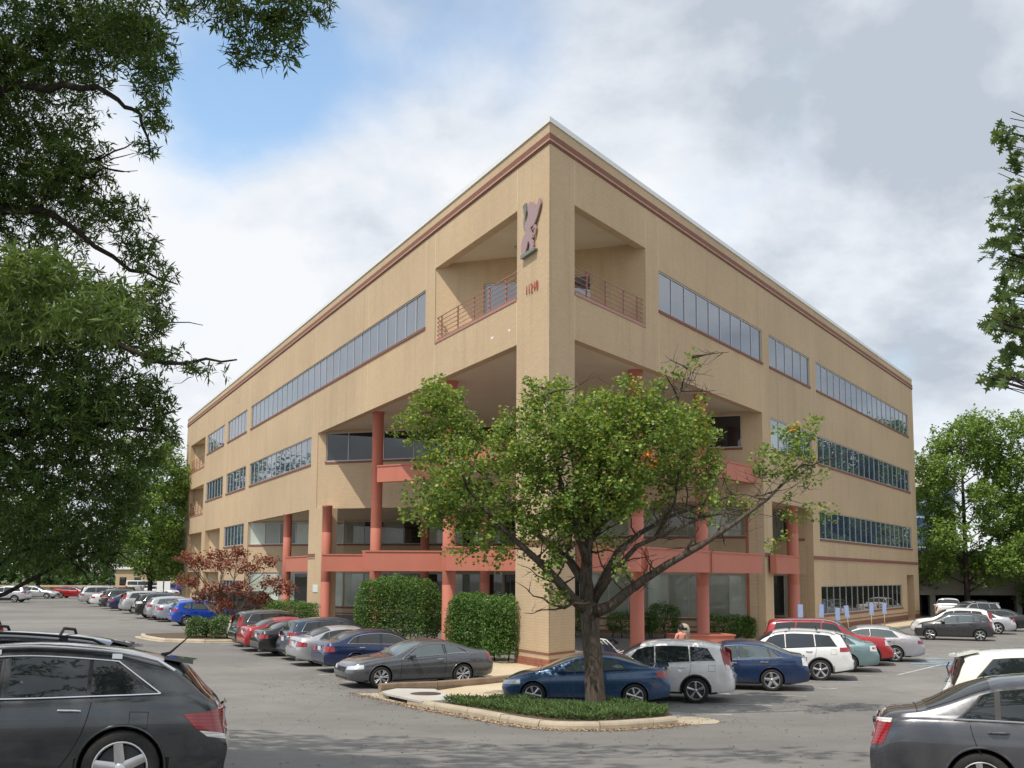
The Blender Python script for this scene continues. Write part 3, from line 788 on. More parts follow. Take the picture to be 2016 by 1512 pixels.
def kerb(name, pts, w, h, stone, mat, label, gap=0.022, base=-0.1, gutter=0.0):
    """a run of kerb stones, each its own piece; pts run with the kerb body on their left"""
    root = thing(name, label, 'kerb', (pts[0][0], pts[0][1], G(*pts[0]))); inv = Matrix.Translation((-root.location.x, -root.location.y, -root.location.z))
    R = resample(pts, 0.12); per = max(2, int(stone / 0.12)); r_ = random.Random(len(pts))
    inn = offset_path(R, w)
    i = 0
    while i < len(R) - 1:
        j = min(i + per, len(R) - 1)
        if len(R) - 1 - j < per // 2: j = len(R) - 1
        mb = MB(); A = [Vector(p) for p in R[i:j + 1]]; B = [Vector(p) for p in inn[i:j + 1]]
        if i > 0: A[0] = A[0].lerp(A[1], gap / 0.12); B[0] = B[0].lerp(B[1], gap / 0.12)
        dz = r_.uniform(-.012, .012); n = len(A); vs = []
        for a, b in zip(A, B):
            g = G(a.x, a.y) + dz; d = (b - a).normalized()
            a2 = a + d * 0.05
            vs += [(a.x, a.y, g + base), (a.x, a.y, g + h * .55), (a2.x - d.x * .03, a2.y - d.y * .03, g + h - .03), (a2.x, a2.y, g + h), (b.x, b.y, g + h), (b.x, b.y, g + base)]
        fs = []
        for k in range(n - 1):
            for m in range(5): fs.append((k * 6 + m, (k + 1) * 6 + m, (k + 1) * 6 + m + 1, k * 6 + m + 1))
        fs.append((5, 4, 3, 2, 1, 0)); e = (n - 1) * 6; fs.append((e, e + 1, e + 2, e + 3, e + 4, e + 5))
        mb.mesh_(vs, fs); o = mb.obj('kerb_stone', [mat], root); o.matrix_parent_inverse = inv
        i = j
    if gutter:
        mb = MB(); out = offset_path(R, -gutter)
        for a, b, c, d in zip(R, R[1:], out[1:], out): mb.poly(drape([a, b, c, d][::-1], 0.008))
        o = mb.obj('gutter', [mat], root); o.matrix_parent_inverse = inv
    return root
kerb('island_kerb', isl, 0.20, KH, 1.5, M_kerb, 'chipped pale concrete kerb curving round the tree island', gutter=0.32)
apron = MB()
apron.poly(drape([(3.85, 24.42), (4.2, 24.15), (4.75, 24.45), (4.95, 25.0), (4.75, 25.6), (4.2, 25.9), (3.9, 25.6)], 0.009)); apron.poly(drape([(-4.45, 30.5), (-3.75, 29.4), (-2.9, 28.0), (-2.7, 28.3), (-3.45, 29.9), (-3.7, 30.7)], 0.009))
o = apron.obj('gutter_apron', [M_kerb]); o['kind'] = 'structure'
# soil bed
bed = [(-1.9, 27.6), (-0.9, 26.0), (0.26, 24.25), (0.95, 23.5), (1.92, 23.39), (2.7, 23.8), (3.7, 24.6), (3.9, 25.4), (3.6, 26.3), (2.6, 26.9), (0.5, 27.0), (-0.8, 27.6)]
mb = MB(); c = (1.6, 25.3)
for a, b in zip(bed, bed[1:] + bed[:1]):
    m1 = ((a[0] + c[0]) / 2, (a[1] + c[1]) / 2); m2 = ((b[0] + c[0]) / 2, (b[1] + c[1]) / 2)
    za, zb = G(*a) + .13, G(*b) + .13
    mb.poly([(a[0], a[1], za), (b[0], b[1], zb), (m2[0], m2[1], .22), (m1[0], m1[1], .22)]); mb.poly([(m1[0], m1[1], .22), (m2[0], m2[1], .22), (c[0], c[1], .25)])
o = mb.obj('planting_bed', [M_soil]); o['kind'] = 'structure'

# ---- storm drain slab, sidewalk ramp, raised kerb beside the grey coupe
def slab(name, ring, top, thick, mat, kind='structure'):
    n = len(ring); mb = MB(); ring = list(ring)
    ar = sum(a[0] * b[1] - b[0] * a[1] for a, b in zip(ring, ring[1:] + ring[:1]))
    if ar < 0: ring.reverse()
    t = [(x, y, G(x, y) + top) for x, y in ring]; b = [(x, y, G(x, y) + top - thick) for x, y in ring]
    mb.mesh_(b + t, [tuple(reversed(range(n))), tuple(range(n, 2 * n))] + [(i, (i + 1) % n, n + (i + 1) % n, n + i) for i in range(n)])
    o = mb.obj(name, [mat])
    if kind: o['kind'] = kind
    return o
drain = thing('storm_drain', 'storm drain with a dark slot under a pale concrete lid at the kerb', 'drain', (-2.9, 28.8, 0))
di = Matrix.Translation((2.9, -28.8, 0))
def dpart(name, ring, top, th, mat):
    o = slab(name, ring, top, th, mat, None); o.parent = drain; o.matrix_parent_inverse = di
dpart('lid', [(-3.62, 29.72), (-3.43, 29.2), (-2.29, 27.45), (-1.35, 28.0), (-2.2, 30.6), (-3.3, 30.6)], KH, 0.055, M_walk_g)
dpart('slot', [(-3.36, 29.3), (-2.36, 27.65), (-2.15, 27.85), (-3.1, 29.5)], KH - .055, 0.2, M_dark)
dpart('side_block', [(-3.72, 29.9), (-3.38, 29.32), (-3.2, 29.5), (-3.45, 30.2)], KH - .055, 0.2, M_kerb)
mb = MB(); mb.lathe([(0.001, 0), (.42, 0), (.44, -.02)], 28, o=(-2.35, 29.25, G(-2.35, 29.25) + KH + .012)); o = mb.obj('manhole_cover', [M_steel], drain); o.matrix_parent_inverse = di
slab('sidewalk_ramp', [(-2.2, 30.62), (-1.34, 28.0), (-0.9, 27.75), (0.3, 28.0), (0.6, 29.3), (1.4, 30.5), (3.5, 33.0), (2.6, 36.6), (0.7, 35.0), (-0.5, 33.2)], 0.10, 0.2, M_walk)
kerb('walk_kerb', [(-3.70, 30.3), (-3.2, 30.75), (-2.2, 31.2), (-1.0, 32.2), (0.3, 33.6), (1.3, 34.8)], 0.16, 0.30, 1.9, M_kerb_br, 'brown stained raised kerb between grey coupe and walkway')
slab('sidewalk', [(-0.4, 33.5), (1.2, 34.95), (2.4, 36.5), (3.6, 38.3), (8.0, 45.0), (14, 54), (24, 68), (34, 83), (35.5, 86), (33.5, 88), (20, 68), (10, 53), (4, 44), (1.3, 40), (-1.5, 43.0), (-4.0, 47.5), (-6.5, 52), (-7.5, 51.6), (-4.5, 45.2), (-2.2, 40.6), (-0.8, 38.0), (-1.6, 36.0)], 0.13, 0.25, M_walk)
kerb('lot_kerb', [(35.5, 86.2), (24.6, 68.2), (14.6, 53.9), (8.6, 44.9), (4.2, 38.2), (3.0, 36.5)], 0.18, 0.15, 3.0, M_kerb, 'pale concrete kerb along the walk on the right of the building')
slab('planting_strip', [(-4.6, 45.4), (-7.6, 51.8), (-14, 64), (-22, 80), (-30, 96), (-27, 97), (-12, 66), (-5.2, 53), (-1.6, 43.2), (-1.0, 38.4)], 0.14, 0.25, M_soil)
# shrub island at the end of the near-left row
isl2 = [(-18.7, 53.2), (-18.2, 52.0), (-17.2, 50.8), (-16.4, 50.1), (-14.6, 50.0), (-12.6, 51.0), (-10.6, 52.2)]
kerb('shrub_island_kerb', isl2, 0.18, 0.15, 2.0, M_kerb, 'pale kerb round the low shrubs at the end of the car row', gutter=0.3)
slab('shrub_bed', [(-18.5, 53.2), (-18.0, 52.1), (-17.1, 51.0), (-16.3, 50.3), (-14.6, 50.2), (-12.6, 51.2), (-10.6, 52.5), (-11.5, 57.0), (-15, 56.5)], 0.13, 0.25, M_soil)
# ================================================================ vehicles
def paint(name, col, metal=0.0, rough=0.27, flake=0.0):
    m = Mat(name); m.set(Roughness=rough, Metallic=metal, Coat_Weight=1.0, Coat_Roughness=0.03, IOR=1.45)
    v = m.coord('Object'); n = m.noise(v, 2.2, 5, .6)
    d = m.ramp(n, [(0.35, tuple(c * .88 for c in col)), (0.7, tuple(min(1, c * 1.06) for c in col))])
    # road film low on the body
    sp = m.N('ShaderNodeSeparateXYZ'); m.L(v, sp.inputs[0])
    r = m.ramp(sp.outputs['Z'], [(0.12, (0.26, 0.26, 0.26)), (0.50, (0.0, 0.0, 0.0))])
    m.base(m.mix(r, d, (0.15, 0.135, 0.115)))
    m.L(m.ramp(m.noise(v, 7, 4), [(0.3, (rough * .8,) * 3), (0.8, (rough * 1.5,) * 3)]), m.b.inputs['Roughness'])
    return m.m
PNT = dict(
    grey=paint('charcoal_grey_paint', (0.115, 0.122, 0.135), .45, .26), venza=paint('graphite_paint', (0.050, 0.056, 0.060), .40, .22), dkgrey=paint('dark_grey_paint', (0.040, 0.042, 0.046), .3), midgrey=paint('gunmetal_paint', (0.085, 0.087, 0.097), .45, .22),
    navy=paint('navy_blue_paint', (0.010, 0.024, 0.085), .25), altima=paint('deep_blue_paint', (0.008, 0.030, 0.095), .25), slate=paint('slate_blue_paint', (0.030, 0.055, 0.098), .35),
    civic=paint('steel_blue_paint', (0.030, 0.085, 0.185), .35), bright=paint('bright_blue_paint', (0.010, 0.075, 0.48), .2),
    silver=paint('silver_paint', (0.50, 0.51, 0.53), .55, .36), warm=paint('warm_silver_paint', (0.40, 0.385, 0.40), .5, .36), white=paint('white_paint', (0.76, 0.76, 0.75)), cream=paint('cream_white_paint', (0.74, 0.74, 0.68)),
    black=paint('black_paint', (0.008, 0.008, 0.009)), red=paint('red_paint', (0.36, 0.012, 0.016), .1), maroon=paint('maroon_paint', (0.17, 0.010, 0.018), .25), teal=paint('pale_teal_paint', (0.20, 0.30, 0.31), .5, .36),
    icy=paint('icy_blue_paint', (0.42, 0.47, 0.55), .5, .36), green=paint('green_paint', (0.02, 0.16, 0.13), .3))
M_cglass = glass_mat('car_window_glass', (0.020, 0.025, 0.027), 1.75, 0.02, 0.0)
M_cglass_l = glass_mat('pale_car_window_glass', (0.085, 0.115, 0.12), 1.9, 0.02, 0.0)
M_trim = simple('black_plastic_trim', (0.018, 0.018, 0.019), 0.6, var=.15)
M_chrome = simple('chrome_trim', (0.70, 0.70, 0.71), 0.16, metal=1.0, var=.02)
M_tyre = simple('tyre_rubber', (0.022, 0.021, 0.020), 0.88, var=.25, scale=9)
M_well = simple('wheel_well', (0.008, 0.008, 0.008), 0.95)
M_rim = simple('alloy_rim', (0.55, 0.55, 0.55), 0.3, metal=.85, var=.06)
M_rim_dk = simple('alloy_rim_dark_metal', (0.06, 0.06, 0.062), 0.5, metal=.6)  # darker metal for the disc behind the spokes and the wheel nuts
def lamp(name, col, rough=.08, coat=1.0):
    m = Mat(name); m.set(Roughness=.25, Coat_Weight=coat, Coat_Roughness=rough); v = m.coord('Object')
    w = m.N('ShaderNodeTexWave'); m.L(v, w.inputs['Vector']); w.inputs['Scale'].default_value = 9; w.bands_direction = 'Z'
    m.base(m.mix(m.ramp(w.outputs['Fac'], [(.2, (0, 0, 0)), (.8, (.5, .5, .5))]), col, tuple(min(1, c * 1.9 + .01) for c in col))); return m.m
M_tail = lamp('red_tail_lamp', (0.22, 0.005, 0.008)); M_tail_dk = lamp('dark_red_tail_lamp', (0.10, 0.004, 0.007)); M_head = lamp('clear_head_lamp', (0.42, 0.44, 0.46)); M_white_lens = lamp('clear_lens', (0.55, 0.52, 0.50))
M_amber = lamp('amber_lens', (0.55, 0.16, 0.02))
M_plate = simple('number_plate', (0.62, 0.63, 0.66), 0.5, var=.06, scale=30)
M_seam = simple('panel_gap', (0.010, 0.010, 0.010), 0.9)

def hermite(pts):
    X = np.array([p[0] for p in pts], float); Y = np.array([p[1] for p in pts], float)
    h = np.diff(X); d = np.diff(Y) / h; m = np.zeros(len(X)); m[0] = d[0]; m[-1] = d[-1]
    for i in range(1, len(X) - 1):
        m[i] = 0 if d[i - 1] * d[i] <= 0 else 2 * d[i - 1] * d[i] / (d[i - 1] + d[i]) if abs(d[i-1]+d[i])>1e-9 else 0
    def f(x):
        x = np.clip(x, X[0], X[-1]); i = np.clip(np.searchsorted(X, x) - 1, 0, len(X) - 2); t = (x - X[i]) / h[i]
        return (2*t**3-3*t**2+1)*Y[i] + (t**3-2*t**2+t)*h[i]*m[i] + (-2*t**3+3*t**2)*Y[i+1] + (t**3-t**2)*h[i]*m[i+1]
    return f

class Body:
    NB, NS, NT = 9, 6, 8          # lower hull, side-glass band, roof/deck cap
    def __init__(s, d):
        s.d = d; s.L, s.W = d['L'], d['W']
        s.top = hermite(d['top']); s.belt = hermite(d['belt'])
        s.plan = hermite(d.get('plan', [(0, .70), (.06, .80), (.22, .90), (.55, .965), (1.1, 1), (s.L - 1.1, 1), (s.L - .5, .965), (s.L - .2, .915), (s.L - .06, .85), (s.L, .79)]))
        s.zb = d.get('zb', .20); s.lean = d.get('lean', .40)
        fo, wb = d['fo'], d['wb']; s.ax = (fo, fo + wb); s.r = d['wd'] / 2
        s.rear = hermite(d.get('rear', [(0, -.16), (.28, -.05), (.42, 0), (.62, 0), (.78, -.06), (.95, -.10), (1.2, -.14), (1.9, -.16)]))
        s.front = hermite(d.get('front', [(0, .16), (.25, .04), (.45, 0), (.62, .03), (.8, .16), (1.1, .3)]))
    def shear(s, x, z):
        k = max(0., (x - (s.L - .55)) / .55); j = max(0., (.5 - x) / .5)
        return x + float(s.rear(z)) * k * k + float(s.front(z)) * j * j
    def sec(s, x):
        zt = float(s.top(x)); zs = min(float(s.belt(x)), zt - .025); w = s.W / 2 * float(s.plan(x)); zb = s.zb
        # ends lift a little
        if x < .5: zb += .06 * (1 - x / .5)
        if x > s.L - .6: zb += .10 * (x - s.L + .6) / .6
        h = zs - zb; fl = s.d.get('flank', .0)
        P = [(0, zb), (.80 * w, zb), (.925 * w, zb + .02), (.955 * w, zb + .07), (.968 * w, zb + .30 * h), (.992 * w, zb + .52 * h), (1.0 * w, zb + .68 * h), (.985 * w, zb + .86 * h), (.955 * w, zb + .97 * h), (.935 * w, zs)]
        hg = zt - zs; c = min(.14, .42 * hg); zr = zt - c; ys = .925 * w
        yr = ys - s.lean * (zr - zs) - .01
        for i in range(1, s.NS + 1):
            t = i / s.NS; P.append((ys + (yr - ys) * t - .012 * math.sin(PI * t) * -1 * min(1, hg), zs + (zr - zs) * t))
        y1, z1 = P[-1]
        for i in range(1, s.NT + 1):
            t = i / s.NT
            # quadratic corner then flat crown
            bx, bz = y1 - .30 * c, zt - .10 * c
            y = (1 - t) ** 2 * y1 + 2 * t * (1 - t) * max(bx, 0) * .98 + 0
            z = (1 - t) ** 2 * z1 + 2 * t * (1 - t) * (zt - .02 * c) + t * t * zt
            P.append((y, z))
        return P
    def pt(s, x, q, side=1):
        """surface point: q indexes the half section continuously"""
        P = s.sec(x); i = int(min(max(q, 0), len(P) - 1.0001)); t = q - i
        y = P[i][0] * (1 - t) + P[i + 1][0] * t; z = P[i][1] * (1 - t) + P[i + 1][1] * t
        return Vector((s.shear(x, z), y * side, z))
    def nrm(s, x, q, side=1):
        e = .02; a = s.pt(max(x - e, 0), q, side); b = s.pt(min(x + e, s.L), q, side); c = s.pt(x, q - .15, side); d = s.pt(x, min(q + .15, s.Q), side)
        n = (b - a).cross(d - c)
        n = -n if n.y * side < 0 and abs(n.y) > abs(n.z) else n
        if abs(n.z) >= abs(n.y) and n.z < 0: n = -n
        return n.normalized() if n.length > 1e-9 else Vector((0, 0, 1))
    @property
    def Q(s): return s.NB + s.NS + s.NT
    def yz(s, x, z):
        P = s.sec(x); pr = P[2:s.NB + s.NS + 2]
        return float(np.interp(z, [p[1] for p in pr], [p[0] for p in pr]))
    def stations(s):
        L = s.L; xs = set(np.round(np.concatenate([np.linspace(0, .5, 9), np.linspace(.5, L - .6, 44), np.linspace(L - .6, L, 13)]), 4))
        for x, z in s.d['top']: xs.add(round(x, 4))
        return sorted(xs)
    def shell(s):
        xs = s.stations(); n = s.Q + 1; vs = []; fs = []
        for x in xs:
            P = s.sec(x)
            for y, z in P: vs.append((s.shear(x, z), y, z))
            for y, z in P[1:-1]: vs.append((s.shear(x, z), -y, z))
        m = 2 * n - 2
        ring = list(range(n)) + list(range(m - 1, n - 1, -1))     # bottom centre, up +y, over the top, down -y
        for i in range(len(xs) - 1):
            for k in range(m):
                a, b = ring[k], ring[(k + 1) % m]
                fs.append((i * m + a, (i + 1) * m + a, (i + 1) * m + b, i * m + b))
        for i, rev in ((0, False), (len(xs) - 1, True)):
            o = i * m
            right = [o + k for k in range(n)]; left = [o] + [o + n - 1 + k for k in range(1, n - 1)] + [o + n - 1]
            for k in range(n - 1):
                q = [right[k], right[k + 1], left[k + 1], left[k]]
                q = [v for j, v in enumerate(q) if v not in q[:j]]
                if len(q) >= 3: fs.append(tuple(q if rev else q[::-1]) if False else tuple(q[::-1] if rev else q))
        return vs, fs
    def grid(s, mb, x0, x1, q0, q1, nx=10, nq=4, off=.005, side=1, mi=0, xl=None, smooth=True):
        """patch of surface; xl = (x at lower-left, lower-right, upper-left, upper-right)"""
        vs = []
        for j in range(nq + 1):
            v = j / nq
            for i in range(nx + 1):
                u = i / nx
                if xl: xa = xl[0] * (1 - v) + xl[2] * v; xb = xl[1] * (1 - v) + xl[3] * v
                else: xa, xb = x0, x1
                x = xa + (xb - xa) * u; q = q0 + (q1 - q0) * v
                vs.append(s.pt(x, q, side) + s.nrm(x, q, side) * off)
        w = nx + 1; fs = []
        for j in range(nq):
            for i in range(nx):
                f = (j * w + i, j * w + i + 1, (j + 1) * w + i + 1, (j + 1) * w + i)
                fs.append(f if side < 0 else f[::-1])
        mb.mesh_(vs, fs, mi, smooth)
    def top_grid(s, mb, x0, x1, qm, nx=8, ny=8, off=.006, mi=0):
        vs = []; Q = s.Q
        for i in range(nx + 1):
            x = x0 + (x1 - x0) * i / nx
            for j in range(-ny, ny + 1):
                sd = 1 if j >= 0 else -1; q = Q - (Q - qm) * abs(j) / ny
                n = s.nrm(x, min(q, Q - .01), sd); vs.append(s.pt(x, q, sd) + Vector((n.x, n.y if j else 0, n.z)).normalized() * off)
        w = 2 * ny + 1; fs = [(i * w + j, i * w + j + 1, (i + 1) * w + j + 1, (i + 1) * w + j) for i in range(nx) for j in range(2 * ny)]
        mb.mesh_(vs, [f[::-1] for f in fs] if False else fs, mi, True)
    def corner(s, mb, z_lo, z_hi, xs, y_to, end=1, side=1, off=.008, mi=0, nz=3, n1=9, n2=4):
        """lamp wrapped round the front (end=0) or rear (end=1) corner; z_lo, z_hi and xs may differ along its run: (at side, at cap)"""
        vs = []; w = n1 + n2 + 1
        xe = s.L if end else 0.0
        tot = n1 + n2
        for j in range(nz + 1):
            for i in range(w):
                t = i / tot
                lo = z_lo[0] + (z_lo[1] - z_lo[0]) * t; hi = z_hi[0] + (z_hi[1] - z_hi[0]) * t
                z = lo + (hi - lo) * j / nz
                xs_ = xs if not hasattr(xs, '__len__') else xs[0] + (xs[1] - xs[0]) * j / nz
                if i <= n1:
                    x = xe + (xs_ if not end else -xs_) * (1 - i / n1) ** 1.3
                    y = s.yz(x, z)
                else:
                    x = xe; ye = s.yz(xe, z); y = ye + (min(y_to, ye) - ye) * (i - n1) / n2
                p = Vector((s.shear(x, z), y, z))
                k = i / n1 if i <= n1 else 1.
                nn = Vector((k * (1 if end else -1) * (.35 + .65 * (i > n1)), 1.0 - .9 * (i > n1), 0)).normalized()
                p = p + nn * off; vs.append((p.x, p.y * side, p.z))
        fs = [(j * w + i, j * w + i + 1, (j + 1) * w + i + 1, (j + 1) * w + i) for j in range(nz) for i in range(w - 1)]
        if (side > 0) == bool(end): fs = [f[::-1] for f in fs]
        # close the rim so the lamp has thickness
        b = [Vector((p[0] - (.012 if end else -.012), p[1] - .012 * side, p[2])) for p in vs]; N = len(vs)
        edge = [i for i in range(w)] + [j * w + w - 1 for j in range(1, nz + 1)] + [nz * w + i for i in range(w - 2, -1, -1)] + [j * w for j in range(nz - 1, 0, -1)]
        fs += [(edge[k], edge[(k + 1) % len(edge)], N + edge[(k + 1) % len(edge)], N + edge[k]) for k in range(len(edge))]
        mb.mesh_(vs + b, fs, mi, True)

def finish(me, ang=38):
    try: me.set_sharp_from_angle(angle=math.radians(ang))
    except Exception: pass
    return me

_wheel_cache = {}
def wheel_meshes(style):
    if style in _wheel_cache: return _wheel_cache[style]
    # unit wheel: radius 1, width .62, axis y, outer face towards +y
    t = MB(); w = .31; ri = .70 if style != 'steel' else .64
    t.lathe([(ri, w * .92), (ri + .03, w), (.90, w * 1.02), (.97, w * .86), (1.0, w * .55), (1.0, -w * .55), (.97, -w * .86), (.90, -w), (ri, -w), (ri - .01, 0)], 36, axis='y', closed=True)
    r = MB()
    r.lathe([(ri + .02, w * .95), (ri - .015, w * .99), (ri - .045, w * .88), (ri - .06, w * .3), (ri - .06, -w * .8), (ri + .0, -w * .8)], 36, axis='y')
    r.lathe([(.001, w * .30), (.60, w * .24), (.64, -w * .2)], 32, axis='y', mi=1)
    n, wd, style2 = dict(five=(5, .17, 0), six=(6, .15, 0), split=(7, .085, 1), ten=(10, .075, 0), star=(5, .24, 2), steel=(8, .12, 0))[style]
    for k in range(n):
        a0 = 2 * PI * k / n + PI / 2
        offs = (0,) if style2 != 1 else (-.13, .13)
        for of in offs:
            a = a0 + of
            def pp(rad, tang, y, a=a): return (rad * math.cos(a) - tang * math.sin(a), y, rad * math.sin(a) + tang * math.cos(a))
            w0 = wd * (1.15 if style2 == 2 else .75); w1 = wd * (.78 if style2 == 2 else 1.05)
            yo, yi = w * .80, w * .92
            p = [pp(.10, -w0 * .5, yo), pp(.10, w0 * .5, yo), pp(ri - .02, w1 * .62, yi), pp(ri - .02, -w1 * .62, yi)]
            m = [pp(.10, 0, yo + .035), pp(ri - .02, 0, yi + .03)]
            b = [pp(.10, -w0 * .5, yo - .12), pp(.10, w0 * .5, yo - .12), pp(ri - .02, w1 * .62, yi - .14), pp(ri - .02, -w1 * .62, yi - .14)]
            r.mesh_(p + m + b, [(0, 4, 5, 3), (4, 1, 2, 5), (0, 3, 9, 6), (1, 7, 8, 2), (0, 6, 7, 1)][::1])
    r.lathe([(.001, w * 1.0), (.10, w * .98), (.14, w * .88), (.15, w * .6)], 20, axis='y')
    for k in range(5):
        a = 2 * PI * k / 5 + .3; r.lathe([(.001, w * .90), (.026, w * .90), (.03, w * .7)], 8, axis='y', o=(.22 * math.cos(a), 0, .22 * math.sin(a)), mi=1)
    tm = finish(t.mesh('tyre', [M_tyre]), 40); rm = finish(r.mesh('rim', [M_rim, M_rim_dk]), 35)
    _wheel_cache[style] = (tm, rm); return tm, rm

def bool_arches(me, b, name):
    o = bpy.data.objects.new('tmp', me); COL.objects.link(o)
    cut = MB(); R = b.r + b.d.get('gap', .055)
    for ax in b.ax:
        for sd in (1, -1):
            y0, y1 = (b.W / 2 - .34, b.W / 2 + .3) if sd > 0 else (-b.W / 2 - .3, -b.W / 2 + .34)
            n = 32; ring = [(ax + R * math.cos(2 * PI * k / n), b.r + R * math.sin(2 * PI * k / n)) for k in range(n)]
            vs = [(x, y0, z) for x, z in ring] + [(x, y1, z) for x, z in ring]
            cut.mesh_(vs, [tuple(range(n)), tuple(reversed(range(n, 2 * n)))] + [(i, n + i, n + (i + 1) % n, (i + 1) % n) for i in range(n)])
    cm = cut.mesh('cut', [M_well]); bm = bmesh.new(); bm.from_mesh(cm); bmesh.ops.recalc_face_normals(bm, faces=bm.faces); bm.to_mesh(cm); bm.free()
    co = bpy.data.objects.new('cut', cm); COL.objects.link(co)
    md = o.modifiers.new('b', 'BOOLEAN'); md.object = co; md.operation = 'DIFFERENCE'; md.solver = 'EXACT'
    dg = bpy.context.evaluated_depsgraph_get(); new = bpy.data.meshes.new_from_object(o.evaluated_get(dg))
    bpy.data.objects.remove(o); bpy.data.objects.remove(co)
    new.name = name
    for p in new.polygons:
        c = p.center
        for ax in b.ax:
            d = math.hypot(c.x - ax, c.z - b.r)
            if d < R + .004 and (abs(d - R) < .02 or abs(abs(c.y) - (b.W / 2 - .34)) < .004): p.material_index = 1
    return new

def build_car(kind):
    d = SPEC[kind]; b = Body(d); L, W = b.L, b.W; hw = W / 2; NB, NS, Q = b.NB, b.NS, b.Q
    root = bpy.data.objects.new('parked_car', None); COL.objects.link(root); root.empty_display_size = .3
    sh = lambda name, mb, mats, parent=root, ang=35: add(name, finish(mb.mesh(name, mats), ang), parent)
    P0 = PNT['silver']
    vs, fs = b.shell(); me = bpy.data.meshes.new('body'); me.from_pydata(vs, [], fs)
    bm = bmesh.new(); bm.from_mesh(me); bmesh.ops.recalc_face_normals(bm, faces=bm.faces); bm.to_mesh(me); bm.free()
    for m in (P0, M_well, M_trim): me.materials.append(m)
    me = bool_arches(me, b, 'body')
    clad = d.get('clad', 0)
    for p in me.polygons:
        if p.material_index == 0:
            if p.center.z < b.zb + .055 or (clad and p.center.z < clad): p.material_index = 2
    me.polygons.foreach_set('use_smooth', [True] * len(me.polygons)); finish(me, 32)
    body = add('body', me, root)
    painted = [body]
    # arch lips
    for ax in b.ax:
        for sd in (1, -1):
            R = b.r + d.get('gap', .055); lo = math.asin(max(-1, min(1, (b.zb + .02 - b.r) / R)))
            pts = []
            for k in range(25):
                a = lo + (PI - 2 * lo) * k / 24; x, z = ax + R * math.cos(a), b.r + R * math.sin(a)
                pts.append((b.shear(x, z), sd * (b.yz(min(max(x, 0), L), z) + .004), z))
            mb = MB(); mb.tube(pts, .028 if clad else .014, 6)
            a_ = sh('arch_lip', mb, [M_trim if clad else P0])
            if not clad: painted.append(a_)
    # glass
    g = d.get('glass', M_cglass); qlo, qhi = NB + .32, NB + NS - .25
    mb = MB(); b.top_grid(mb, d['cowl'] + .05, d['rf'] - .02, NB + NS + 1.0, off=.006); sh('windscreen', mb, [d.get('wglass', M_cglass_l if False else g)])
    if d.get('dk'):
        mb = MB(); b.top_grid(mb, d['rr'] + .03, d['dk'] - .03, NB + NS + d.get('rgq', 1.1), off=.006); sh('rear_window', mb, [g])
    for sd in (1, -1):
        for pn in d['panes']:
            mb = MB(); b.grid(mb, 0, 0, qlo - .12, qhi + .12, 14, 5, .004, sd, xl=(pn[0] - .035, pn[1] + .035, pn[2] - .03, pn[3] + .03)); fr = sh('window_frame', mb, [M_trim])
            mb = MB(); b.grid(mb, 0, 0, qlo, qhi, 14, 5, .008, sd, xl=pn[:4]); sh('side_window', mb, [g], fr)
        a0, a1 = d['panes'][0], d['panes'][-1]
        pts = [tuple(b.pt(x, qlo - .16, sd) + b.nrm(x, qlo - .16, sd) * .010) for x in np.linspace(a0[0] - .04, a1[1] + .04, 18)]
        mb = MB(); mb.tube(pts, .011, 6)
        if d.get('chrome', 2) >= 2:
            pts2 = [tuple(b.pt(x, qhi + .16, sd) + b.nrm(x, qhi + .16, sd) * .010) for x in np.linspace(a0[2] - .03, a1[3] + .03, 20)]
            mb.tube([pts[0]] + pts2 + [pts[-1]], .011, 6)
        sh('window_trim', mb, [M_chrome if d.get('chrome', 2) else M_trim])
    # door gaps, handles, mirrors, rub strips
    for sd in (1, -1):
        for sx in d['seams']:
            mb = MB(); zs_ = [b.zb + .09 + (float(b.belt(sx[0])) - b.zb - .07) * t for t in np.linspace(0, 1, 9)]
            pts = []
            for i, z in enumerate(zs_):
                x = sx[0] + (sx[1] - sx[0]) * (1 - i / 8) ** 2
                pts.append((x, sd * (b.yz(x, z) + .0015), z))
            mb.tube(pts, .0055, 4); sh('door_gap', mb, [M_seam])
        for hx in d['handles']:
            z = float(b.belt(hx)) - d.get('hdz', .12); mb = MB(); y = b.yz(hx, z)
            mb.tube([(hx - .105, sd * (y + .004), z), (hx - .07, sd * (y + .032), z + .006), (hx + .07, sd * (y + .032), z + .006), (hx + .105, sd * (y + .004), z)], [.012, .016, .016, .012], 8)
            o = sh('door_handle', mb, [M_chrome if d.get('chrome', 2) >= 2 else P0])
            if d.get('chrome', 2) < 2: painted.append(o)
        mx = d['mirror']; z = float(b.belt(mx)) + .06; y = b.yz(mx, z - .03); mb = MB()
        prof = [(-.10, .02), (-.07, .07), (0, .095), (.06, .09), (.085, .07)]
        vs_ = []; n = 12
        for px, rr in prof:
            for k in range(n):
                a = 2 * PI * k / n; vs_.append((mx + px, sd * (y + .12 + 1.15 * rr * math.cos(a)), z + .02 + .80 * rr * math.sin(a)))
        fs_ = [(i * n + k, i * n + (k + 1) % n, (i + 1) * n + (k + 1) % n, (i + 1) * n + k) for i in range(len(prof) - 1) for k in range(n)] + [tuple(range(n)), tuple(range((len(prof) - 1) * n, len(prof) * n))]
        mb.mesh_(vs_, fs_, 0, True); mb.tube([(mx, sd * (y - .01), z - .04), (mx, sd * (y + .09), z)], .022, 6)
        o = sh('wing_mirror', mb, [P0]); painted.append(o)
        if d.get('rub'):
            mb = MB(); zz = d['rub']; pts = [(x, sd * (b.yz(x, zz) + .006), zz) for x in np.linspace(b.ax[0] + b.r + .2, b.ax[1] - b.r - .15, 12)]; mb.tube(pts, .018, 6); o = sh('side_moulding', mb, [P0]); painted.append(o)
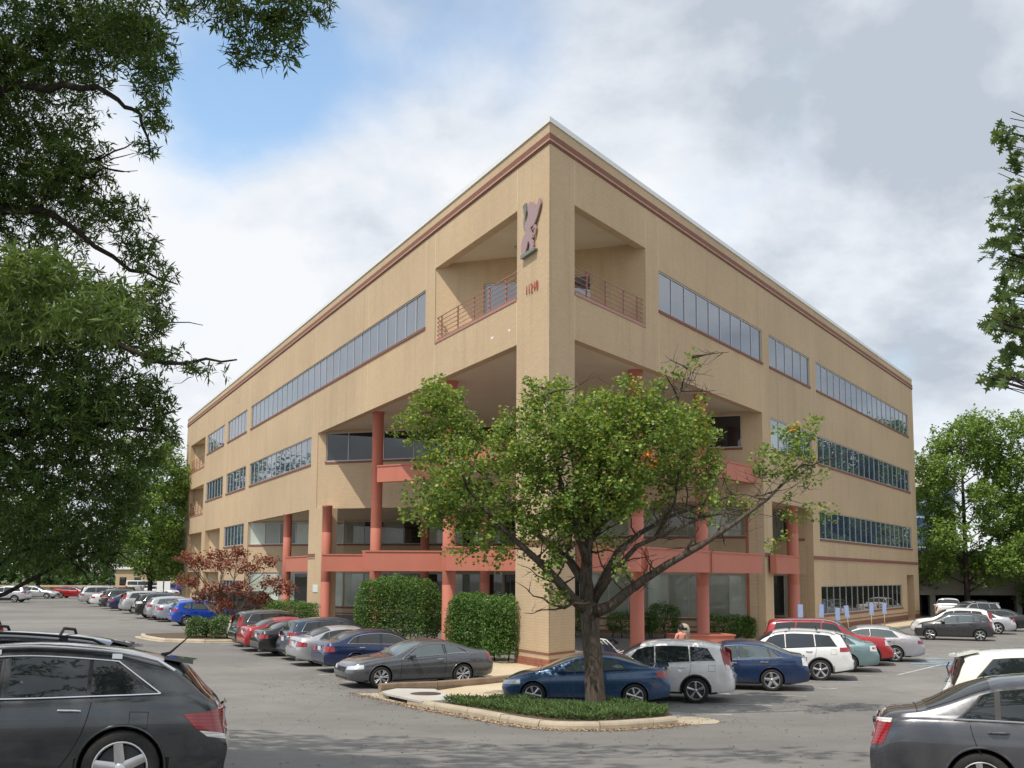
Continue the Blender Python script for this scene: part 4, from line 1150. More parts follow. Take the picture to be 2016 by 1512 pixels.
    # lamps
    for sd in (1, -1):
        for t in d['tail']:
            mb = MB(); b.corner(mb, t['lo'], t['hi'], t['x'], t['y'], 1, sd); sh('tail_lamp', mb, [t.get('mat', M_tail)])
        for t in d['head']:
            mb = MB(); b.corner(mb, t['lo'], t['hi'], t['x'], t['y'], 0, sd); sh('headlamp', mb, [t.get('mat', M_head)])
    # plates, grille, lower bumpers
    z = d.get('plate_r', .85); x = b.shear(L, z)
    mb = MB(); mb.box(x + .004, x + .016, -.16, .16, z - .08, z + .08); sh('number_plate', mb, [M_plate])
    if d.get('plate_trim', True):
        mb = MB(); mb.box(x - .01, x + .02, -.30, .30, z + .10, z + .135); sh('boot_trim', mb, [M_chrome if d.get('chrome', 2) >= 2 else M_trim])
    zg0, zg1, wg = d.get('grille', (.46, .64, .38)); mb = MB()
    xg = min(b.shear(0, zg0), b.shear(0, zg1)); n = 4
    for i in range(n):
        za = zg0 + (zg1 - zg0) * i / n; zc = za + (zg1 - zg0) / n * .72; xa = b.shear(0, za); xc = b.shear(0, zc); ww = wg * (1 - .08 * (i - 1.5) ** 2 / 2.25)
        mb.hexa([(xa - .016, -ww, za), (xa + .03, -ww, za), (xa + .03, ww, za), (xa - .016, ww, za), (xc - .016, -ww, zc), (xc + .03, -ww, zc), (xc + .03, ww, zc), (xc - .016, ww, zc)])
    sh('grille', mb, [M_trim])
    mb = MB(); za, zc = b.zb + .10, b.zb + .24; xa = b.shear(0, za); mb.box(xa - .012, xa + .06, -.5, .5, za, zc); sh('air_intake', mb, [M_trim])
    mb = MB(); za = b.zb + .115; xa = b.shear(L, za + .05); mb.box(xa - .08, xa + .006, -hw * .62, hw * .62, za, za + .09); sh('rear_bumper_insert', mb, [M_trim])
    mb = MB(); mb.tube([(L - .32, -.45, .25), (L - .06, -.45, .25)], .03, 10); sh('exhaust_pipe', mb, [M_chrome])
    # bonnet and boot gaps
    for xx, qa in ((d['cowl'] - .03, NB + NS), (d.get('bootgap', 0), NB + NS)):
        if xx:
            pts = [tuple(b.pt(xx, q, 1) + Vector((0, 0, .002))) for q in np.linspace(qa, Q - .01, 8)] + [tuple(b.pt(xx, q, -1) + Vector((0, 0, .002))) for q in np.linspace(Q - .01, qa, 8)]
            mb = MB(); mb.tube(pts, .006, 4); sh('panel_gap', mb, [M_seam])
    if d.get('rails'):
        r0, r1 = d['rails']
        for sd in (1, -1):
            xs = np.linspace(r0, r1, 14); pts = []
            for i, x in enumerate(xs):
                p = b.pt(x, NB + NS + 1.2, sd); e = min(i, len(xs) - 1 - i); pts.append((p.x, p.y, p.z + (.005 if e == 0 else .055)))
            mb = MB(); mb.tube(pts, .020, 8)
            for t in (.25, .75):
                x = r0 + (r1 - r0) * t; p = b.pt(x, NB + NS + 1.2, sd); mb.box(p.x - .05, p.x + .05, p.y - .014, p.y + .014, p.z - .02, p.z + .038)
            sh('roof_rail', mb, [d.get('railmat', M_trim)])
        if d.get('bars'):
            for t in (.30, .72):
                x = r0 + (r1 - r0) * t; p = b.pt(x, NB + NS + 1.2, 1); zt = float(b.top(x)) + .05
                mb = MB(); mb.tube([(x, -p.y, p.z + .05), (x, -p.y * .6, zt + .02), (x, p.y * .6, zt + .02), (x, p.y, p.z + .05)], .022, 8); sh('roof_bar', mb, [M_trim])
    if d.get('spoiler'):
        x0, x1, dz = d['spoiler']; mb = MB(); ww = hw * d.get('spw', .66)
        za = float(b.top(x0)) + .006; zc = za + dz
        mb.hexa([(x0, -ww, za - .03), (x1, -ww * .94, zc - .045), (x1, ww * .94, zc - .045), (x0, ww, za - .03), (x0, -ww, za), (x1, -ww * .94, zc), (x1, ww * .94, zc), (x0, ww, za)])
        o = sh('spoiler', mb, [P0], ang=50); painted.append(o)
    if d.get('antenna'):
        ax = d['antenna']; zt = float(b.top(ax)); mb = MB(); mb.tube([(ax, 0, zt - .01), (ax + .09, 0, zt + .025), (ax + .30, 0, zt + .23)], [.03, .014, .005], 6); sh('antenna', mb, [M_trim])
    if d.get('wiper'):
        x = d['dk'] - .10; p = b.pt(x, Q - .01, 1); mb = MB(); mb.tube([(p.x + .05, 0, p.z), (p.x + .06, .12, p.z + .10), (p.x + .0, .34, p.z + .16)], .012, 6); sh('rear_wiper', mb, [M_trim])
    if d.get('fuel'):
        x, z = d['fuel']; y = b.yz(x, z); sd = 1
        pts = [(x + dx, sd * (b.yz(x + dx, z + dz) + .0015), z + dz) for dx, dz in ((-.09, -.08), (.09, -.08), (.09, .08), (-.09, .08), (-.09, -.08))]
        for sd in (1, -1): 
            mb = MB(); mb.tube([(p[0], sd * p[1], p[2]) for p in pts], .004, 4)
            if sd == 1: sh('fuel_flap', mb, [M_seam])
    if d.get('bed'):                                                     # pickup: near-black sheet on the deck imitates the shaded hollow of a bed
        x0, x1, w, zf = d['bed']; zt = float(b.top((x0 + x1) / 2)); mb = MB(); mb.box(x0, x1, -w, w, zt - .02, zt + .004); sh('load_bed_shade', mb, [M_well])
        mb = MB(); zz = .62; xx = b.shear(L, zz); mb.box(xx - .04, xx + .12, -hw * .92, hw * .92, .48, .66); sh('rear_bumper', mb, [M_chrome])
        mb = MB(); xx = b.shear(L, 1.0); mb.box(xx + .001, xx + .03, -.12, .12, 1.0, 1.07); sh('tailgate_handle', mb, [M_trim])
    # wheels
    tm, rm = wheel_meshes(d.get('wheel', 'five'))
    for ax in b.ax:
        for sd in (1, -1):
            w = bpy.data.objects.new('wheel', None); COL.objects.link(w); w.parent = root; w.location = (ax, sd * (hw - .115), b.r); w.rotation_euler = (0, .37 * ax, 0 if sd > 0 else PI)
            w.scale = (b.r, .36, b.r); w.empty_display_size = .1
            add('tyre', tm, w); add('rim', rm, w)
    # centre the car on its origin: nose towards +x
    T = Matrix.Translation((L / 2, 0, 0)) @ Matrix.Diagonal((-1, 1, 1, 1))
    root['painted'] = 1
    for o in list(root.children):
        if o.name.startswith('wheel'):
            o.location.x = L / 2 - o.location.x
        else:
            for sub in [o] + list(o.children):
                if 'flip' not in sub.data: 
                    sub.data.transform(T); sub.data.flip_normals(); sub.data['flip'] = 1
    for o in painted: o['_paint'] = 1
    return root

_first = {}
def car(kind, color, x, y, heading, label, cat='car', group=None, name='parked_car', z=None, glass=None):
    """heading in degrees: direction of the nose"""
    if kind not in _first:
        r = build_car(kind); _first[kind] = r; tmpl = r; r['_used'] = 0
    r = _first[kind]
    if r['_used']: o = copy_tree(r)
    else: o = r; r['_used'] = 1
    o.name = name
    h = math.radians(heading); f = Vector((math.cos(h), math.sin(h))); s = Vector((-f.y, f.x)); d = SPEC[kind]
    hb = d['wb'] / 2; hw = d['W'] / 2
    zf = (G(x + f.x * hb + s.x * hw, y + f.y * hb + s.y * hw) + G(x + f.x * hb - s.x * hw, y + f.y * hb - s.y * hw)) / 2
    zr = (G(x - f.x * hb + s.x * hw, y - f.y * hb + s.y * hw) + G(x - f.x * hb - s.x * hw, y - f.y * hb - s.y * hw)) / 2
    zl = (G(x + s.x * hw, y + s.y * hw)); zq = (G(x - s.x * hw, y - s.y * hw))
    fx = Vector((f.x * d['wb'], f.y * d['wb'], zf - zr)).normalized(); sy = Vector((s.x * W_(d), s.y * W_(d), zl - zq)).normalized(); up = fx.cross(sy).normalized(); sy = up.cross(fx)
    o.matrix_world = Matrix(((fx.x, sy.x, up.x, x), (fx.y, sy.y, up.y, y), (fx.z, sy.z, up.z, (zf + zr) / 2 if z is None else z), (0, 0, 0, 1)))
    setp(o, label, cat, group)
    pm = PNT[color]
    for ch in o.children:
        if ch.get('_paint'):
            for sl in ch.material_slots:
                if sl.material and sl.material.name.endswith('_paint'): sl.link = 'OBJECT'; sl.material = pm
    return o
def W_(d): return d['W']
def spec(base=None, **k):
    d = dict(base or {}); d.update(k); return d
SEDAN = dict(L=4.83, W=1.81, fo=.95, wb=2.76, wd=.655, zb=.19, lean=.44,
    top=[(0, .60), (.04, .70), (.30, .81), (1.2, .96), (1.38, .99), (2.05, 1.33), (2.45, 1.445), (2.9, 1.47), (3.4, 1.435), (3.75, 1.355), (4.25, 1.125), (4.38, 1.09), (4.70, 1.06), (4.79, 1.0), (4.83, .90)],
    belt=[(0, .55), (.3, .71), (1.3, .87), (2.5, .93), (3.6, .98), (4.3, 1.0), (4.7, .95), (4.83, .80)],
    cowl=1.38, rf=2.30, rr=3.52, dk=4.28, bootgap=4.36,
    panes=[(1.66, 2.72, 2.10, 2.69), (2.82, 3.62, 2.78, 3.55), (3.70, 3.98, 3.63, 3.72)],
    seams=[(1.60, 1.56), (2.77, 2.79), (3.72, 3.45)], handles=[2.58, 3.48], mirror=1.78, fuel=(4.05, .84),
    tail=[dict(lo=(.74, .72), hi=(.88, .94), x=.34, y=.46)], head=[dict(lo=(.60, .56), hi=(.72, .66), x=.42, y=.46)], plate_r=.82)
SUV = dict(L=4.56, W=1.82, fo=.89, wb=2.62, wd=.70, zb=.23, lean=.36, clad=.30,
    top=[(0, .72), (.05, .86), (.3, .97), (1.0, 1.07), (1.15, 1.10), (1.80, 1.50), (2.15, 1.625), (2.7, 1.675), (3.4, 1.66), (3.95, 1.605), (4.20, 1.54), (4.34, 1.33), (4.45, 1.10), (4.52, .98), (4.56, .88)],
    belt=[(0, .68), (.3, .86), (1.1, .99), (2.5, 1.04), (3.8, 1.12), (4.25, 1.13), (4.48, .98), (4.56, .80)],
    rear=[(0, -.16), (.30, -.06), (.44, 0), (.66, 0), (.74, -.05), (.95, -.07), (1.2, -.10), (1.9, -.12)],
    cowl=1.15, rf=2.0, rr=4.16, dk=4.44, panes=[(1.50, 2.36, 1.92, 2.34), (2.46, 3.32, 2.43, 3.28), (3.42, 4.02, 3.37, 3.80)],
    seams=[(1.42, 1.38), (2.41, 2.42), (3.40, 3.10)], handles=[2.20, 3.16], mirror=1.62, fuel=(3.95, .95),
    tail=[dict(lo=(.92, .92), hi=(1.10, 1.14), x=.34, y=.50)], head=[dict(lo=(.74, .72), hi=(.90, .84), x=.45, y=.48)], plate_r=.84, grille=(.58, .80, .40), wiper=1)
SPEC = dict(
    coupe=spec(SEDAN, glass=M_cglass_l, L=4.85, W=1.845, fo=.96, wb=2.74, wd=.66,
        top=[(0, .60), (.04, .70), (.28, .80), (.8, .90), (1.28, .955), (1.45, .985), (2.05, 1.29), (2.45, 1.395), (2.8, 1.42), (3.15, 1.40), (3.6, 1.295), (4.1, 1.135), (4.3, 1.085), (4.62, 1.065), (4.77, 1.02), (4.82, .95), (4.85, .86)],
        belt=[(0, .55), (.3, .69), (1.3, .85), (2.5, .915), (3.6, .985), (4.25, 1.0), (4.7, .95), (4.85, .80)], cowl=1.45, rf=2.30, rr=3.15, dk=4.16, bootgap=4.28,
        panes=[(1.72, 3.06, 2.18, 3.02), (3.16, 3.86, 3.12, 3.52)], seams=[(1.62, 1.58), (3.12, 3.05)], handles=[2.90], mirror=1.95, wheel='split',
        tail=[dict(lo=(.74, .78), hi=(.98, .92), x=(.20, .34), y=.50)], grille=(.50, .64, .34)),
    civic=spec(SEDAN, glass=M_cglass_l, L=4.44, W=1.75, fo=.86, wb=2.65, wd=.63,
        top=[(0, .58), (.04, .68), (.25, .78), (.75, .90), (1.05, .97), (1.75, 1.27), (2.2, 1.38), (2.6, 1.40), (2.95, 1.375), (3.4, 1.26), (3.85, 1.10), (4.0, 1.065), (4.25, 1.05), (4.38, 1.01), (4.42, .95), (4.44, .86)],
        belt=[(0, .53), (.3, .69), (1.1, .85), (2.3, .91), (3.4, .98), (3.95, .99), (4.3, .95), (4.44, .80)], cowl=1.05, rf=2.05, rr=3.02, dk=3.90, bootgap=4.0,
        panes=[(1.50, 2.62, 1.95, 2.60), (2.72, 3.32, 2.68, 3.06)], seams=[(1.30, 1.26), (2.68, 2.62)], handles=[2.50], mirror=1.62, wheel='six', chrome=0, spoiler=(4.12, 4.42, .05), spw=.70,
        tail=[dict(lo=(.80, .76), hi=(.97, .93), x=.34, y=.40)], head=[dict(lo=(.58, .55), hi=(.70, .64), x=.50, y=.46)], plate_r=.86),
    sedan=spec(SEDAN, wheel='five'),
    altima=spec(SEDAN, glass=M_cglass_l, L=4.86, W=1.79, wb=2.80, fo=.96, wd=.66, wheel='star', handles=[2.62, 3.55],
        tail=[dict(lo=(.78, .74), hi=(1.0, .98), x=.16, y=.58, mat=M_white_lens), dict(lo=(.84, .82), hi=(.94, .92), x=.10, y=.62)], panes=[(1.66, 2.74, 2.10, 2.70), (2.84, 3.72, 2.80, 3.62), (3.76, 4.02, 3.68, 3.76)]),
    camry=spec(SEDAN, L=4.80, W=1.795, wb=2.72, fo=.94, wd=.655, wheel='five', chrome=1, hdz=.11,
        top=[(0, .60), (.04, .70), (.30, .82), (1.15, .97), (1.33, 1.0), (2.0, 1.35), (2.4, 1.47), (2.85, 1.495), (3.35, 1.46), (3.7, 1.37), (4.15, 1.165), (4.28, 1.12), (4.62, 1.085), (4.74, 1.03), (4.78, .97), (4.80, .88)], cowl=1.33, rf=2.25, rr=3.46, dk=4.20, bootgap=4.27,
        panes=[(1.62, 2.66, 2.05, 2.63), (2.76, 3.42, 2.72, 3.40), (3.48, 3.86, 3.46, 3.58)], seams=[(1.55, 1.50), (2.71, 2.73), (3.74, 3.40)], handles=[2.52, 3.46],
        tail=[dict(lo=(.72, .70), hi=(.96, .97), x=(.12, .22), y=.50), dict(lo=(.955, .96), hi=(1.0, 1.0), x=(.20, .22), y=.62, mat=M_white_lens)], spoiler=None),
    tl=spec(SEDAN, glass=M_cglass_l, L=4.90, W=1.785, wb=2.745, fo=.98, wd=.645, wheel='star', chrome=1, panes=[(1.70, 2.76, 2.12, 2.73), (2.86, 3.86, 2.82, 3.62)],
        tail=[dict(lo=(.74, .74), hi=(.88, .88), x=.26, y=.40, mat=M_tail_dk)]),
    charger=spec(SEDAN, L=5.08, W=1.89, wb=3.05, fo=.97, wd=.72, wheel='five', tail=[dict(lo=(.76, .76), hi=(.98, .98), x=.14, y=.36)]),
    camry07=spec(SEDAN, glass=M_cglass_l, L=4.81, W=1.82, wb=2.775, fo=.97, tail=[dict(lo=(.78, .76), hi=(.96, .96), x=.28, y=.52, mat=M_white_lens), dict(lo=(.84, .82), hi=(.92, .92), x=.20, y=.54)]),
    crv=spec(SUV, L=4.53, W=1.82, wheel='five', chrome=1, rails=None,
        tail=[dict(lo=(.92, .90), hi=(1.46, 1.30), x=(.17, .34), y=.66), dict(lo=(.90, .90), hi=(1.03, 1.03), x=(.16, .19), y=.62, mat=M_white_lens)]),
    crv4=spec(SUV, L=4.53, W=1.82, wheel='five', chrome=2, tail=[dict(lo=(.98, .96), hi=(1.44, 1.26), x=(.24, .34), y=.66), dict(lo=(.92, .92), hi=(1.06, 1.06), x=.40, y=.50)]),
    rogue=spec(SUV, L=4.63, W=1.84, wheel='split', chrome=2, tail=[dict(lo=(.92, .92), hi=(1.10, 1.12), x=.46, y=.50), dict(lo=(.94, .92), hi=(.98, .98), x=.50, y=.48, mat=M_white_lens)]),
    rav4=spec(SUV, L=4.57, W=1.845, wheel='five', chrome=0, rails=(1.9, 4.0), railmat=M_chrome, bars=1, clad=.40, tail=[dict(lo=(.96, .98), hi=(1.10, 1.12), x=.42, y=.40)], spoiler=(4.0, 4.28, -.06)),
    mkx=spec(SUV, L=4.74, W=1.93, fo=.92, wb=2.825, wd=.74, wheel='ten', chrome=2, clad=0, tail=[dict(lo=(.98, .96), hi=(1.12, 1.12), x=.40, y=.30, mat=M_white_lens)],
        top=[(0, .78), (.05, .92), (.3, 1.03), (1.05, 1.12), (1.2, 1.15), (1.85, 1.54), (2.2, 1.66), (2.8, 1.71), (3.5, 1.69), (4.1, 1.62), (4.36, 1.55), (4.5, 1.34), (4.62, 1.12), (4.70, 1.0), (4.74, .90)], belt=[(0, .74), (.3, .92), (1.2, 1.05), (2.5, 1.09), (4.0, 1.15), (4.4, 1.15), (4.65, 1.0), (4.74, .82)], cowl=1.2, rf=2.05, rr=4.30, dk=4.60,
        panes=[(1.55, 2.48, 1.98, 2.46), (2.58, 3.52, 2.55, 3.46), (3.62, 4.18, 3.56, 3.96)]),
    explorer=spec(SUV, L=5.02, W=2.0, fo=.95, wb=2.865, wd=.77, wheel='five', chrome=1, rails=(2.0, 4.5), railmat=M_chrome, clad=.36,
        top=[(0, .82), (.05, .98), (.3, 1.08), (1.15, 1.16), (1.35, 1.20), (2.0, 1.62), (2.35, 1.75), (2.9, 1.79), (3.8, 1.78), (4.5, 1.73), (4.72, 1.66), (4.84, 1.38), (4.94, 1.12), (4.99, 1.0), (5.02, .90)], belt=[(0, .78), (.3, .98), (1.3, 1.10), (2.7, 1.14), (4.4, 1.18), (4.75, 1.18), (4.95, 1.0), (5.02, .82)],
        cowl=1.35, rf=2.2, rr=4.66, dk=4.93, panes=[(1.72, 2.66, 2.12, 2.64), (2.76, 3.66, 2.74, 3.60), (3.76, 4.52, 3.70, 4.40)], seams=[(1.62, 1.58), (2.71, 2.72), (3.72, 3.45)], handles=[2.50, 3.50], mirror=1.84, grille=(.62, .90, .50),
        head=[dict(lo=(.80, .78), hi=(1.0, .94), x=.30, y=.52)]),
    venza=spec(SUV, L=4.83, W=1.905, fo=1.04, wb=2.775, wd=.756, zb=.22, wheel='star', chrome=2, clad=0, gap=.05, lean=.40,
        top=[(0, .72), (.05, .86), (.3, .97), (1.05, 1.05), (1.22, 1.08), (1.95, 1.46), (2.35, 1.57), (2.9, 1.61), (3.6, 1.585), (4.10, 1.50), (4.28, 1.44), (4.38, 1.36), (4.56, 1.18), (4.72, 1.06), (4.80, .97), (4.83, .90)],
        belt=[(0, .68), (.3, .86), (1.2, .98), (2.6, 1.02), (3.8, 1.09), (4.3, 1.12), (4.70, 1.02), (4.83, .82)],
        rear=[(0, -.16), (.28, -.08), (.42, 0), (.60, .02), (.70, -.02), (.80, -.05), (.95, -.06), (1.2, -.10), (1.9, -.12)],
        cowl=1.22, rf=2.15, rr=4.30, dk=4.70, panes=[(1.62, 2.58, 2.10, 2.56), (2.68, 3.42, 2.65, 3.40), (3.46, 4.10, 3.44, 3.66)], seams=[(1.50, 1.45), (2.63, 2.64), (3.48, 3.18)], handles=[2.44, 3.28], mirror=1.75, fuel=(3.95, .86),
        tail=[dict(lo=(.78, .70), hi=(.92, 1.02), x=(.30, .44), y=.56), dict(lo=(.70, .66), hi=(.76, .72), x=(.18, .26), y=.56, mat=M_white_lens)], spoiler=(4.12, 4.42, -.03), spw=.62, antenna=4.05, rails=(1.9, 4.25), railmat=M_chrome, rgq=1.3, plate_r=.88, wiper=0),
    highlander=spec(SUV, L=4.79, W=1.91, fo=.93, wb=2.79, wd=.75, wheel='five', chrome=2, rails=(1.9, 4.2), bars=1, railmat=M_trim,
        top=[(0, .78), (.05, .94), (.3, 1.04), (1.1, 1.12), (1.28, 1.15), (1.95, 1.56), (2.3, 1.69), (2.9, 1.74), (3.7, 1.72), (4.25, 1.66), (4.47, 1.58), (4.60, 1.33), (4.70, 1.12), (4.76, 1.0), (4.79, .90)], belt=[(0, .74), (.3, .94), (1.3, 1.05), (2.7, 1.10), (4.2, 1.15), (4.5, 1.15), (4.72, 1.0), (4.79, .82)], cowl=1.28, rf=2.15, rr=4.42, dk=4.69,
        panes=[(1.66, 2.58, 2.06, 2.56), (2.68, 3.56, 2.66, 3.52), (3.66, 4.30, 3.62, 4.14)], spoiler=(4.26, 4.56, -.05)),
    minivan=spec(SUV, L=5.10, W=1.96, fo=.98, wb=3.0, wd=.70, wheel='five', chrome=1, clad=0, lean=.33,
        top=[(0, .74), (.05, .88), (.3, 1.0), (.85, 1.12), (1.02, 1.16), (1.85, 1.60), (2.3, 1.72), (3.0, 1.755), (4.0, 1.74), (4.55, 1.69), (4.74, 1.62), (4.88, 1.36), (5.0, 1.12), (5.06, 1.0), (5.10, .88)], belt=[(0, .70), (.3, .90), (1.1, 1.05), (2.8, 1.06), (4.2, 1.10), (4.78, 1.12), (5.02, 1.0), (5.10, .80)], cowl=1.02, rf=2.1, rr=4.70, dk=4.99,
        panes=[(1.50, 2.50, 1.98, 2.48), (2.60, 3.62, 2.58, 3.60), (3.72, 4.72, 3.70, 4.30)], seams=[(1.40, 1.36), (2.55, 2.56), (3.67, 3.66)], handles=[2.36, 2.78], mirror=1.62,
        tail=[dict(lo=(.82, .80), hi=(.96, .98), x=.40, y=.54)], spoiler=(4.5, 4.82, -.06)),
    hatch=spec(SUV, glass=M_cglass_l, L=4.30, W=1.70, fo=.85, wb=2.60, wd=.61, zb=.19, clad=0, chrome=0, wheel='steel', lean=.38,
        top=[(0, .62), (.04, .74), (.25, .86), (.85, 1.0), (1.0, 1.03), (1.70, 1.40), (2.1, 1.50), (2.6, 1.535), (3.2, 1.51), (3.75, 1.44), (3.95, 1.385), (4.10, 1.17), (4.18, 1.06), (4.26, .93), (4.30, .84)], belt=[(0, .58), (.3, .74), (1.0, .90), (2.3, .94), (3.4, 1.0), (4.0, 1.05), (4.22, .93), (4.30, .76)],
        cowl=1.0, rf=1.95, rr=3.90, dk=4.15, panes=[(1.42, 2.28, 1.86, 2.26), (2.38, 3.18, 2.36, 3.14), (3.28, 3.66, 3.22, 3.52)], seams=[(1.30, 1.26), (2.33, 2.34), (3.26, 2.95)], handles=[2.14, 3.04], mirror=1.52, tail=[dict(lo=(.84, .82), hi=(1.02, 1.0), x=.28, y=.50)], head=[dict(lo=(.62, .60), hi=(.80, .72), x=.45, y=.46)], grille=(.48, .62, .34)),
    sonic=spec(SUV, glass=M_cglass_l, L=4.04, W=1.735, fo=.82, wb=2.525, wd=.63, zb=.19, clad=0, chrome=0, wheel='six', lean=.38,
        top=[(0, .66), (.04, .80), (.25, .90), (.82, 1.02), (.97, 1.05), (1.65, 1.41), (2.05, 1.50), (2.5, 1.52), (3.1, 1.49), (3.55, 1.42), (3.74, 1.37), (3.88, 1.16), (3.95, 1.05), (4.01, .93), (4.04, .84)], belt=[(0, .60), (.3, .80), (1.0, .93), (2.2, .98), (3.2, 1.04), (3.8, 1.06), (3.98, .93), (4.04, .76)],
        cowl=.97, rf=1.9, rr=3.70, dk=3.93, panes=[(1.40, 2.20, 1.80, 2.18), (2.30, 3.02, 2.28, 2.96), (3.10, 3.40, 3.04, 3.24)], seams=[(1.28, 1.24), (2.25, 2.26), (3.08, 2.85)], handles=[2.06, 2.92], mirror=1.5, tail=[dict(lo=(.84, .82), hi=(1.02, 1.0), x=.20, y=.50)], head=[dict(lo=(.66, .64), hi=(.84, .76), x=.38, y=.46)], grille=(.46, .68, .36)),
    pickup=spec(SUV, L=5.75, W=2.03, fo=.98, wb=3.64, wd=.79, zb=.34, clad=.40, chrome=1, wheel='six', lean=.34,
        top=[(0, .90), (.05, 1.08), (.3, 1.16), (1.3, 1.24), (1.48, 1.28), (2.05, 1.70), (2.4, 1.84), (2.9, 1.875), (3.45, 1.86), (3.72, 1.80), (3.92, 1.42), (3.98, 1.33), (4.6, 1.32), (5.65, 1.32), (5.72, 1.28), (5.75, 1.20)], belt=[(0, .84), (.3, 1.06), (1.4, 1.18), (3.0, 1.20), (3.9, 1.23), (5.6, 1.25), (5.75, 1.10)],
        rear=[(0, -.1), (.40, 0), (1.3, 0)], cowl=1.48, rf=2.25, rr=3.72, dk=3.93, panes=[(1.86, 2.78, 2.20, 2.76), (2.88, 3.62, 2.86, 3.56)], seams=[(1.72, 1.70), (2.83, 2.84), (3.70, 3.68)], handles=[2.62, 3.48], mirror=1.95, tail=[dict(lo=(.86, .86), hi=(1.24, 1.24), x=.12, y=.84)], bed=(4.05, 5.66, .78, 1.3), wiper=0, plate_r=.70, plate_trim=False, fuel=None),
    van=spec(SUV, L=5.6, W=2.0, fo=1.0, wb=3.5, wd=.72, zb=.24, clad=.34, chrome=0, wheel='steel', lean=.16,
        top=[(0, .88), (.05, 1.0), (.3, 1.12), (.7, 1.22), (.85, 1.26), (1.45, 1.78), (1.8, 1.88), (2.6, 1.92), (4.5, 1.92), (5.3, 1.90), (5.46, 1.84), (5.52, 1.5), (5.56, 1.15), (5.58, 1.0), (5.60, .9)], belt=[(0, .82), (.3, 1.02), (1.0, 1.2), (5.0, 1.22), (5.5, 1.15), (5.60, .85)], cowl=.85, rf=1.7, rr=5.44, dk=5.55,
        panes=[(1.35, 2.25, 1.62, 2.23), (2.4, 3.7, 2.4, 3.7), (3.85, 5.2, 3.85, 5.2)], seams=[(1.25, 1.2), (2.32, 2.32), (3.78, 3.78)], handles=[2.15, 2.5], mirror=1.45, plate_r=.8),
)
AZ = lambda v: math.degrees(math.atan2(v[1], v[0]))
HL, HR = AZ(DIR_L), AZ(DIR_R)
def stand(kind, color, c, wheel, heading, label, grp=None, **kw):
    """stand a car so that its near-side front or rear wheel touches the ground at c"""
    d = SPEC[kind]; h = math.radians(heading); f = Vector((math.cos(h), math.sin(h))); s = Vector((-f.y, f.x)); c = Vector(c)
    if s.dot(c) > 0: s = -s
    lx = d['L'] / 2 - (d['fo'] if wheel == 'front' else d['fo'] + d['wb'])
    p = c - f * lx - s * (d['W'] / 2 - .1)
    return car(kind, color, p.x, p.y, heading, label, kw.pop('cat', 'car'), grp, **kw)
def slot(kind, color, s, off, label, grp, flip=False, dh=0.0, **kw):
    """nose-in along the left row, s metres along it"""
    p = ROW_L0 + ROW_L_U * s + DIR_L * (SPEC[kind]['L'] / 2 + off)
    return car(kind, color, p.x, p.y, HL + (180 if flip else 0) + dh, label, 'car', grp, **kw)
GL_, GR_, GF, GN = 'cars parked nose-in along the left side', 'cars parked along the right side', 'cars far across the left lot', 'cars parked close to the camera'
GFR = 'cars parked at the far right'
stand('coupe', 'grey', (-3.95, 32.0), 'front', HL + 180, 'charcoal grey two-door coupe parked tail to the hedge beside the corner pier', GL_)
slot('sedan', 'navy', 1.15, .30, 'navy blue saloon parked next to the charcoal coupe', GL_)
slot('sedan', 'silver', 3.85, .15, 'silver saloon parked between the navy saloon and the slate blue crossover', GL_)
slot('rogue', 'slate', 6.4, .50, 'slate blue crossover with big wraparound tail lamps beside the silver saloon', GL_)
slot('sedan', 'black', 8.8, .05, 'black saloon squeezed between the slate blue crossover and the red saloon', GL_)
slot('sedan', 'red', 11.3, .10, 'dark red saloon parked beside the charcoal crossover with tall tail lamps', GL_)
slot('crv4', 'dkgrey', 13.9, .35, 'charcoal crossover with tall red tail lamps ending the row by the low shrubs', GL_)
slot('sedan', 'white', 16.5, .8, 'white saloon almost hidden behind the charcoal crossover', GL_)
stand('hatch', 'bright', (-19.0, 61.6), 'rear', HL, 'bright blue hatchback parked behind the low shrubs and red maple', GL_)
slot('sedan', 'icy', 33.4, .2, 'pale icy blue saloon parked beside the bright blue hatchback', GL_)
slot('hatch', 'silver', 35.7, .0, 'small silver hatchback between the icy blue saloon and the black crossover', GL_)
stand('mkx', 'black', (-23.6, 68.9), 'rear', HL, 'black crossover with ten-spoke wheels parked in front of the dark van', GL_)
slot('van', 'dkgrey', 36.2, 3.6, 'tall dark van standing beside the black crossover', GL_)
slot('crv', 'silver', 46.6, .0, 'silver crossover parked just beyond the black crossover', GL_)
slot('sedan', 'navy', 53.2, .0, 'navy saloon with red tail lamps far down the left row', GL_)
slot('rogue', 'dkgrey', 58.2, .0, 'dark crossover beyond the navy saloon far down the left row', GL_)
slot('sedan', 'white', 65.2, .0, 'white saloon far down the left row beside the silver people carrier', GL_)
slot('minivan', 'silver', 74.0, .0, 'silver people carrier last in the left row under the oak branches', GL_)
stand('civic', 'civic', (3.24, 27.72), 'rear', 174, 'steel blue two-door coupe parked behind the tree trunk on the island', GR_)
stand('crv', 'white', (5.05, 28.9), 'rear', 166, 'white crossover with tall red tail lamps parked beyond the steel blue coupe', GR_)
stand('altima', 'altima', (7.86, 31.84), 'rear', 166, 'deep blue saloon with round clear tail lamps beside the white crossover', GR_)
stand('rav4', 'white', (10.25, 35.0), 'rear', 165, 'white crossover with roof rack parked beyond the deep blue saloon', GR_)
stand('camry07', 'teal', (12.2, 38.2), 'rear', 165, 'pale teal saloon tucked beside the white crossover with roof rack', GR_)
stand('explorer', 'red', (13.9, 41.0), 'front', -15, 'large bright red estate with roof rails facing the aisle', GR_)
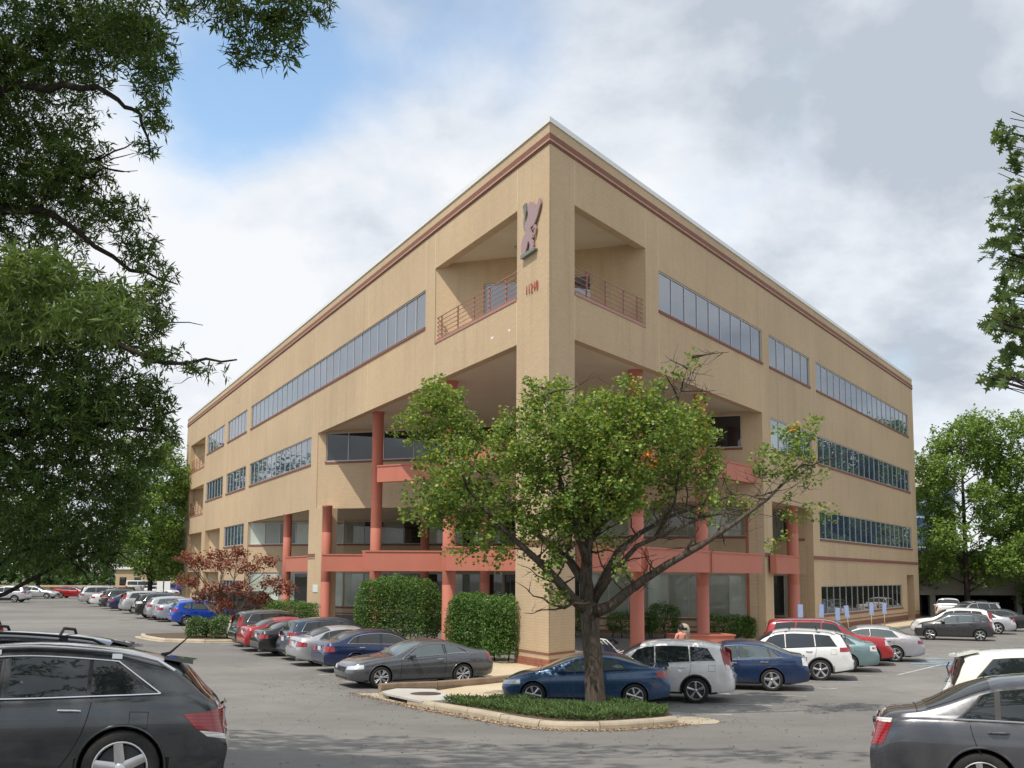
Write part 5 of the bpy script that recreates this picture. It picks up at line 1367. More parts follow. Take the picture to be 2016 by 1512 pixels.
stand('tl', 'warm', (15.68, 43.1), 'rear', 165, 'warm silver saloon parked beside the hatched blue bay', GR_)
stand('sonic', 'dkgrey', (23.2, 58.3), 'front', 157, 'dark grey hatchback parked across the hatched aisle at the far right', GFR)
stand('crv', 'white', (27.0, 61.2), 'rear', 160, 'white crossover half hidden behind the dark grey hatchback', GFR)
stand('charger', 'silver', (29.8, 64.5), 'rear', 160, 'long silver saloon parked by the kerb at the far right edge', GFR)
stand('sedan', 'black', (32.6, 68.5), 'rear', 160, 'black saloon showing its roof behind the long silver saloon', GFR)
stand('highlander', 'silver', (33.6, 79.0), 'front', 190, 'silver estate parked in the shade near the car park opening', GFR)
car('pickup', 'white', 35.6, 85.5, 66, 'white pickup seen from behind beside the end of the building', 'pickup truck', GFR)
# close to the camera
stand('venza', 'venza', (-3.98, 10.85), 'rear', 194, 'large charcoal estate in the lower left corner showing its rear half', GN)
stand('highlander', 'midgrey', (-6.4, 15.0), 'rear', 192, 'dark estate with roof rack just behind the charcoal estate at lower left', GN)
stand('camry', 'midgrey', (5.13, 11.6), 'rear', -19, 'gunmetal saloon in the lower right corner with red and clear tail lamp', GN)
stand('minivan', 'cream', (7.62, 15.7), 'rear', -17, 'cream white people carrier behind the gunmetal saloon at the right edge', GN)
stand('rav4', 'red', (-21.0, 39.6), 'rear', 168, 'red crossover cut off by the left edge of the picture', GN)
stand('sedan', 'white', (-15.2, 29.0), 'rear', 170, 'white saloon below the red crossover at the left edge', GN)
# far across the lot
stand('rav4', 'silver', (-49.2, 104.0), 'rear', 183, 'silver white estate standing at the left edge under the oak', GF)
stand('sedan', 'silver', (-56.3, 121.0), 'rear', 0, 'pale silver saloon seen side-on across the left lot', GF)
for i, (kind, colr, x, y, hd, lb) in enumerate([
    ('sedan', 'red', -52.0, 125, 0, 'red saloon half hidden by oak leaves across the left lot'), ('hatch', 'red', -46.5, 122, 10, 'small red hatchback under the oak leaves across the left lot'),
    ('sedan', 'white', -46.0, 138, -20, 'white saloon facing right beside the bright blue estate in the back row'), ('rav4', 'bright', -44.0, 141, 60, 'bright blue estate in the back row of the left lot'),
    ('pickup', 'dkgrey', -46.8, 141, 70, 'dark pickup in the back row of the left lot'), ('sedan', 'silver', -41.0, 138, -30, 'silver saloon in the back row beneath the big green tree'),
    ('crv', 'maroon', -40.2, 143, 70, 'maroon crossover in the back row by the building end'), ('sedan', 'black', -37.2, 131, 40, 'black saloon low behind the dark van near the building end'),
    ('van', 'white', -56, 160, 20, 'white van parked far off under the trees at left')]):
    car(kind, colr, x, y, hd, lb, 'van' if kind == 'van' else 'pickup truck' if kind == 'pickup' else 'car', GF)
# ================================================================ trees, shrubs, ground cover
def leaf_material(name, stops, trans=0.35, rough=0.45, tint=(1.25, 1.25, .7)):
    m = Mat(name); m.set(Roughness=rough, Specular_IOR_Level=0.35)
    at = m.N('ShaderNodeAttribute'); at.attribute_name = 'rnd'
    c = m.ramp(at.outputs['Fac'], stops); m.base(c)
    tr = m.N('ShaderNodeBsdfTranslucent'); m.L(m.mix(1.0, c, tint, 'MULTIPLY'), tr.inputs[0])
    mx = m.N('ShaderNodeMixShader'); mx.inputs[0].default_value = trans
    m.L(m.b.outputs[0], mx.inputs[1]); m.L(tr.outputs[0], mx.inputs[2]); m.L(mx.outputs[0], m.out.inputs[0])
    return m.m
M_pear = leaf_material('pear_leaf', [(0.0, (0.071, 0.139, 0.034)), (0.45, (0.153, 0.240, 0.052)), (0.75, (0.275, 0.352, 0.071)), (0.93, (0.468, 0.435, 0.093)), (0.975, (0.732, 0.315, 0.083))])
M_oak = leaf_material('willow_oak_leaf', [(0.0, (0.040, 0.081, 0.021)), (0.5, (0.078, 0.135, 0.028)), (0.85, (0.140, 0.199, 0.038)), (1.0, (0.277, 0.271, 0.058))], .30)
M_oak_lit = leaf_material('sunlit_oak_leaf', [(0.0, (0.074, 0.130, 0.031)), (0.5, (0.128, 0.192, 0.047)), (1.0, (0.198, 0.247, 0.062))], .35)  # sunlight painted into the leaf colours of the near spray
M_roak = leaf_material('lobed_oak_leaf', [(0.0, (0.061, 0.115, 0.041)), (0.6, (0.115, 0.176, 0.054)), (0.95, (0.243, 0.270, 0.081)), (1.0, (0.459, 0.135, 0.068))], .35)
M_bg = leaf_material('far_tree_leaf', [(0.0, (0.101, 0.176, 0.039)), (0.5, (0.184, 0.293, 0.064)), (1.0, (0.302, 0.398, 0.094))], .30)
M_bg2 = leaf_material('far_dark_tree_leaf', [(0.0, (0.043, 0.084, 0.029)), (0.5, (0.072, 0.131, 0.041)), (1.0, (0.123, 0.181, 0.055))], .25)
M_hedge = leaf_material('hedge_leaf', [(0.0, (0.051, 0.111, 0.027)), (0.5, (0.099, 0.196, 0.041)), (0.95, (0.162, 0.264, 0.060)), (1.0, (0.340, 0.255, 0.119))], .2, .4)
M_maple = leaf_material('red_maple_leaf', [(0.0, (0.127, 0.038, 0.027)), (0.5, (0.246, 0.077, 0.050)), (1.0, (0.427, 0.164, 0.086))], .3)
M_jun = leaf_material('juniper_leaf', [(0.0, (0.052, 0.103, 0.038)), (0.5, (0.100, 0.169, 0.052)), (1.0, (0.216, 0.284, 0.086))], .15, .6)
M_litter = leaf_material('fallen_leaf', [(0.0, (0.10, 0.055, 0.028)), (0.5, (0.22, 0.105, 0.045)), (1.0, (0.34, 0.20, 0.085))], .1, .8)
def bark_material(name, lo, hi):
    m = Mat(name); m.set(Roughness=.95, Specular_IOR_Level=.15); v = m.coord('Object', (9, 9, 1.6))
    n = m.noise(v, 2.0, 7, .7, .4); m.base(m.ramp(n, [(0.35, lo), (0.68, hi)])); m.bump(n, .9, .04); return m.m
M_bark = bark_material('grey_brown_bark', (0.050, 0.040, 0.032), (0.165, 0.135, 0.105))
M_bark_d = bark_material('dark_bark', (0.022, 0.018, 0.015), (0.07, 0.055, 0.045))
M_bark_p = bark_material('pale_grey_bark', (0.16, 0.13, 0.10), (0.36, 0.30, 0.24))

def rnd_unit(r, n):
    v = r.normal(size=(n, 3)); return v / np.linalg.norm(v, axis=1, keepdims=True)
def leaves(name, C, size, aspect, mat, r, up=.35, jitter=.35, parent=None, shape='oval', dirs=None, rnd=None):
    """one crown mesh of single leaves: C centres (n,3)"""
    n = len(C); d = rnd_unit(r, n) if dirs is None else dirs
    if dirs is None: d[:, 2] = d[:, 2] * .6 - .15
    d /= np.linalg.norm(d, axis=1, keepdims=True)
    nn = rnd_unit(r, n); nn[:, 2] = np.abs(nn[:, 2]) + up
    s = np.cross(d, nn); s /= np.linalg.norm(s, axis=1, keepdims=True) + 1e-9
    up_ = np.cross(s, d)
    L = (size * (1 + r.uniform(-jitter, jitter, n)))[:, None]; W = L * aspect
    if shape == 'oval':
        prof = [(0, 0, 0), (.45, .5, .10), (1, 0, 0.0), (.45, -.5, .10)]
    elif shape == 'round':
        prof = [(0, 0, 0), (.25, .42, .06), (.62, .46, .08), (1, 0, -.05), (.62, -.46, .08), (.25, -.42, .06)]
    else:   # lobed oak leaf
        prof = [(0, 0, 0), (.22, .10, .02), (.30, .36, .06), (.38, .10, .02), (.50, .50, .08), (.58, .12, .02), (.74, .42, .06), (.76, .12, .02), (1, .0, -.03), (.76, -.12, .02), (.74, -.42, .06), (.58, -.12, .02), (.50, -.50, .08), (.38, -.10, .02), (.30, -.36, .06), (.22, -.10, .02)]
    k = len(prof); V = np.zeros((n, k, 3))
    for i, (a, b, c) in enumerate(prof): V[:, i] = C + d * L * a + s * W * b + up_ * L * c
    F = np.arange(n * k, dtype=np.int32)
    at = np.clip(r.beta(2, 2.4, n), 0, 1) if rnd is None else rnd
    me = np_mesh(name, V.reshape(-1, 3), F, k, mat, attr=at)
    return add(name, me, parent)

def in_ellipsoids(r, ells, dens):
    """cluster centres spread through a set of ellipsoids (x, y, z, rx, ry, rz, weight)"""
    out = []
    for x, y, z, rx, ry, rz, w in ells:
        n = max(3, int(dens * w * (rx * ry * rz) ** (2 / 3)))
        p = rnd_unit(r, n) * (r.uniform(0, 1, (n, 1)) ** .42); out.append(p * (rx, ry, rz) + (x, y, z))
    return np.concatenate(out)
def tuft(r, C, per, rad):
    n = len(C); P = np.repeat(C, per, axis=0); return P + rnd_unit(r, n * per) * (r.uniform(0, 1, (n * per, 1)) ** .5) * rad

def limb(mb, a, b, ra, rb, r, wob=.06, n=6, seg=5):
    a = Vector(a); b = Vector(b); L = (b - a).length; pts = []; rad = []
    for i in range(seg + 1):
        t = i / seg; p = a.lerp(b, t) + Vector((r.uniform(-1, 1), r.uniform(-1, 1), r.uniform(-1, 1))) * wob * L * math.sin(PI * t) + Vector((0, 0, -.03 * L * math.sin(PI * t)))
        pts.append(p); rad.append(ra + (rb - ra) * t)
    mb.tube(pts, rad, n); return pts

# ---- the pear tree on the island. sketch units of 1.27 cm, origin at the foot of the trunk
PX0, PY0, PZ0 = 2.05, 26.0, 0.16
def T(u, v, d=0.0): return Vector(((u - 1165) * .01268, d, (1385 - v) * .01268))
pear = thing('pear_tree', 'spreading green pear tree with forked trunk on the kerbed island before the building', 'tree', (PX0, PY0, PZ0))
r_ = random.Random(11); nr = np.random.default_rng(11)
tr = MB()
tr.tube([T(1168, 1398), T(1167, 1370), T(1165, 1330), T(1163, 1290), T(1158, 1250), T(1157, 1215), T(1156, 1185)], [.315, .262, .238, .230, .230, .240, .22], 18)
for k in range(0):
    a = k * 1.05 + .3; tr.tube([(.03 + .22 * math.cos(a), .22 * math.sin(a), .35), (.04 + .34 * math.cos(a), .34 * math.sin(a), .10), (.05 + .46 * math.cos(a), .46 * math.sin(a), -.08)], [.10, .10, .05], 8)
tr.lathe([(.001, .02), (.05, .03), (.075, 0), (.08, -.03)], 12, axis='y', o=T(1160, 1212, -.27), mi=0)
main = [
    ([(1156, 1195, 0), (1150, 1140, .1), (1152, 1080, .0), (1160, 1010, -.2), (1172, 940, -.3), (1185, 870, -.2), (1195, 800, 0)], .20, .035),
    ([(1160, 1205, -.05), (1195, 1190, -.3), (1240, 1150, -.6), (1300, 1110, -.8), (1360, 1075, -1.0), (1420, 1035, -1.1), (1490, 985, -1.0), (1560, 915, -.9)], .17, .02),
    ([(1160, 1190, .05), (1190, 1130, .3), (1215, 1085, .5), (1265, 1045, .8), (1330, 1010, 1.2), (1400, 985, 1.6), (1480, 960, 1.9)], .13, .02),
    ([(1165, 1180, 0), (1205, 1120, -.2), (1245, 1075, -.5), (1300, 1050, -.7), (1370, 1020, -.6), (1440, 1005, -.4)], .10, .02),
    ([(1152, 1200, 0), (1120, 1175, -.3), (1090, 1140, -.6), (1060, 1110, -.8), (1020, 1075, -1.0), (970, 1030, -1.2), (920, 970, -1.2), (880, 900, -1.0)], .16, .025),
    ([(1150, 1150, .1), (1120, 1105, .3), (1085, 1075, .6), (1045, 1040, .9), (1000, 1000, 1.2), (950, 930, 1.4), (900, 850, 1.4), (860, 790, 1.2)], .13, .02),
    ([(1153, 1110, 0), (1130, 1050, -.4), (1110, 1000, -.7), (1090, 930, -.9), (1075, 850, -.8), (1070, 770, -.6)], .11, .02),
    ([(1155, 1120, .1), (1150, 1050, .6), (1140, 980, 1.0), (1130, 900, 1.4), (1120, 820, 1.5)], .10, .02),
    ([(1160, 1060, 0), (1200, 1000, -.5), (1235, 930, -.9), (1265, 860, -1.0), (1285, 790, -.9)], .10, .02),
    ([(1168, 1040, 0), (1215, 1000, .6), (1270, 940, 1.1), (1320, 880, 1.4), (1370, 820, 1.5), (1390, 780, 1.5)], .10, .018),
    ([(1290, 1060, .7), (1330, 990, .5), (1340, 900, .2), (1330, 800, .1), (1345, 740, 0), (1365, 690, 0)], .05, .008),
    ([(1240, 1150, -.6), (1215, 1125, -1.2), (1200, 1090, -1.5)], .05, .01), ([(1130, 1180, -.2), (1105, 1195, -.5), (1075, 1185, -.7)], .05, .01),
]
tips = []
for pts, a, b in main:
    P = [T(*p) for p in pts]; n = len(P); tr.tube(P, [a + (b - a) * (i / (n - 1)) ** .8 for i in range(n)], 10)
    for i in range(2, n):
        for _ in range(3):
            q = P[i - 1].lerp(P[i], r_.random()); d = Vector((r_.uniform(-1, 1), r_.uniform(-1, 1), r_.uniform(-.2, 1))).normalized() * r_.uniform(.5, 1.4)
            e = limb(tr, q, q + d, .028, .006, r_, n=5, seg=4); tips.append(e[-1])
            for _ in range(2):
                q2 = e[2].lerp(e[4], r_.random()); d2 = Vector((r_.uniform(-1, 1), r_.uniform(-1, 1), r_.uniform(-.4, .8))).normalized() * r_.uniform(.25, .6); e2 = limb(tr, q2, q2 + d2, .010, .003, r_, n=4, seg=3); tips.append(e2[-1])
# bare twiggy branches on the right and the top
for (u, v, d, k, sp) in ((1345, 745, 0, 16, 46), (1500, 975, -.9, 30, 80), (1440, 1010, .8, 26, 80), (1400, 930, 1.2, 22, 70), (1560, 940, -.9, 14, 45), (1350, 1000, -.6, 18, 70)):
    for _ in range(k):
        a = T(u + r_.uniform(-sp, sp) * .5, v + r_.uniform(-sp, sp) * .5, d + r_.uniform(-.6, .6)); b = a + Vector((r_.uniform(-.5, 1), r_.uniform(-.6, .6), r_.uniform(-.3, .9))).normalized() * r_.uniform(.4, .9)
        e = limb(tr, a, b, .011, .003, r_, n=4, seg=4); e2 = limb(tr, e[2], e[2] + Vector((r_.uniform(-1, 1), r_.uniform(-1, 1), r_.uniform(-.2, 1))).normalized() * .3, .006, .002, r_, n=4, seg=3)
add('trunk', tr.mesh('trunk', [M_bark]), pear)
blobs = [(850, 790, 78, 58, .9, 1), (800, 830, 45, 40, .8, .8), (885, 860, 80, 70, .9, 1), (850, 760, 32, 34, .8, .9), (885, 950, 82, 85, -.6, 1), (845, 1000, 55, 50, -.6, .9), (940, 1010, 75, 60, -.8, .9), (985, 860, 55, 65, .6, .8), (1010, 930, 80, 75, -.5, 1.1),
         (1055, 800, 45, 58, -.4, .9), (1095, 785, 55, 60, .9, .9), (1085, 880, 80, 70, -1.0, 1.1), (1150, 850, 75, 75, -.6, 1.1), (1180, 800, 60, 50, .8, .9), (1240, 800, 70, 55, -.7, 1.1), (1210, 890, 85, 75, -1.1, 1.2), (1290, 860, 75, 70, -.9, 1.1), (1345, 830, 60, 55, .9, 1), (1390, 850, 45, 60, 1.2, .9), (1350, 920, 75, 55, .8, .9), (1420, 905, 30, 40, 1.2, .9),
         (1100, 985, 95, 65, -.9, .9), (1190, 965, 90, 60, -1.0, 1.0), (1270, 950, 70, 55, .6, .7), (1040, 1030, 65, 50, -.9, .8), (1120, 1035, 55, 35, -.6, .6), (1210, 1010, 60, 35, -.9, .55), (960, 1075, 45, 45, -1.0, .55), (900, 1090, 22, 28, -1.0, .4), (1010, 1075, 40, 35, 0, .4), (1075, 1110, 32, 50, -.7, .55), (1100, 1170, 25, 24, -.8, .6), (1120, 1060, 40, 45, .9, .5), (1195, 1050, 45, 40, .8, .45),
         (1545, 865, 42, 40, -.8, .62), (1580, 840, 22, 22, -.8, .6), (1520, 920, 60, 45, -.9, .5), (1580, 930, 30, 35, -.8, .35), (1470, 990, 45, 40, .9, .3), (1560, 1000, 45, 28, -.9, .25), (1510, 1060, 25, 25, -1.0, .22), (1370, 1000, 50, 35, -.6, .25), (1420, 960, 45, 35, .9, .3), (1330, 735, 35, 30, 0, .16), (1368, 700, 16, 18, 0, .3), (1395, 760, 22, 20, 1.4, .35), (1205, 1120, 20, 24, -1.4, .5), (1600, 1010, 20, 14, -.9, .35)]
E_ = []
for u, v, ru, rv, d, w in blobs:
    p = T(u, v, d); E_.append((p.x, p.y, p.z, ru * .01268, max(ru, rv) * .0150, rv * .01268, w))
C = in_ellipsoids(nr, E_, 92)
Lf = tuft(nr, C, 22, .21)
h = np.clip((Lf[:, 2] - 3.0) / 5.0, 0, 1); rv = np.clip(nr.beta(2.2, 3.0, len(Lf)) + .25 * h * nr.uniform(0, 1, len(Lf)) + .06 * (Lf[:, 0] > 2.2) * nr.uniform(0, 1, len(Lf)), 0, .93)  # higher leaves take brighter tones: sun on the crown top put into colour
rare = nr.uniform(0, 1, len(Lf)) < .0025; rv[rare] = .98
near = np.linalg.norm(Lf - np.array(T(1540, 838, -.8)), axis=1) < .25; rv[near & (nr.uniform(0, 1, len(Lf)) < .5)] = 1.0
near = np.linalg.norm(Lf[:, [0, 2]] - np.array([T(1258, 915).x, T(1258, 915).z]), axis=1) < .22; rv[near & (nr.uniform(0, 1, len(Lf)) < .6)] = .985
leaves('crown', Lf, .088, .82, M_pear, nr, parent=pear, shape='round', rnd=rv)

# ---- willow oak at the left: whorls of narrow leaves
OAK = [(-5.97, 12.0, 9.51, 1.11, 1.11, 1.0, 1), (-5.13, 12.0, 9.9, 0.7, 0.7, 0.53, 1), (-6.12, 12.5, 8.04, 1.04, 1.04, 0.98, 1), (-5.23, 12.0, 8.18, 0.47, 0.53, 0.53, 0.8), (-5.5, 12.0, 6.38, 1.11, 1.11, 0.64, 1), (-4.58, 11.5, 6.14, 0.62, 0.62, 0.45, 0.8), (-5.85, 12.5, 5.37, 1.22, 1.22, 0.79, 1), (-4.79, 12.0, 5.29, 0.76, 0.76, 0.59, 1), (-5.71, 13.0, 4.48, 1.2, 1.2, 0.7, 1), (-6.25, 14.0, 3.78, 1.02, 1.02, 0.48, 0.9), (-5.53, 14.0, 3.65, 0.34, 0.38, 0.38, 0.6), (-6.92, 12.0, 8.99, 0.82, 1.52, 1.52, 0.8), (-6.72, 12.0, 5.88, 0.82, 1.52, 1.52, 0.8), (-4.01, 11.0, 9.0, 0.23, 0.54, 0.54, 0.9), (-4.28, 11.0, 9.42, 0.38, 0.38, 0.32, 1), (-3.98, 11.0, 8.39, 0.2, 0.25, 0.24, 0.6), (-4.02, 11.0, 8.01, 0.12, 0.25, 0.13, 0.4), (-4.69, 12.0, 7.61, 0.32, 0.32, 0.29, 0.8), (-4.46, 12.0, 7.18, 0.29, 0.29, 0.29, 0.7), (-4.03, 11.5, 6.7, 0.24, 0.25, 0.16, 0.5), (-4.25, 12.0, 6.5, 0.26, 0.26, 0.23, 0.8), (-3.95, 11.5, 6.14, 0.22, 0.25, 0.12, 0.4), (-3.76, 11.0, 5.66, 0.32, 0.32, 0.12, 0.6), (-3.19, 10.5, 5.41, 0.28, 0.28, 0.06, 0.45), (-4.2, 12.0, 5.35, 0.29, 0.29, 0.29, 0.8), (-4.04, 12.0, 5.0, 0.2, 0.25, 0.19, 0.6), (-4.41, 12.5, 4.75, 0.3, 0.3, 0.27, 0.8), (-4.82, 13.0, 4.36, 0.32, 0.32, 0.32, 0.8), (-5.12, 13.5, 4.0, 0.26, 0.33, 0.33, 0.7), (-2.9, 9.5, 8.76, 0.28, 0.28, 0.14, 0.6), (-2.5, 9.5, 8.62, 0.32, 0.32, 0.19, 0.7), (-2.2, 9.5, 8.42, 0.19, 0.25, 0.23, 0.6), (-1.92, 9.5, 8.75, 0.29, 0.29, 0.12, 0.6), (-2.64, 9.5, 8.32, 0.15, 0.25, 0.15, 0.5), (-2.29, 9.5, 8.7, 0.28, 0.28, 0.14, 0.7), (-3.44, 10.0, 9.06, 0.15, 0.25, 0.17, 0.7), (-2.42, 9.5, 8.29, 0.14, 0.25, 0.12, 0.5), (-2.62, 9.5, 9.17, 0.74, 0.74, 0.28, 0.7)]
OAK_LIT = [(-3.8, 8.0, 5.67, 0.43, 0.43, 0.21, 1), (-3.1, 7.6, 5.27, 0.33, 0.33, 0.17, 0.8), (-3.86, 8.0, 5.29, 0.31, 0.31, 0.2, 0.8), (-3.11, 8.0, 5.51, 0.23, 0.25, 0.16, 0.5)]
ROAK = [(4.73, 9.5, 7.56, 0.12, 0.25, 0.13, 1), (4.79, 9.5, 7.37, 0.09, 0.25, 0.12, 0.8), (4.69, 9.5, 6.92, 0.16, 0.25, 0.19, 0.9), (4.73, 9.5, 6.63, 0.14, 0.25, 0.14, 0.9), (4.67, 9.5, 6.38, 0.12, 0.25, 0.1, 0.5), (4.63, 9.5, 6.04, 0.14, 0.25, 0.15, 0.7), (4.62, 9.5, 5.77, 0.19, 0.25, 0.13, 0.9), (4.65, 9.5, 5.51, 0.13, 0.25, 0.19, 0.8), (4.55, 9.5, 5.24, 0.16, 0.25, 0.08, 0.8), (4.33, 9.3, 5.7, 0.08, 0.25, 0.05, 0.3), (4.33, 9.3, 5.16, 0.09, 0.25, 0.04, 0.4), (5.16, 9.8, 6.48, 0.29, 1.24, 1.24, 0.8)]
nr = np.random.default_rng(21); r_ = random.Random(21)
OX, OY = -9.2, 12.4; OZ = G(OX, OY)
oak = thing('willow_oak', 'huge dark willow oak with narrow leaves filling the left edge of the picture', 'tree', (OX, OY, OZ))
oinv = Vector((OX, OY, OZ))
def whorls(r, C, per, rad, size):
    P = np.repeat(C, per, axis=0); n = len(P); ax = np.repeat(rnd_unit(r, len(C)) * (1, 1, .6) + (0, 0, -.1), per, axis=0)
    d = ax * .55 + rnd_unit(r, n) * .75
    t = r.uniform(-.5, .5, (n, 1)) * rad
    return P + ax * t + rnd_unit(r, n) * .015, d
def oak_crown(name, ells, dens, per, size, mat):
    C = in_ellipsoids(nr, [(x - OX, y - OY, z - OZ, a, b, c, w) for x, y, z, a, b, c, w in ells], dens)
    P, d = whorls(nr, C, per, .16, size)
    return leaves(name, P, size, .19, mat, nr, parent=oak, dirs=d, up=.1)
oak_crown('crown', OAK, 900, 14, .098, M_oak)
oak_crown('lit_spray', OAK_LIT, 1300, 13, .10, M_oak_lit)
# the rest of the crown overhead shades the cars and the drive
over = [(-8.5, 8.5, 12.5, 3.6, 3.4, 2.6, 1), (-5.5, 6.5, 13.0, 3.0, 3.0, 1.8, .7), (-12.5, 9.5, 10.5, 3.2, 3.5, 3.2, 1), (-10.5, 5.0, 11, 3, 3, 2.5, .9), (-2.6, 6.0, 12.6, 2.4, 2.4, 1.4, .55), (-9.5, 12.5, 12.5, 3, 3, 2.5, .8), (-14, 14, 9, 3, 3, 4, .7), (-6.8, 2.0, 11.5, 2.8, 2.8, 2.0, .6), (-4.6, 10.0, 13, 2.4, 2.0, 1.4, .8), (-1.6, 8.6, 13, 2.2, 1.8, 1.2, .5), (1.6, 7.6, 13, 2.0, 1.8, 1.2, .4), (-7.2, 13.2, 14.2, 2.4, 1.5, 1.2, .7), (-3.6, 12.6, 14.2, 2.2, 1.4, 1.1, .6), (-.2, 11.8, 14, 2.0, 1.4, 1.1, .45)]
C = in_ellipsoids(nr, [(x - OX, y - OY, z - OZ, a, b, c, w) for x, y, z, a, b, c, w in over], 60)
P, d = whorls(nr, C, 16, .45, .2); leaves('crown', P, .21, .30, M_oak, nr, parent=oak, dirs=d, up=.3)
tb = MB(); tb.tube([(.1, 0, -.4), (.05, 0, .6), (0, 0, 2.5), (.1, .1, 5.0), (.0, 0, 8), (.1, -.2, 11.5)], [.62, .46, .40, .36, .28, .12], 16)
for x, y, z, a, b, c, w in OAK[:13] + over:
    limb(tb, (0, 0, max(1.6, min(z - OZ - 1.0, 9.5))), (x - OX, y - OY, z - OZ), .075, .014, r_, .12, 6, 9)
    for _ in range(7):
        q = Vector((x - OX + r_.uniform(-a, a) * .5, y - OY + r_.uniform(-b, b) * .5, z - OZ + r_.uniform(-c, c) * .5)); limb(tb, q, q + Vector((r_.uniform(-.2, 1), r_.uniform(-.6, .6), r_.uniform(-.5, .3))) * .9, .016, .004, r_, .12, 5, 5)
# drooping boughs that carry the outer sprays
for bough in ([(0, 0, 7.2), (2.4, -1.4, 8.6), (4.6, -2.4, 8.75), (6.0, -2.9, 8.5), (6.9, -2.9, 8.15), (7.5, -2.9, 7.9)], [(0, 0, 6.2), (1.8, -.5, 7.4), (3.4, -1.0, 7.9), (4.5, -1.3, 7.8), (5.0, -1.4, 7.4), (5.2, -1.4, 6.9)], [(0, 0, 5.0), (2.0, -.3, 6.4), (3.6, -.5, 6.6), (4.8, -.5, 5.9), (5.3, -.8, 5.6)],
              [(0, 0, 4.0), (2.2, -.4, 4.9), (4.2, -1.0, 5.0), (5.4, -1.6, 4.62), (6.3, -1.9, 4.5)], [(0, 0, 3.2), (2.4, .2, 3.9), (4.0, 0, 4.1), (5.0, -.4, 4.0), (5.3, -.4, 3.8)]):
    P_b = [Vector(p) + Vector((r_.uniform(-.08, .08), r_.uniform(-.08, .08), r_.uniform(-.08, .08))) for p in bough]
    fine_ = [P_b[0]]
    for k in range(len(P_b) - 1):
        for q in range(1, 6): fine_.append(P_b[k].lerp(P_b[k + 1], q / 5) + Vector((r_.uniform(-.03, .03), r_.uniform(-.03, .03), r_.uniform(-.03, .03))))
    tb.tube(fine_, [.07 * (1 - i / len(fine_)) ** 1.1 + .006 for i in range(len(fine_))], 6)
for x, y, z, a, b, c, w in OAK[13:]:
    for _ in range(6):
        q = Vector((x - OX + r_.uniform(-a, a) * .6, y - OY + r_.uniform(-b, b) * .6, z - OZ + r_.uniform(-c, c) * .6)); limb(tb, q, q + Vector((r_.uniform(-.9, .3), r_.uniform(-.6, .6), r_.uniform(-.4, .2))) * .30, .005, .002, r_, .06, 4, 5)
add('trunk', tb.mesh('trunk', [M_bark_d]), oak)

# ---- lobed oak at the right edge
nr = np.random.default_rng(31); r_ = random.Random(31)
QX, QY = 9.6, 9.0; QZ = G(QX, QY)
oak2 = thing('pin_oak', 'oak with lobed leaves reaching in from the right edge of the picture', 'tree', (QX, QY, QZ))
C = in_ellipsoids(nr, [(x - QX, y - QY, z - QZ, a, b, c, w) for x, y, z, a, b, c, w in ROAK], 520)
P, d = whorls(nr, C, 4, .14, .13); d[:, 2] -= .35
leaves('crown', P, .125, .78, M_roak, nr, parent=oak2, dirs=d, up=.2, shape='lobed')
ov2 = [(6.1, 9.4, 6.6, .7, .8, .8, 1), (6.9, 9.2, 5.6, .9, .9, .7, 1), (6.6, 9.3, 7.8, .8, .8, .7, 1), (8.0, 9.0, 6.8, 1.0, 1.0, .9, 1), (9.0, 9.0, 9.0, 2.6, 2.6, 3.2, 1), (9.5, 6.0, 10, 2.6, 2.6, 2.8, 1), (6.2, 5.4, 11.2, 2.0, 2.0, 1.6, .6)]
C = in_ellipsoids(nr, [(x - QX, y - QY, z - QZ, a, b, c, w) for x, y, z, a, b, c, w in ov2], 70); P, d = whorls(nr, C, 8, .4, .2); leaves('crown', P, .22, .6, M_roak, nr, parent=oak2, dirs=d, up=.3)
C = in_ellipsoids(nr, [(x - QX, y - QY, z - QZ, a, b, c, w) for x, y, z, a, b, c, w in ov2[:4]], 260); P, d = whorls(nr, C, 5, .2, .13); leaves('crown', P, .125, .78, M_roak, nr, parent=oak2, dirs=d, up=.2, shape='lobed')
tb = MB(); tb.tube([(0, 0, -.4), (0, 0, .8), (.1, 0, 4), (.1, 0, 8), (0, 0, 11)], [.42, .30, .25, .18, .06], 14)
for x, y, z, a, b, c, w in ROAK + ov2:
    e = limb(tb, (.05, 0, max(2.0, z - QZ - .9)), (x - QX, y - QY, z - QZ), .04, .01, r_, .06, 6, 6)
    for _ in range(5): limb(tb, e[4], (x - QX + r_.uniform(-a, a), y - QY + r_.uniform(-b, b), z - QZ + r_.uniform(-c, c)), .010, .004, r_, .05, 4, 4)
add('trunk', tb.mesh('trunk', [M_bark_d]), oak2)

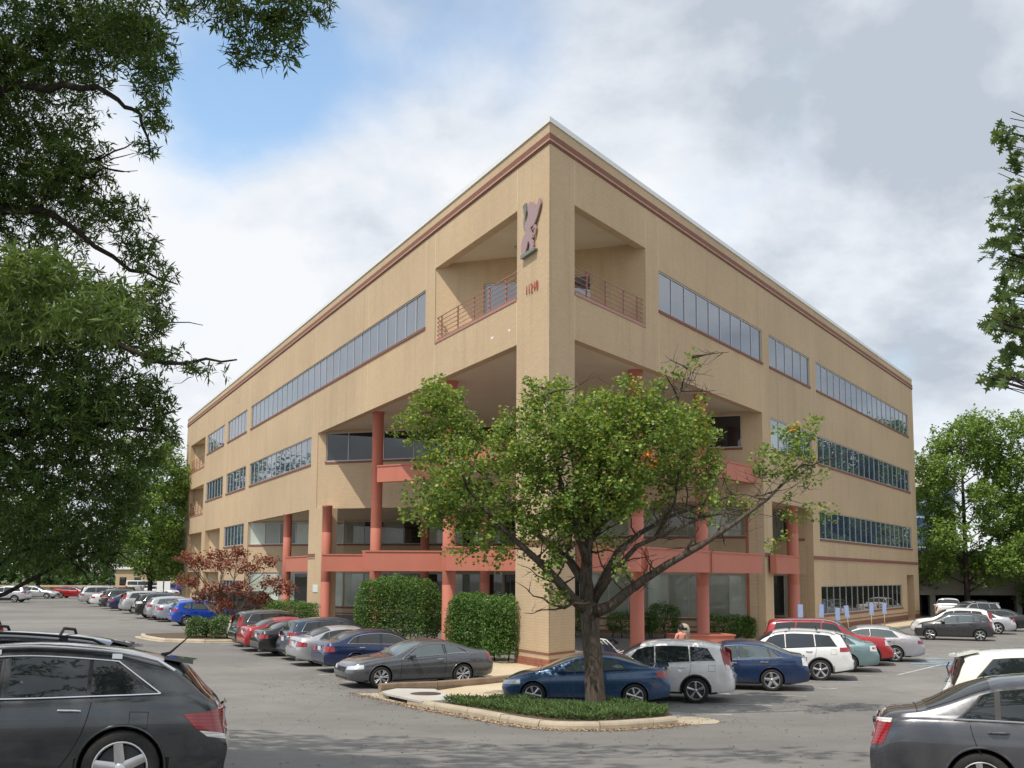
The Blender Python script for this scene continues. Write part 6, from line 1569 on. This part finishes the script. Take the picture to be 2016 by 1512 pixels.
# ---- trees standing farther off
def far_tree(x, y, h, rad, label, seed, mat=M_bg, leaf=.30, n=9000, z0=None, name='tree', group=None, clear=.18, trunk=.22, bark=M_bark_d, lean=0):
    nr = np.random.default_rng(seed); r_ = random.Random(seed); g = G(x, y) if z0 is None else z0
    t = thing(name, label, 'tree', (x, y, g), group=group)
    ells = []; tb = MB(); tb.tube([(0, 0, -.3), (0, 0, h * .25), (.1 * lean, 0, h * .6), (0, 0, h * .93)], [trunk * 1.25, trunk, trunk * .6, .03], 10)
    k = 30
    for i in range(k):
        f = (i + .5) / k; zz = h * (clear + (.97 - clear) * f); env = rad * (math.sin(PI * min(1, .16 + .86 * (1 - f)) ) ** .75 if f > .25 else .72 + f * 1.1)
        a = i * 2.4 + r_.uniform(-.5, .5); q = env * r_.uniform(.35, .95)
        rr = rad * r_.uniform(.24, .42); c = (q * math.cos(a), q * math.sin(a), zz); ells.append((*c, rr, rr, rr * .72, 1))
        limb(tb, (0, 0, max(h * .12, zz - q * .7)), c, .05 + .05 * (1 - f), .015, r_, .05, 5, 4)
    tot = sum((a * b * c) ** (2 / 3) for _, _, _, a, b, c, _ in ells); per = 10
    C = in_ellipsoids(nr, ells, n / per / tot); P = tuft(nr, C, per, leaf * 1.3)
    leaves('crown', P, leaf, .72, mat, nr, parent=t, up=.5)
    add('trunk', tb.mesh('trunk', [bark]), t); return t
GT = 'trees across the left lot'
far_tree(-38.6, 112, 17.6, 5.4, 'tall bright green tree beside the far left end of the building', 101, n=24000, leaf=.30)
far_tree(-33.5, 116, 15.5, 5.0, 'green tree behind the tall bright one at the end of the building', 102, n=14000, leaf=.32)
far_tree(-45.5, 146, 13, 5.0, 'lower green tree above the cars in the back row', 103, n=8000, mat=M_bg2, leaf=.36)
far_tree(-60.5, 134, 13, 5.2, 'round green tree with visible trunk behind the pale silver saloon', 104, n=9000, leaf=.34, clear=.26)
far_tree(-67.5, 131, 14, 5.0, 'dark green tree at the far left edge', 105, n=8000, mat=M_bg2, leaf=.34)
far_tree(-53.0, 158, 15, 5.5, 'dark green tree in the gap beyond the white van', 106, n=7000, mat=M_bg2, leaf=.40)
far_tree(40.2, 92.5, 17.8, 5.6, 'large bright green tree just beyond the right end of the building', 111, n=36000, leaf=.25, clear=.22)
far_tree(46.4, 90.5, 19.0, 5.2, 'taller green tree at the right edge of the picture', 112, n=28000, leaf=.25, clear=.2, trunk=.42)
far_tree(49.5, 95, 12, 5, 'mid-height tree filling in behind the taller tree at the right edge', 115, n=16000, leaf=.28, clear=.1)
far_tree(36.6, 99, 8.5, 3.6, 'low dark tree hard against the building end before the car park', 113, n=9000, mat=M_bg, leaf=.24, clear=.3)
# outside the frame: they show in the windows and shade the drive
for i, (x, y, h, rd) in enumerate(((64, 104, 17, 6.5), (73, 112, 20, 7), (84, 122, 19, 7), (60, 92, 14, 6), (95, 128, 20, 7.5), (78, 98, 18, 7), (-66, 118, 18, 7), (-74, 140, 21, 7.5), (-86, 150, 22, 8), (-62, 104, 15, 6), (-96, 138, 20, 8), (-84, 122, 19, 7))):
    far_tree(x, y, h, rd, '%s leafy tree %s of the picture, mirrored in the %s windows' % ((('medium', 'second tallest', 'broad', 'shortest', 'tallest', 'narrow')[i % 6],) + (('off the right edge', 'right-hand') if x > 0 else ('off the left edge', 'left-hand'))), 200 + i, n=4500, leaf=.55, mat=M_bg2 if i % 2 else M_bg, group='trees mirrored in the right windows' if x > 0 else 'trees mirrored in the left windows')
# distant wood along the skyline
nr = np.random.default_rng(77); C = []
for x0, x1, y0, hh in ((-230, -62, 205, 13), (96, 330, 215, 13), (-420, -200, 180, 15), (300, 480, 170, 15)):
    n = 900; xs = nr.uniform(x0, x1, n); ys = y0 + nr.uniform(-12, 12, n); top = hh * (0.62 + .38 * np.sin(xs * .21) * np.cos(xs * .057 + 1)); C.append(np.stack([xs, ys, nr.uniform(0, 1, n) ** .8 * np.maximum(top, 4)], 1))
C = np.concatenate(C); P = tuft(nr, C, 14, 1.9); o = leaves('distant_wood', P, 1.25, .8, M_bg2, nr, up=.5); setp(o, 'hazy line of woods on the skyline behind the car parks', 'wood', kind='stuff')

# ---- hedges, shrubs, red maple, juniper
def hedge(x0, y0, x1, y1, depth, h, label, seed, n, leaf=.085, mat=M_hedge, name='hedge', round_=.45, bump=.16, cat='hedge', z0=None, group=None):
    nr = np.random.default_rng(seed); a = Vector((x0, y0)); b = Vector((x1, y1)); L = (b - a).length; ang = math.atan2(b.y - a.y, b.x - a.x); c = (a + b) / 2; g = (G(c.x, c.y) + .12) if z0 is None else z0
    t = thing(name, label, cat, (c.x, c.y, g), ang, group=group)
    p = nr.uniform(-1, 1, (n * 3, 3)); k = np.max(np.abs(p), axis=1, keepdims=True); p = p / k                       # on the faces of a box
    p = p[p[:, 2] > -.97][:n]
    # round the edges off, then lumps
    nrm = p / np.linalg.norm(p, axis=1, keepdims=True); q = p * (1 - round_) + nrm * round_ * 1.12
    lump = np.sin(q[:, 0] * L * 1.7 + seed) * np.cos(q[:, 2] * 2.6 + seed) * .5 + np.sin(q[:, 0] * L * 4.1 + q[:, 1] * 3 + 2) * .3
    q = q * (1 - nr.uniform(0, 1, (len(q), 1)) ** 2.0 * .42); 
    V = q * (L / 2, depth / 2, h / 2) + nrm * (lump * bump)[:, None] + (0, 0, h / 2) + nr.normal(size=q.shape) * .03
    leaves('foliage', V, leaf, .62, mat, nr, parent=t, up=.3)
    mb = MB(); r_ = random.Random(seed)
    core = MB()
    for i in range(max(2, int(L / .5))):
        x = -L / 2 * .8 + L * .8 * i / max(1, int(L / .5) - 1); limb(mb, (x, 0, -.1), (x + r_.uniform(-.2, .2), r_.uniform(-.2, .2), h * .8), .035, .01, r_, .08, 5, 4)
        for _ in range(6): limb(mb, (x, 0, h * .25), (x + r_.uniform(-.45, .45), r_.uniform(-.45, .45) * depth, h * r_.uniform(.4, .95)), .02, .006, r_, .08, 4, 3)
    add('stems', mb.mesh('stems', [M_bark_d]), t)
    return t
hedge(-7.3, 50.6, -3.45, 49.0, 2.2, 3.1, 'tall clipped green hedge left of the salmon column', 301, 27000, round_=.62)
hedge(-2.2, 42.2, -.25, 40.7, 2.0, 2.50, 'tall clipped green hedge between the salmon column and corner pier', 302, 22000, round_=.60)
hedge(-.75, 40.7, .55, 39.7, 1.8, 2.45, 'dark rounded hedge end against the corner pier', 303, 9000, round_=.6)
hedge(-15.9, 51.6, -14.9, 51.9, 1.2, .95, 'low feathery green shrub at the kerb end of the shrub island', 304, 3500, .09, M_jun, 'shrub', .7, .12, 'shrub')
hedge(-14.7, 51.4, -13.2, 52.0, 1.3, 1.05, 'low spreading green shrub beside the charcoal crossover', 305, 4500, .09, M_jun, 'shrub', .7, .14, 'shrub')
hedge(-15.4, 66.5, -11.6, 61.5, 1.2, 1.35, 'low trimmed hedge along the foot of the left pier', 306, 6000, .11)
for i, (x, y, w, h, lb) in enumerate(((6.6, 57.8, 2.6, 1.3, 'dark shrub between the two right-hand salmon columns under the blinds'), (8.3, 57.2, 1.6, 1.75, 'taller dark shrub behind the concrete bin'), (11.2, 56.4, 2.2, 1.25, 'dark shrub right of the planter under the window'), (12.7, 57.0, 1.0, 1.1, 'small dark shrub beside the rightmost round column'), (3.3, 58.0, 2.0, 1.3, 'dark shrub behind the pushchair'))):
    hedge(x - w / 2, y, x + w / 2, y, 1.2, h, lb, 310 + i, 2600, .11, M_hedge, 'shrub', .6, .2, 'shrub')
nr = np.random.default_rng(41); r_ = random.Random(41)
MX, MY = -16.2, 59.5
maple = thing('red_maple', 'small spreading red maple in front of the left end of the building', 'tree', (MX, MY, G(MX, MY) + .1)); mb = MB(); E_ = []
def MT(u, v, d=0): return Vector(((u - 455) * .0290, d, (1240 - v) * .0290))
for (u, v, d) in ((400, 1115, 0), (385, 1150, -.5), (430, 1100, .6), (450, 1120, -.6), (470, 1095, .3), (500, 1125, -.4), (530, 1110, .4), (545, 1150, -.3), (570, 1165, .3), (490, 1165, -.8), (440, 1165, -.7), (410, 1180, .5), (520, 1185, .2), (460, 1195, -.6), (380, 1105, .3)):
    p = MT(u, v, d); b = MT(455 + (u - 455) * .12, 1222, d * .1); e = limb(mb, b, p, .065, .015, r_, .10, 7, 6); E_.append((p.x, p.y, p.z, .78, .8, .38, 1))
    for _ in range(5): limb(mb, e[4], p + Vector((r_.uniform(-.9, .9), r_.uniform(-.8, .8), r_.uniform(-.3, .4))), .015, .004, r_, .08, 4, 4)
mb.tube([(0, 0, -.3), (0, 0, .2), (.02, 0, .6)], [.20, .16, .13], 10)
add('trunk', mb.mesh('trunk', [M_bark_p]), maple)
C = in_ellipsoids(nr, E_, 105); P = tuft(nr, C, 12, .22); leaves('crown', P, .115, .8, M_maple, nr, parent=maple, shape='round', up=.8)

# juniper ground cover on the island
nr = np.random.default_rng(51); n = 26000
poly = np.array([(-1.75, 27.3), (-0.75, 26.05), (0.40, 24.45), (1.05, 23.7), (1.92, 23.55), (2.65, 23.95), (3.6, 24.7), (3.75, 25.4), (3.4, 26.0), (2.6, 26.5), (0.6, 26.6), (-0.8, 27.4)])
def inside(P, poly):
    x, y = P[:, 0], P[:, 1]; c = np.zeros(len(P), bool); j = len(poly) - 1
    for i in range(len(poly)):
        xi, yi = poly[i]; xj, yj = poly[j]; c ^= ((yi > y) != (yj > y)) & (x < (xj - xi) * (y - yi) / (yj - yi + 1e-12) + xi); j = i
    return c
Q_ = np.stack([nr.uniform(-1.9, 3.9, n * 2), nr.uniform(23.4, 27.5, n * 2)], 1); Q_ = Q_[inside(Q_, poly)][:n]
hgt = .10 + .16 * (np.sin(Q_[:, 0] * 2.3 + 1) * np.cos(Q_[:, 1] * 1.9) * .5 + .5) + .05 * np.sin(Q_[:, 0] * 6) * np.cos(Q_[:, 1] * 5)
zb = gz(Q_[:, 0], Q_[:, 1]) + .13
P = np.stack([Q_[:, 0], Q_[:, 1], zb + nr.uniform(0, 1, len(Q_)) ** .6 * hgt], 1)
d = rnd_unit(nr, len(P)); d[:, 2] = np.abs(d[:, 2]) * .8 + .15
o = leaves('juniper_ground_cover', P, .10, .22, M_jun, nr, dirs=d, up=.2); setp(o, 'low juniper covering the soil of the tree island', 'ground cover', kind='stuff')
# fallen leaves along kerbs and over the drive
nr = np.random.default_rng(61); pts = []
for path, sp, k in ((isl, .20, 2200), ([(-18.7, 53.2), (-16.4, 49.9), (-12.6, 50.6)], .4, 120), ([(-4.4, 30.6), (-3.6, 29.4), (-2.6, 27.9)], .25, 420)):
    R = resample(path, .1); O = np.array(offset_path(R, -.16)); i = nr.integers(0, len(O), k); pts.append(O[i] + nr.normal(size=(k, 2)) * sp)
pts.append(np.stack([nr.uniform(-7, 8, 700), nr.uniform(12, 34, 700)], 1)); pts.append(np.stack([nr.normal(-5.6, 1.0, 220), nr.normal(33.5, 1.6, 220)], 1)); pts.append(np.stack([nr.normal(4.5, .5, 60), nr.normal(25, .5, 60)], 1))
pts = np.concatenate(pts); z = gz(pts[:, 0], pts[:, 1]) + .012
bad = inside(pts, np.array([(-2.29, 27.45), (-1.06, 25.85), (0.12, 24.1), (0.85, 23.3), (1.92, 23.19), (2.82, 23.6), (3.85, 24.42), (3.9, 26), (0, 28)])); pts = pts[~bad]; z = z[~bad]
d = rnd_unit(nr, len(pts)); d[:, 2] *= .12
o = leaves('fallen_leaves', np.column_stack([pts, z]), .055, .6, M_litter, nr, dirs=d, up=2.5); setp(o, 'dry brown leaves scattered along the kerbs and over the drive', 'fallen leaves', kind='stuff')
# ================================================================ small things and far buildings
M_blue_sign = simple('pale_blue_sign_sleeve', (0.30, 0.38, 0.60), 0.5, var=.08)
M_post = simple('galvanised_post', (0.42, 0.36, 0.24), 0.6, metal=.2, var=.1)
for i, (t, zt, lean) in enumerate(((22.52, 1.94, 0), (26.22, 1.86, 0), (29.4, 1.60, 0), (31.78, 1.69, -.10), (37.02, 1.71, .02), (40.46, 1.68, 0))):
    p = P2('R', t, -1.9); g = G(p.x, p.y) + .12
    lb = ['leftmost pale blue sign post against the rightmost round column', 'pale blue sign post at the left edge of the ground-floor window strip', 'short pale blue sign post before the ground-floor window strip', 'tilted pale blue sign post before the ground-floor window strip', 'second pale blue sign post from the right on the walk', 'rightmost pale blue sign post on the walk'][i]
    o = thing('sign_post', lb, 'sign post', (p.x, p.y, g), group='pale blue sign posts along the right walk'); o.rotation_euler = (0, lean, 0)
    mb = MB(); mb.tube([(0, 0, -.1), (0, 0, zt - g - .3)], .035, 8); add('post', mb.mesh('post', [M_post]), o)
    mb = MB(); mb.box(-.13, .13, -.045, .045, zt - g - .72, zt - g); mb.box(-.10, .10, -.05, -.045, zt - g - .66, zt - g - .06); add('sign_sleeve', mb.mesh('sign_sleeve', [M_blue_sign]), o)
# concrete bin with a domed top
b = thing('litter_bin', 'pale concrete litter bin with rounded top behind the woman in pink', 'litter bin', (7.22, 44.0, G(7.22, 44) + .10))
mb = MB(); mb.lathe([(.20, 0), (.235, .02), (.235, .95), (.25, .97), (.25, 1.02)], 24); add('body', mb.mesh('body', [M_kerb]), b)
mb = MB(); mb.lathe([(.25, 1.021), (.24, 1.16), (.18, 1.28), (.09, 1.335), (.001, 1.35)], 24); add('dome', mb.mesh('dome', [M_kerb]), b)
mb = MB(); mb.cbox((0, -.235, 1.13), (.20, .03, .11)); add('slot', mb.mesh('slot', [M_dark]), b)
# salmon planter box round the foot of the right-hand column
pl = thing('planter', 'low salmon planter wall at the foot of the right-hand salmon column', 'planter', (8.75, 48.6, 0.08), math.radians(16))
mb = MB(); w, d, h = 1.35, .7, .58
for x0, x1, y0, y1 in ((-w, w, -d, -d + .16), (-w, w, d - .16, d), (-w, -w + .16, -d + .16, d - .16), (w - .16, w, -d + .16, d - .16)): mb.box(x0, x1, y0, y1, -.1, h)
add('wall', mb.mesh('wall', [M_red]), pl); mb = MB(); mb.box(-w - .05, w + .05, -d - .05, -d + .2, h + .003, h + .07); mb.box(-w - .05, w + .05, d - .2, d + .05, h + .003, h + .07); mb.box(-w - .05, -w + .2, -d + .2, d - .2, h + .003, h + .07); mb.box(w - .2, w + .05, -d + .2, d - .2, h + .003, h + .07); add('coping', mb.mesh('coping', [M_red]), pl)
mb = MB(); mb.box(-w + .16, w - .16, -d + .16, d - .16, .3, .5); add('soil', mb.mesh('soil', [M_soil]), pl)

# ---- people
M_skin = simple('skin', (0.42, 0.23, 0.16), .55, var=.06); M_hair = simple('dark_hair', (0.018, 0.012, 0.010), .6, var=.3, scale=40); M_pink = simple('coral_pink_cotton', (0.72, 0.30, 0.22), .85, var=.08); M_jeans = simple('blue_denim', (0.05, 0.07, 0.13), .85, var=.2); M_shoe = simple('dark_shoe', (.03, .03, .03), .6); M_navyc = simple('navy_cotton', (.02, .03, .07), .85); M_lip = M_lip
def skin_body(name, joints, edges, rad, root_i, parent, mats, region, sub=2):
    me = bpy.data.meshes.new(name); me.from_pydata([tuple(j) for j in joints], edges, [])
    o = bpy.data.objects.new(name, me); COL.objects.link(o)
    md = o.modifiers.new('skin', 'SKIN'); md.use_smooth_shade = True; md.branch_smoothing = .6
    for i, s in enumerate(me.skin_vertices[0].data):
        r = rad[i]; s.radius = r if isinstance(r, tuple) else (r, r); s.use_root = (i == root_i)
    o.modifiers.new('sub', 'SUBSURF').levels = sub
    dg = bpy.context.evaluated_depsgraph_get(); new = bpy.data.meshes.new_from_object(o.evaluated_get(dg)); bpy.data.objects.remove(o)
    new.name = name; new.materials.clear()
    for m in mats: new.materials.append(m)
    for p in new.polygons: p.material_index = region(p.center); p.use_smooth = True
    return add(name, new, parent)
def head_parts(parent, c, s, hair_mat, yaw=0.0, long_=0.0):
    """hair cap, ears, nose, eyes and mouth round a head centre; face looks along +y of the figure before yaw"""
    R = Matrix.Rotation(yaw, 4, 'Z')
    mb = MB(); bmx = bmesh.new(); bmesh.ops.create_uvsphere(bmx, u_segments=20, v_segments=12, radius=1)
    vs = []; idx = {}
    for v in bmx.verts:
        x, y, z = v.co; k = 1.0 + .05 * math.sin(9 * x + 5 * z)
        vs.append(Vector((x * .100 * s * k, y * .125 * s * k - .016 * s, z * .132 * s * k + .012 * s)))
    fs = [tuple(v.index for v in f.verts) for f in bmx.faces if not (f.calc_center_median().y > .25 and f.calc_center_median().z < .45) and f.calc_center_median().z > -.55 - long_]
    bmx.free(); mb.mesh_([Vector(c) + R @ v for v in vs], fs, 0, True); add('hair', mb.mesh('hair', [hair_mat]), parent)
def hand_chain(J, E, R, wrist, d, side, s):
    """palm, four unequal bent fingers and a thumb leaving the side of the palm"""
    wi = len(J) - 1 if wrist is None else wrist; w = Vector(J[wi]); d = Vector(d).normalized(); sx = d.cross(Vector((0, 0, 1))).normalized() * side if abs(d.z) < .9 else Vector((side, 0, 0)); cur = d.cross(sx).normalized()
    pm = w + d * .075 * s; J.append(pm); E.append((wi, len(J) - 1)); R.append((.034 * s, .016 * s)); pi_ = len(J) - 1
    for k, ln in enumerate((.075, .085, .08, .062)):
        a = pm + sx * (.018 * (k - 1.5)) * s + d * .02 * s; b = a + d * ln * .5 * s; e = b + (d * .6 + cur * .6) * ln * .5 * s
        for q in (a, b, e): J.append(q); R.append(.0085 * s)
        n = len(J); E += [(pi_, n - 3), (n - 3, n - 2), (n - 2, n - 1)]
    a = w + d * .03 * s - sx * .03 * s; b = a + (d * .6 - sx * .6) * .045 * s; J += [a, b]; R += [.011 * s, .009 * s]; n = len(J); E += [(wi, n - 2), (n - 2, n - 1)]
woman = thing('person', 'woman with short dark hair in a coral pink top seen from behind the white crossover', 'person', (5.86, 36.3, G(5.86, 36.3) + .10), math.radians(20))
J = [(0, 0, .86), (0, .0, 1.02), (0, -.01, 1.20), (0, .0, 1.33), (0, .02, 1.40), (0, .03, 1.49), (0, .04, 1.57),
     (.09, 0, .84), (.10, .02, .47), (.10, -.01, .08), (.11, .13, .04), (-.09, 0, .84), (-.10, .02, .47), (-.10, -.01, .08), (-.11, .13, .04),
     (.165, 0, 1.31), (.215, .04, 1.05), (.19, .24, .95), (-.165, 0, 1.31), (-.215, .04, 1.05), (-.19, .24, .95)]
E = [(0, 1), (1, 2), (2, 3), (3, 4), (4, 5), (5, 6), (0, 7), (7, 8), (8, 9), (9, 10), (0, 11), (11, 12), (12, 13), (13, 14), (3, 15), (15, 16), (16, 17), (3, 18), (18, 19), (19, 20)]
R = [(.15, .11), (.125, .09), (.145, .10), (.12, .085), (.048, .05), (.075, .09), (.07, .085), .095, .06, .042, .038, .095, .06, .042, .038, .058, .042, .030, .058, .042, .030]
hand_chain(J, E, R, 17, (0, 1, -.2), 1, 1); hand_chain(J, E, R, 20, (0, 1, -.2), -1, 1)
def reg(c):
    if c.z > 1.385: return 0
    if c.z > .90 and abs(c.x) < .24 and c.y < .06: return 1
    if c.y > .06 and c.z > .85 or (abs(c.x) > .17 and c.z < 1.16 and c.z > .82): return 0
    return 2 if c.z > .09 else 3
skin_body('body', J, E, R, 0, woman, [M_skin, M_pink, M_jeans, M_shoe], reg)
head_parts(woman, (0, .035, 1.53), 1.0, M_hair)
mb = MB()
for sd in (1, -1): mb.lathe([(.001, .0), (.022, .004), (.026, -.008)], 10, axis='y', o=(sd * .078, .03, 1.52))
mb.tube([(0, .125, 1.545), (0, .145, 1.515), (0, .128, 1.505)], [.008, .014, .010], 6); add('face_features', mb.mesh('face_features', [M_skin]), woman)
mb = MB()
for sd in (1, -1): mb.lathe([(.001, .004), (.010, .002), (.012, -.004)], 8, axis='y', o=(sd * .032, .118, 1.545))
mb.cbox((0, .122, 1.478), (.045, .012, .008)); add('eyes_and_mouth', mb.mesh('eyes_and_mouth', [M_hair]), woman)
# double pushchair with two children
push = thing('pushchair', 'double pushchair with pale handle bar partly hidden behind the tree trunk', 'pushchair', (3.55, 36.6, G(3.55, 36.6) + .10), math.radians(200))
M_white_tube = simple('white_tube', (.72, .72, .70), .4)
mb = MB()
for y in (-.36, 0, .36): mb.tube([(-.55, y, .16), (-.15, y, .55), (.25, y, .95), (.42, y, 1.10)], .018, 8); mb.tube([(.35, y, .16), (-.10, y, .62), (-.40, y, .70)], .016, 8)
mb.tube([(.42, -.36, 1.10), (.46, -.30, 1.12), (.46, .30, 1.12), (.42, .36, 1.10)], .02, 8); add('frame', mb.mesh('frame', [M_white_tube]), push)
for y in (-.18, .18):
    mb = MB(); mb.hexa([(-.35, y - .15, .42), (.08, y - .15, .40), (.08, y + .15, .40), (-.35, y + .15, .42), (-.35, y - .15, .46), (.08, y - .15, .44), (.08, y + .15, .44), (-.35, y + .15, .46)]); mb.hexa([(.05, y - .15, .42), (.10, y - .15, .42), (.10, y + .15, .42), (.05, y + .15, .42), (.22, y - .15, .92), (.27, y - .15, .92), (.27, y + .15, .92), (.22, y + .15, .92)]); add('seat', mb.mesh('seat', [M_navyc]), push)
    mb = MB(); n = 8; vs = []
    for i in range(5):
        a = math.radians(20 + 28 * i)
        for k in range(n + 1): vs.append((.20 - .28 * math.sin(a) * 1.0, y - .16 + .32 * k / n, .86 + .30 * math.cos(a) * .9 + .03 * math.sin(PI * k / n)))
    mb.mesh_(vs, [(i * (n + 1) + k, i * (n + 1) + k + 1, (i + 1) * (n + 1) + k + 1, (i + 1) * (n + 1) + k) for i in range(2) for k in range(n)], 0, True); add('canopy', mb.mesh('canopy', [M_navyc]), push)
wm = MB(); wm.lathe([(.085, .02), (.12, .022), (.13, 0), (.12, -.022), (.085, -.02)], 20, axis='y', closed=True); wm.lathe([(.001, .012), (.085, .01)], 12, axis='y'); wmesh = wm.mesh('wheel', [M_tyre])
for x in (-.55, .35):
    for y in (-.36, 0, .36): add('wheel', wmesh, push, loc=(x, y + .04, .13))
for i, y in enumerate((-.18, .18)):
    ch = thing('person', ['small child with dark hair sitting in the left seat of the pushchair', 'small child with dark hair sitting in the right seat of the pushchair'][i], 'child', (0, 0, 0))
    ch.matrix_world = push.matrix_basis @ Matrix.Translation((0, y, 0))
    J = [(0, 0, .50), (.05, 0, .62), (.10, 0, .74), (.11, 0, .80), (.10, 0, .87), (.09, 0, .95), (-.05, .06, .50), (-.26, .07, .50), (-.32, .07, .30), (-.40, .07, .28), (-.05, -.06, .50), (-.26, -.07, .50), (-.32, -.07, .30), (-.40, -.07, .28), (.09, .10, .73), (.0, .13, .62), (-.14, .09, .60), (.09, -.10, .73), (.0, -.13, .62), (-.14, -.09, .60)]
    E = [(0, 1), (1, 2), (2, 3), (3, 4), (4, 5), (0, 6), (6, 7), (7, 8), (8, 9), (0, 10), (10, 11), (11, 12), (12, 13), (2, 14), (14, 15), (15, 16), (2, 17), (17, 18), (18, 19)]
    R = [(.085, .08), (.08, .075), (.075, .065), .035, (.072, .075), (.066, .07), .055, .045, .032, .028, .055, .045, .032, .028, .036, .028, .02, .036, .028, .02]
    hand_chain(J, E, R, 16, (-1, 0, 0), 1, .6); hand_chain(J, E, R, 19, (-1, 0, 0), -1, .6)
    skin_body('body', J, E, R, 0, ch, [M_skin, M_navyc, M_jeans], lambda c: 0 if c.z > .79 or (c.x < -.1 and c.z > .55) else 1 if c.z > .55 else 2)
    head_parts(ch, (.095, 0, .91), .85, M_hair, math.radians(90))

# ---- lamp with blue shade, white boards
lp = thing('street_lamp', 'slim lamp post with a bright blue square shade across the left lot', 'street lamp', (-45.9, 120, G(-45.9, 120)))
mb = MB(); mb.tube([(0, 0, -.2), (0, 0, 4.6)], .07, 10); add('pole', mb.mesh('pole', [M_trim]), lp); mb = MB(); mb.hexa([(-.32, -.32, 4.6), (.32, -.32, 4.6), (.32, .32, 4.6), (-.32, .32, 4.6), (-.42, -.42, 5.0), (.42, -.42, 5.0), (.42, .42, 5.0), (-.42, .42, 5.0)]); mb.box(-.2, .2, -.2, .2, 5.003, 5.2)
add('lamp_shade', mb.mesh('lamp_shade', [simple('bright_blue_enamel', (.03, .12, .55), .4)]), lp)
sg = thing('notice_board', 'pair of small white notice boards on a post before the building end', 'sign', (-30.5, 92, G(-30.5, 92)))
mb = MB(); mb.tube([(0, 0, -.2), (0, 0, 2.6)], .05, 8); add('post', mb.mesh('post', [M_trim]), sg)
for x in (-.32, .32): mb = MB(); mb.box(x - .26, x + .26, -.05, -.02, 1.5, 2.3); add('board', mb.mesh('board', [M_sign_w]), sg)

# ---- car park structure and glass tower at the right, offices at the left
M_conc_far = concrete('weathered_precast', (0.30, 0.28, 0.235), (0.40, 0.375, 0.32), .4)
cp = thing('parking_garage', 'long grey concrete parking deck with dark open ground level behind the trees', 'parking garage', (45, 97, -.2))
mb = MB(); mb.box(-7.2, 40, 0, .4, 2.0, 6.1); add('fascia', mb.mesh('fascia', [M_conc_far]), cp)
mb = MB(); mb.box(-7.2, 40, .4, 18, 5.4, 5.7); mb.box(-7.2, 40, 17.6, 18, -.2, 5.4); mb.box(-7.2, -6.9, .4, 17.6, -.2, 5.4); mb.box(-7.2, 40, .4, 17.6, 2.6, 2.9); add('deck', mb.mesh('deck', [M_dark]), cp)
for x in range(-6, 40, 8): mb = MB(); mb.box(x - .25, x + .25, .1, .6, -.3, 2.0); add('pillar', mb.mesh('pillar', [M_conc_far]), cp)
tw_ = thing('glass_tower', 'distant office tower of blue glass panes beside the right building end', 'building', (85, 190, -.3))
mb = MB(); mb.box(-11.6, -4.0, 0, 20, 0, 20.2); add('body', mb.mesh('body', [simple('pale_blue_panel', (.34, .46, .62), .5, var=.04)]), tw_)
mb = MB(); mb.box(-11.9, -3.7, -.3, 20.3, 20.203, 21.6); add('parapet', mb.mesh('parapet', [simple('cream_panel', (.66, .60, .50), .7)]), tw_)
pm = MB(); pm.box(0, 2.3, -.06, .02, 0, 2.35); pmesh = pm.mesh('pane', [glass_mat('deep_blue_glass', (.03, .06, .14), 1.9)])
for i in range(3):
    for j in range(7): add('pane', pmesh, tw_, loc=(-11.4 + i * 2.6 + (0 if i == 0 else 0.0), 0, 1.2 + j * 2.75))
def office(name, x, y, w, d, h, col, label, cols, rows, wz, ws):
    t = thing(name, label, 'building', (x, y, -.2)); mb = MB(); mb.box(-w / 2, w / 2, 0, d, 0, h); add('wall', mb.mesh('wall', [simple(label[:20], col, .85, var=.06, scale=.3)]), t)
    mb = MB(); mb.box(-w / 2 - .4, w / 2 + .4, -.4, d + .4, h + .003, h + .5); add('roof', mb.mesh('roof', [M_coping]), t)
    wm_ = MB(); wm_.box(-ws[0] / 2, ws[0] / 2, -.05, .05, 0, ws[1]); me = wm_.mesh('window', [M_glass_dk])
    for i in range(cols):
        for j in range(rows): add('window', me, t, loc=(-w / 2 + w * (i + .5) / cols, 0, wz + j * 3.6))
office('office_block', -79, 212, 14, 12, 13.0, (.55, .54, .50), 'pale office block glimpsed between trees at far left', 5, 3, 2.2, (1.7, 1.6))
office('tan_building', -64.5, 192, 16, 10, 4.3, (.50, .38, .23), 'low tan building seen under the trees left of the main block', 6, 1, 1.4, (1.2, 1.5))
bank = MB(); bank.box(-95, -57, 152, 175, -.4, 1.35); o = bank.obj('mulch_bank', [simple('mulch', (.30, .19, .12), .95, var=.3, scale=.5)]); o['kind'] = 'structure'
road = MB(); road.box(-110, -50, 137, 149, -.4, .72); o = road.obj('far_road', [M_walk_g]); o['kind'] = 'structure'
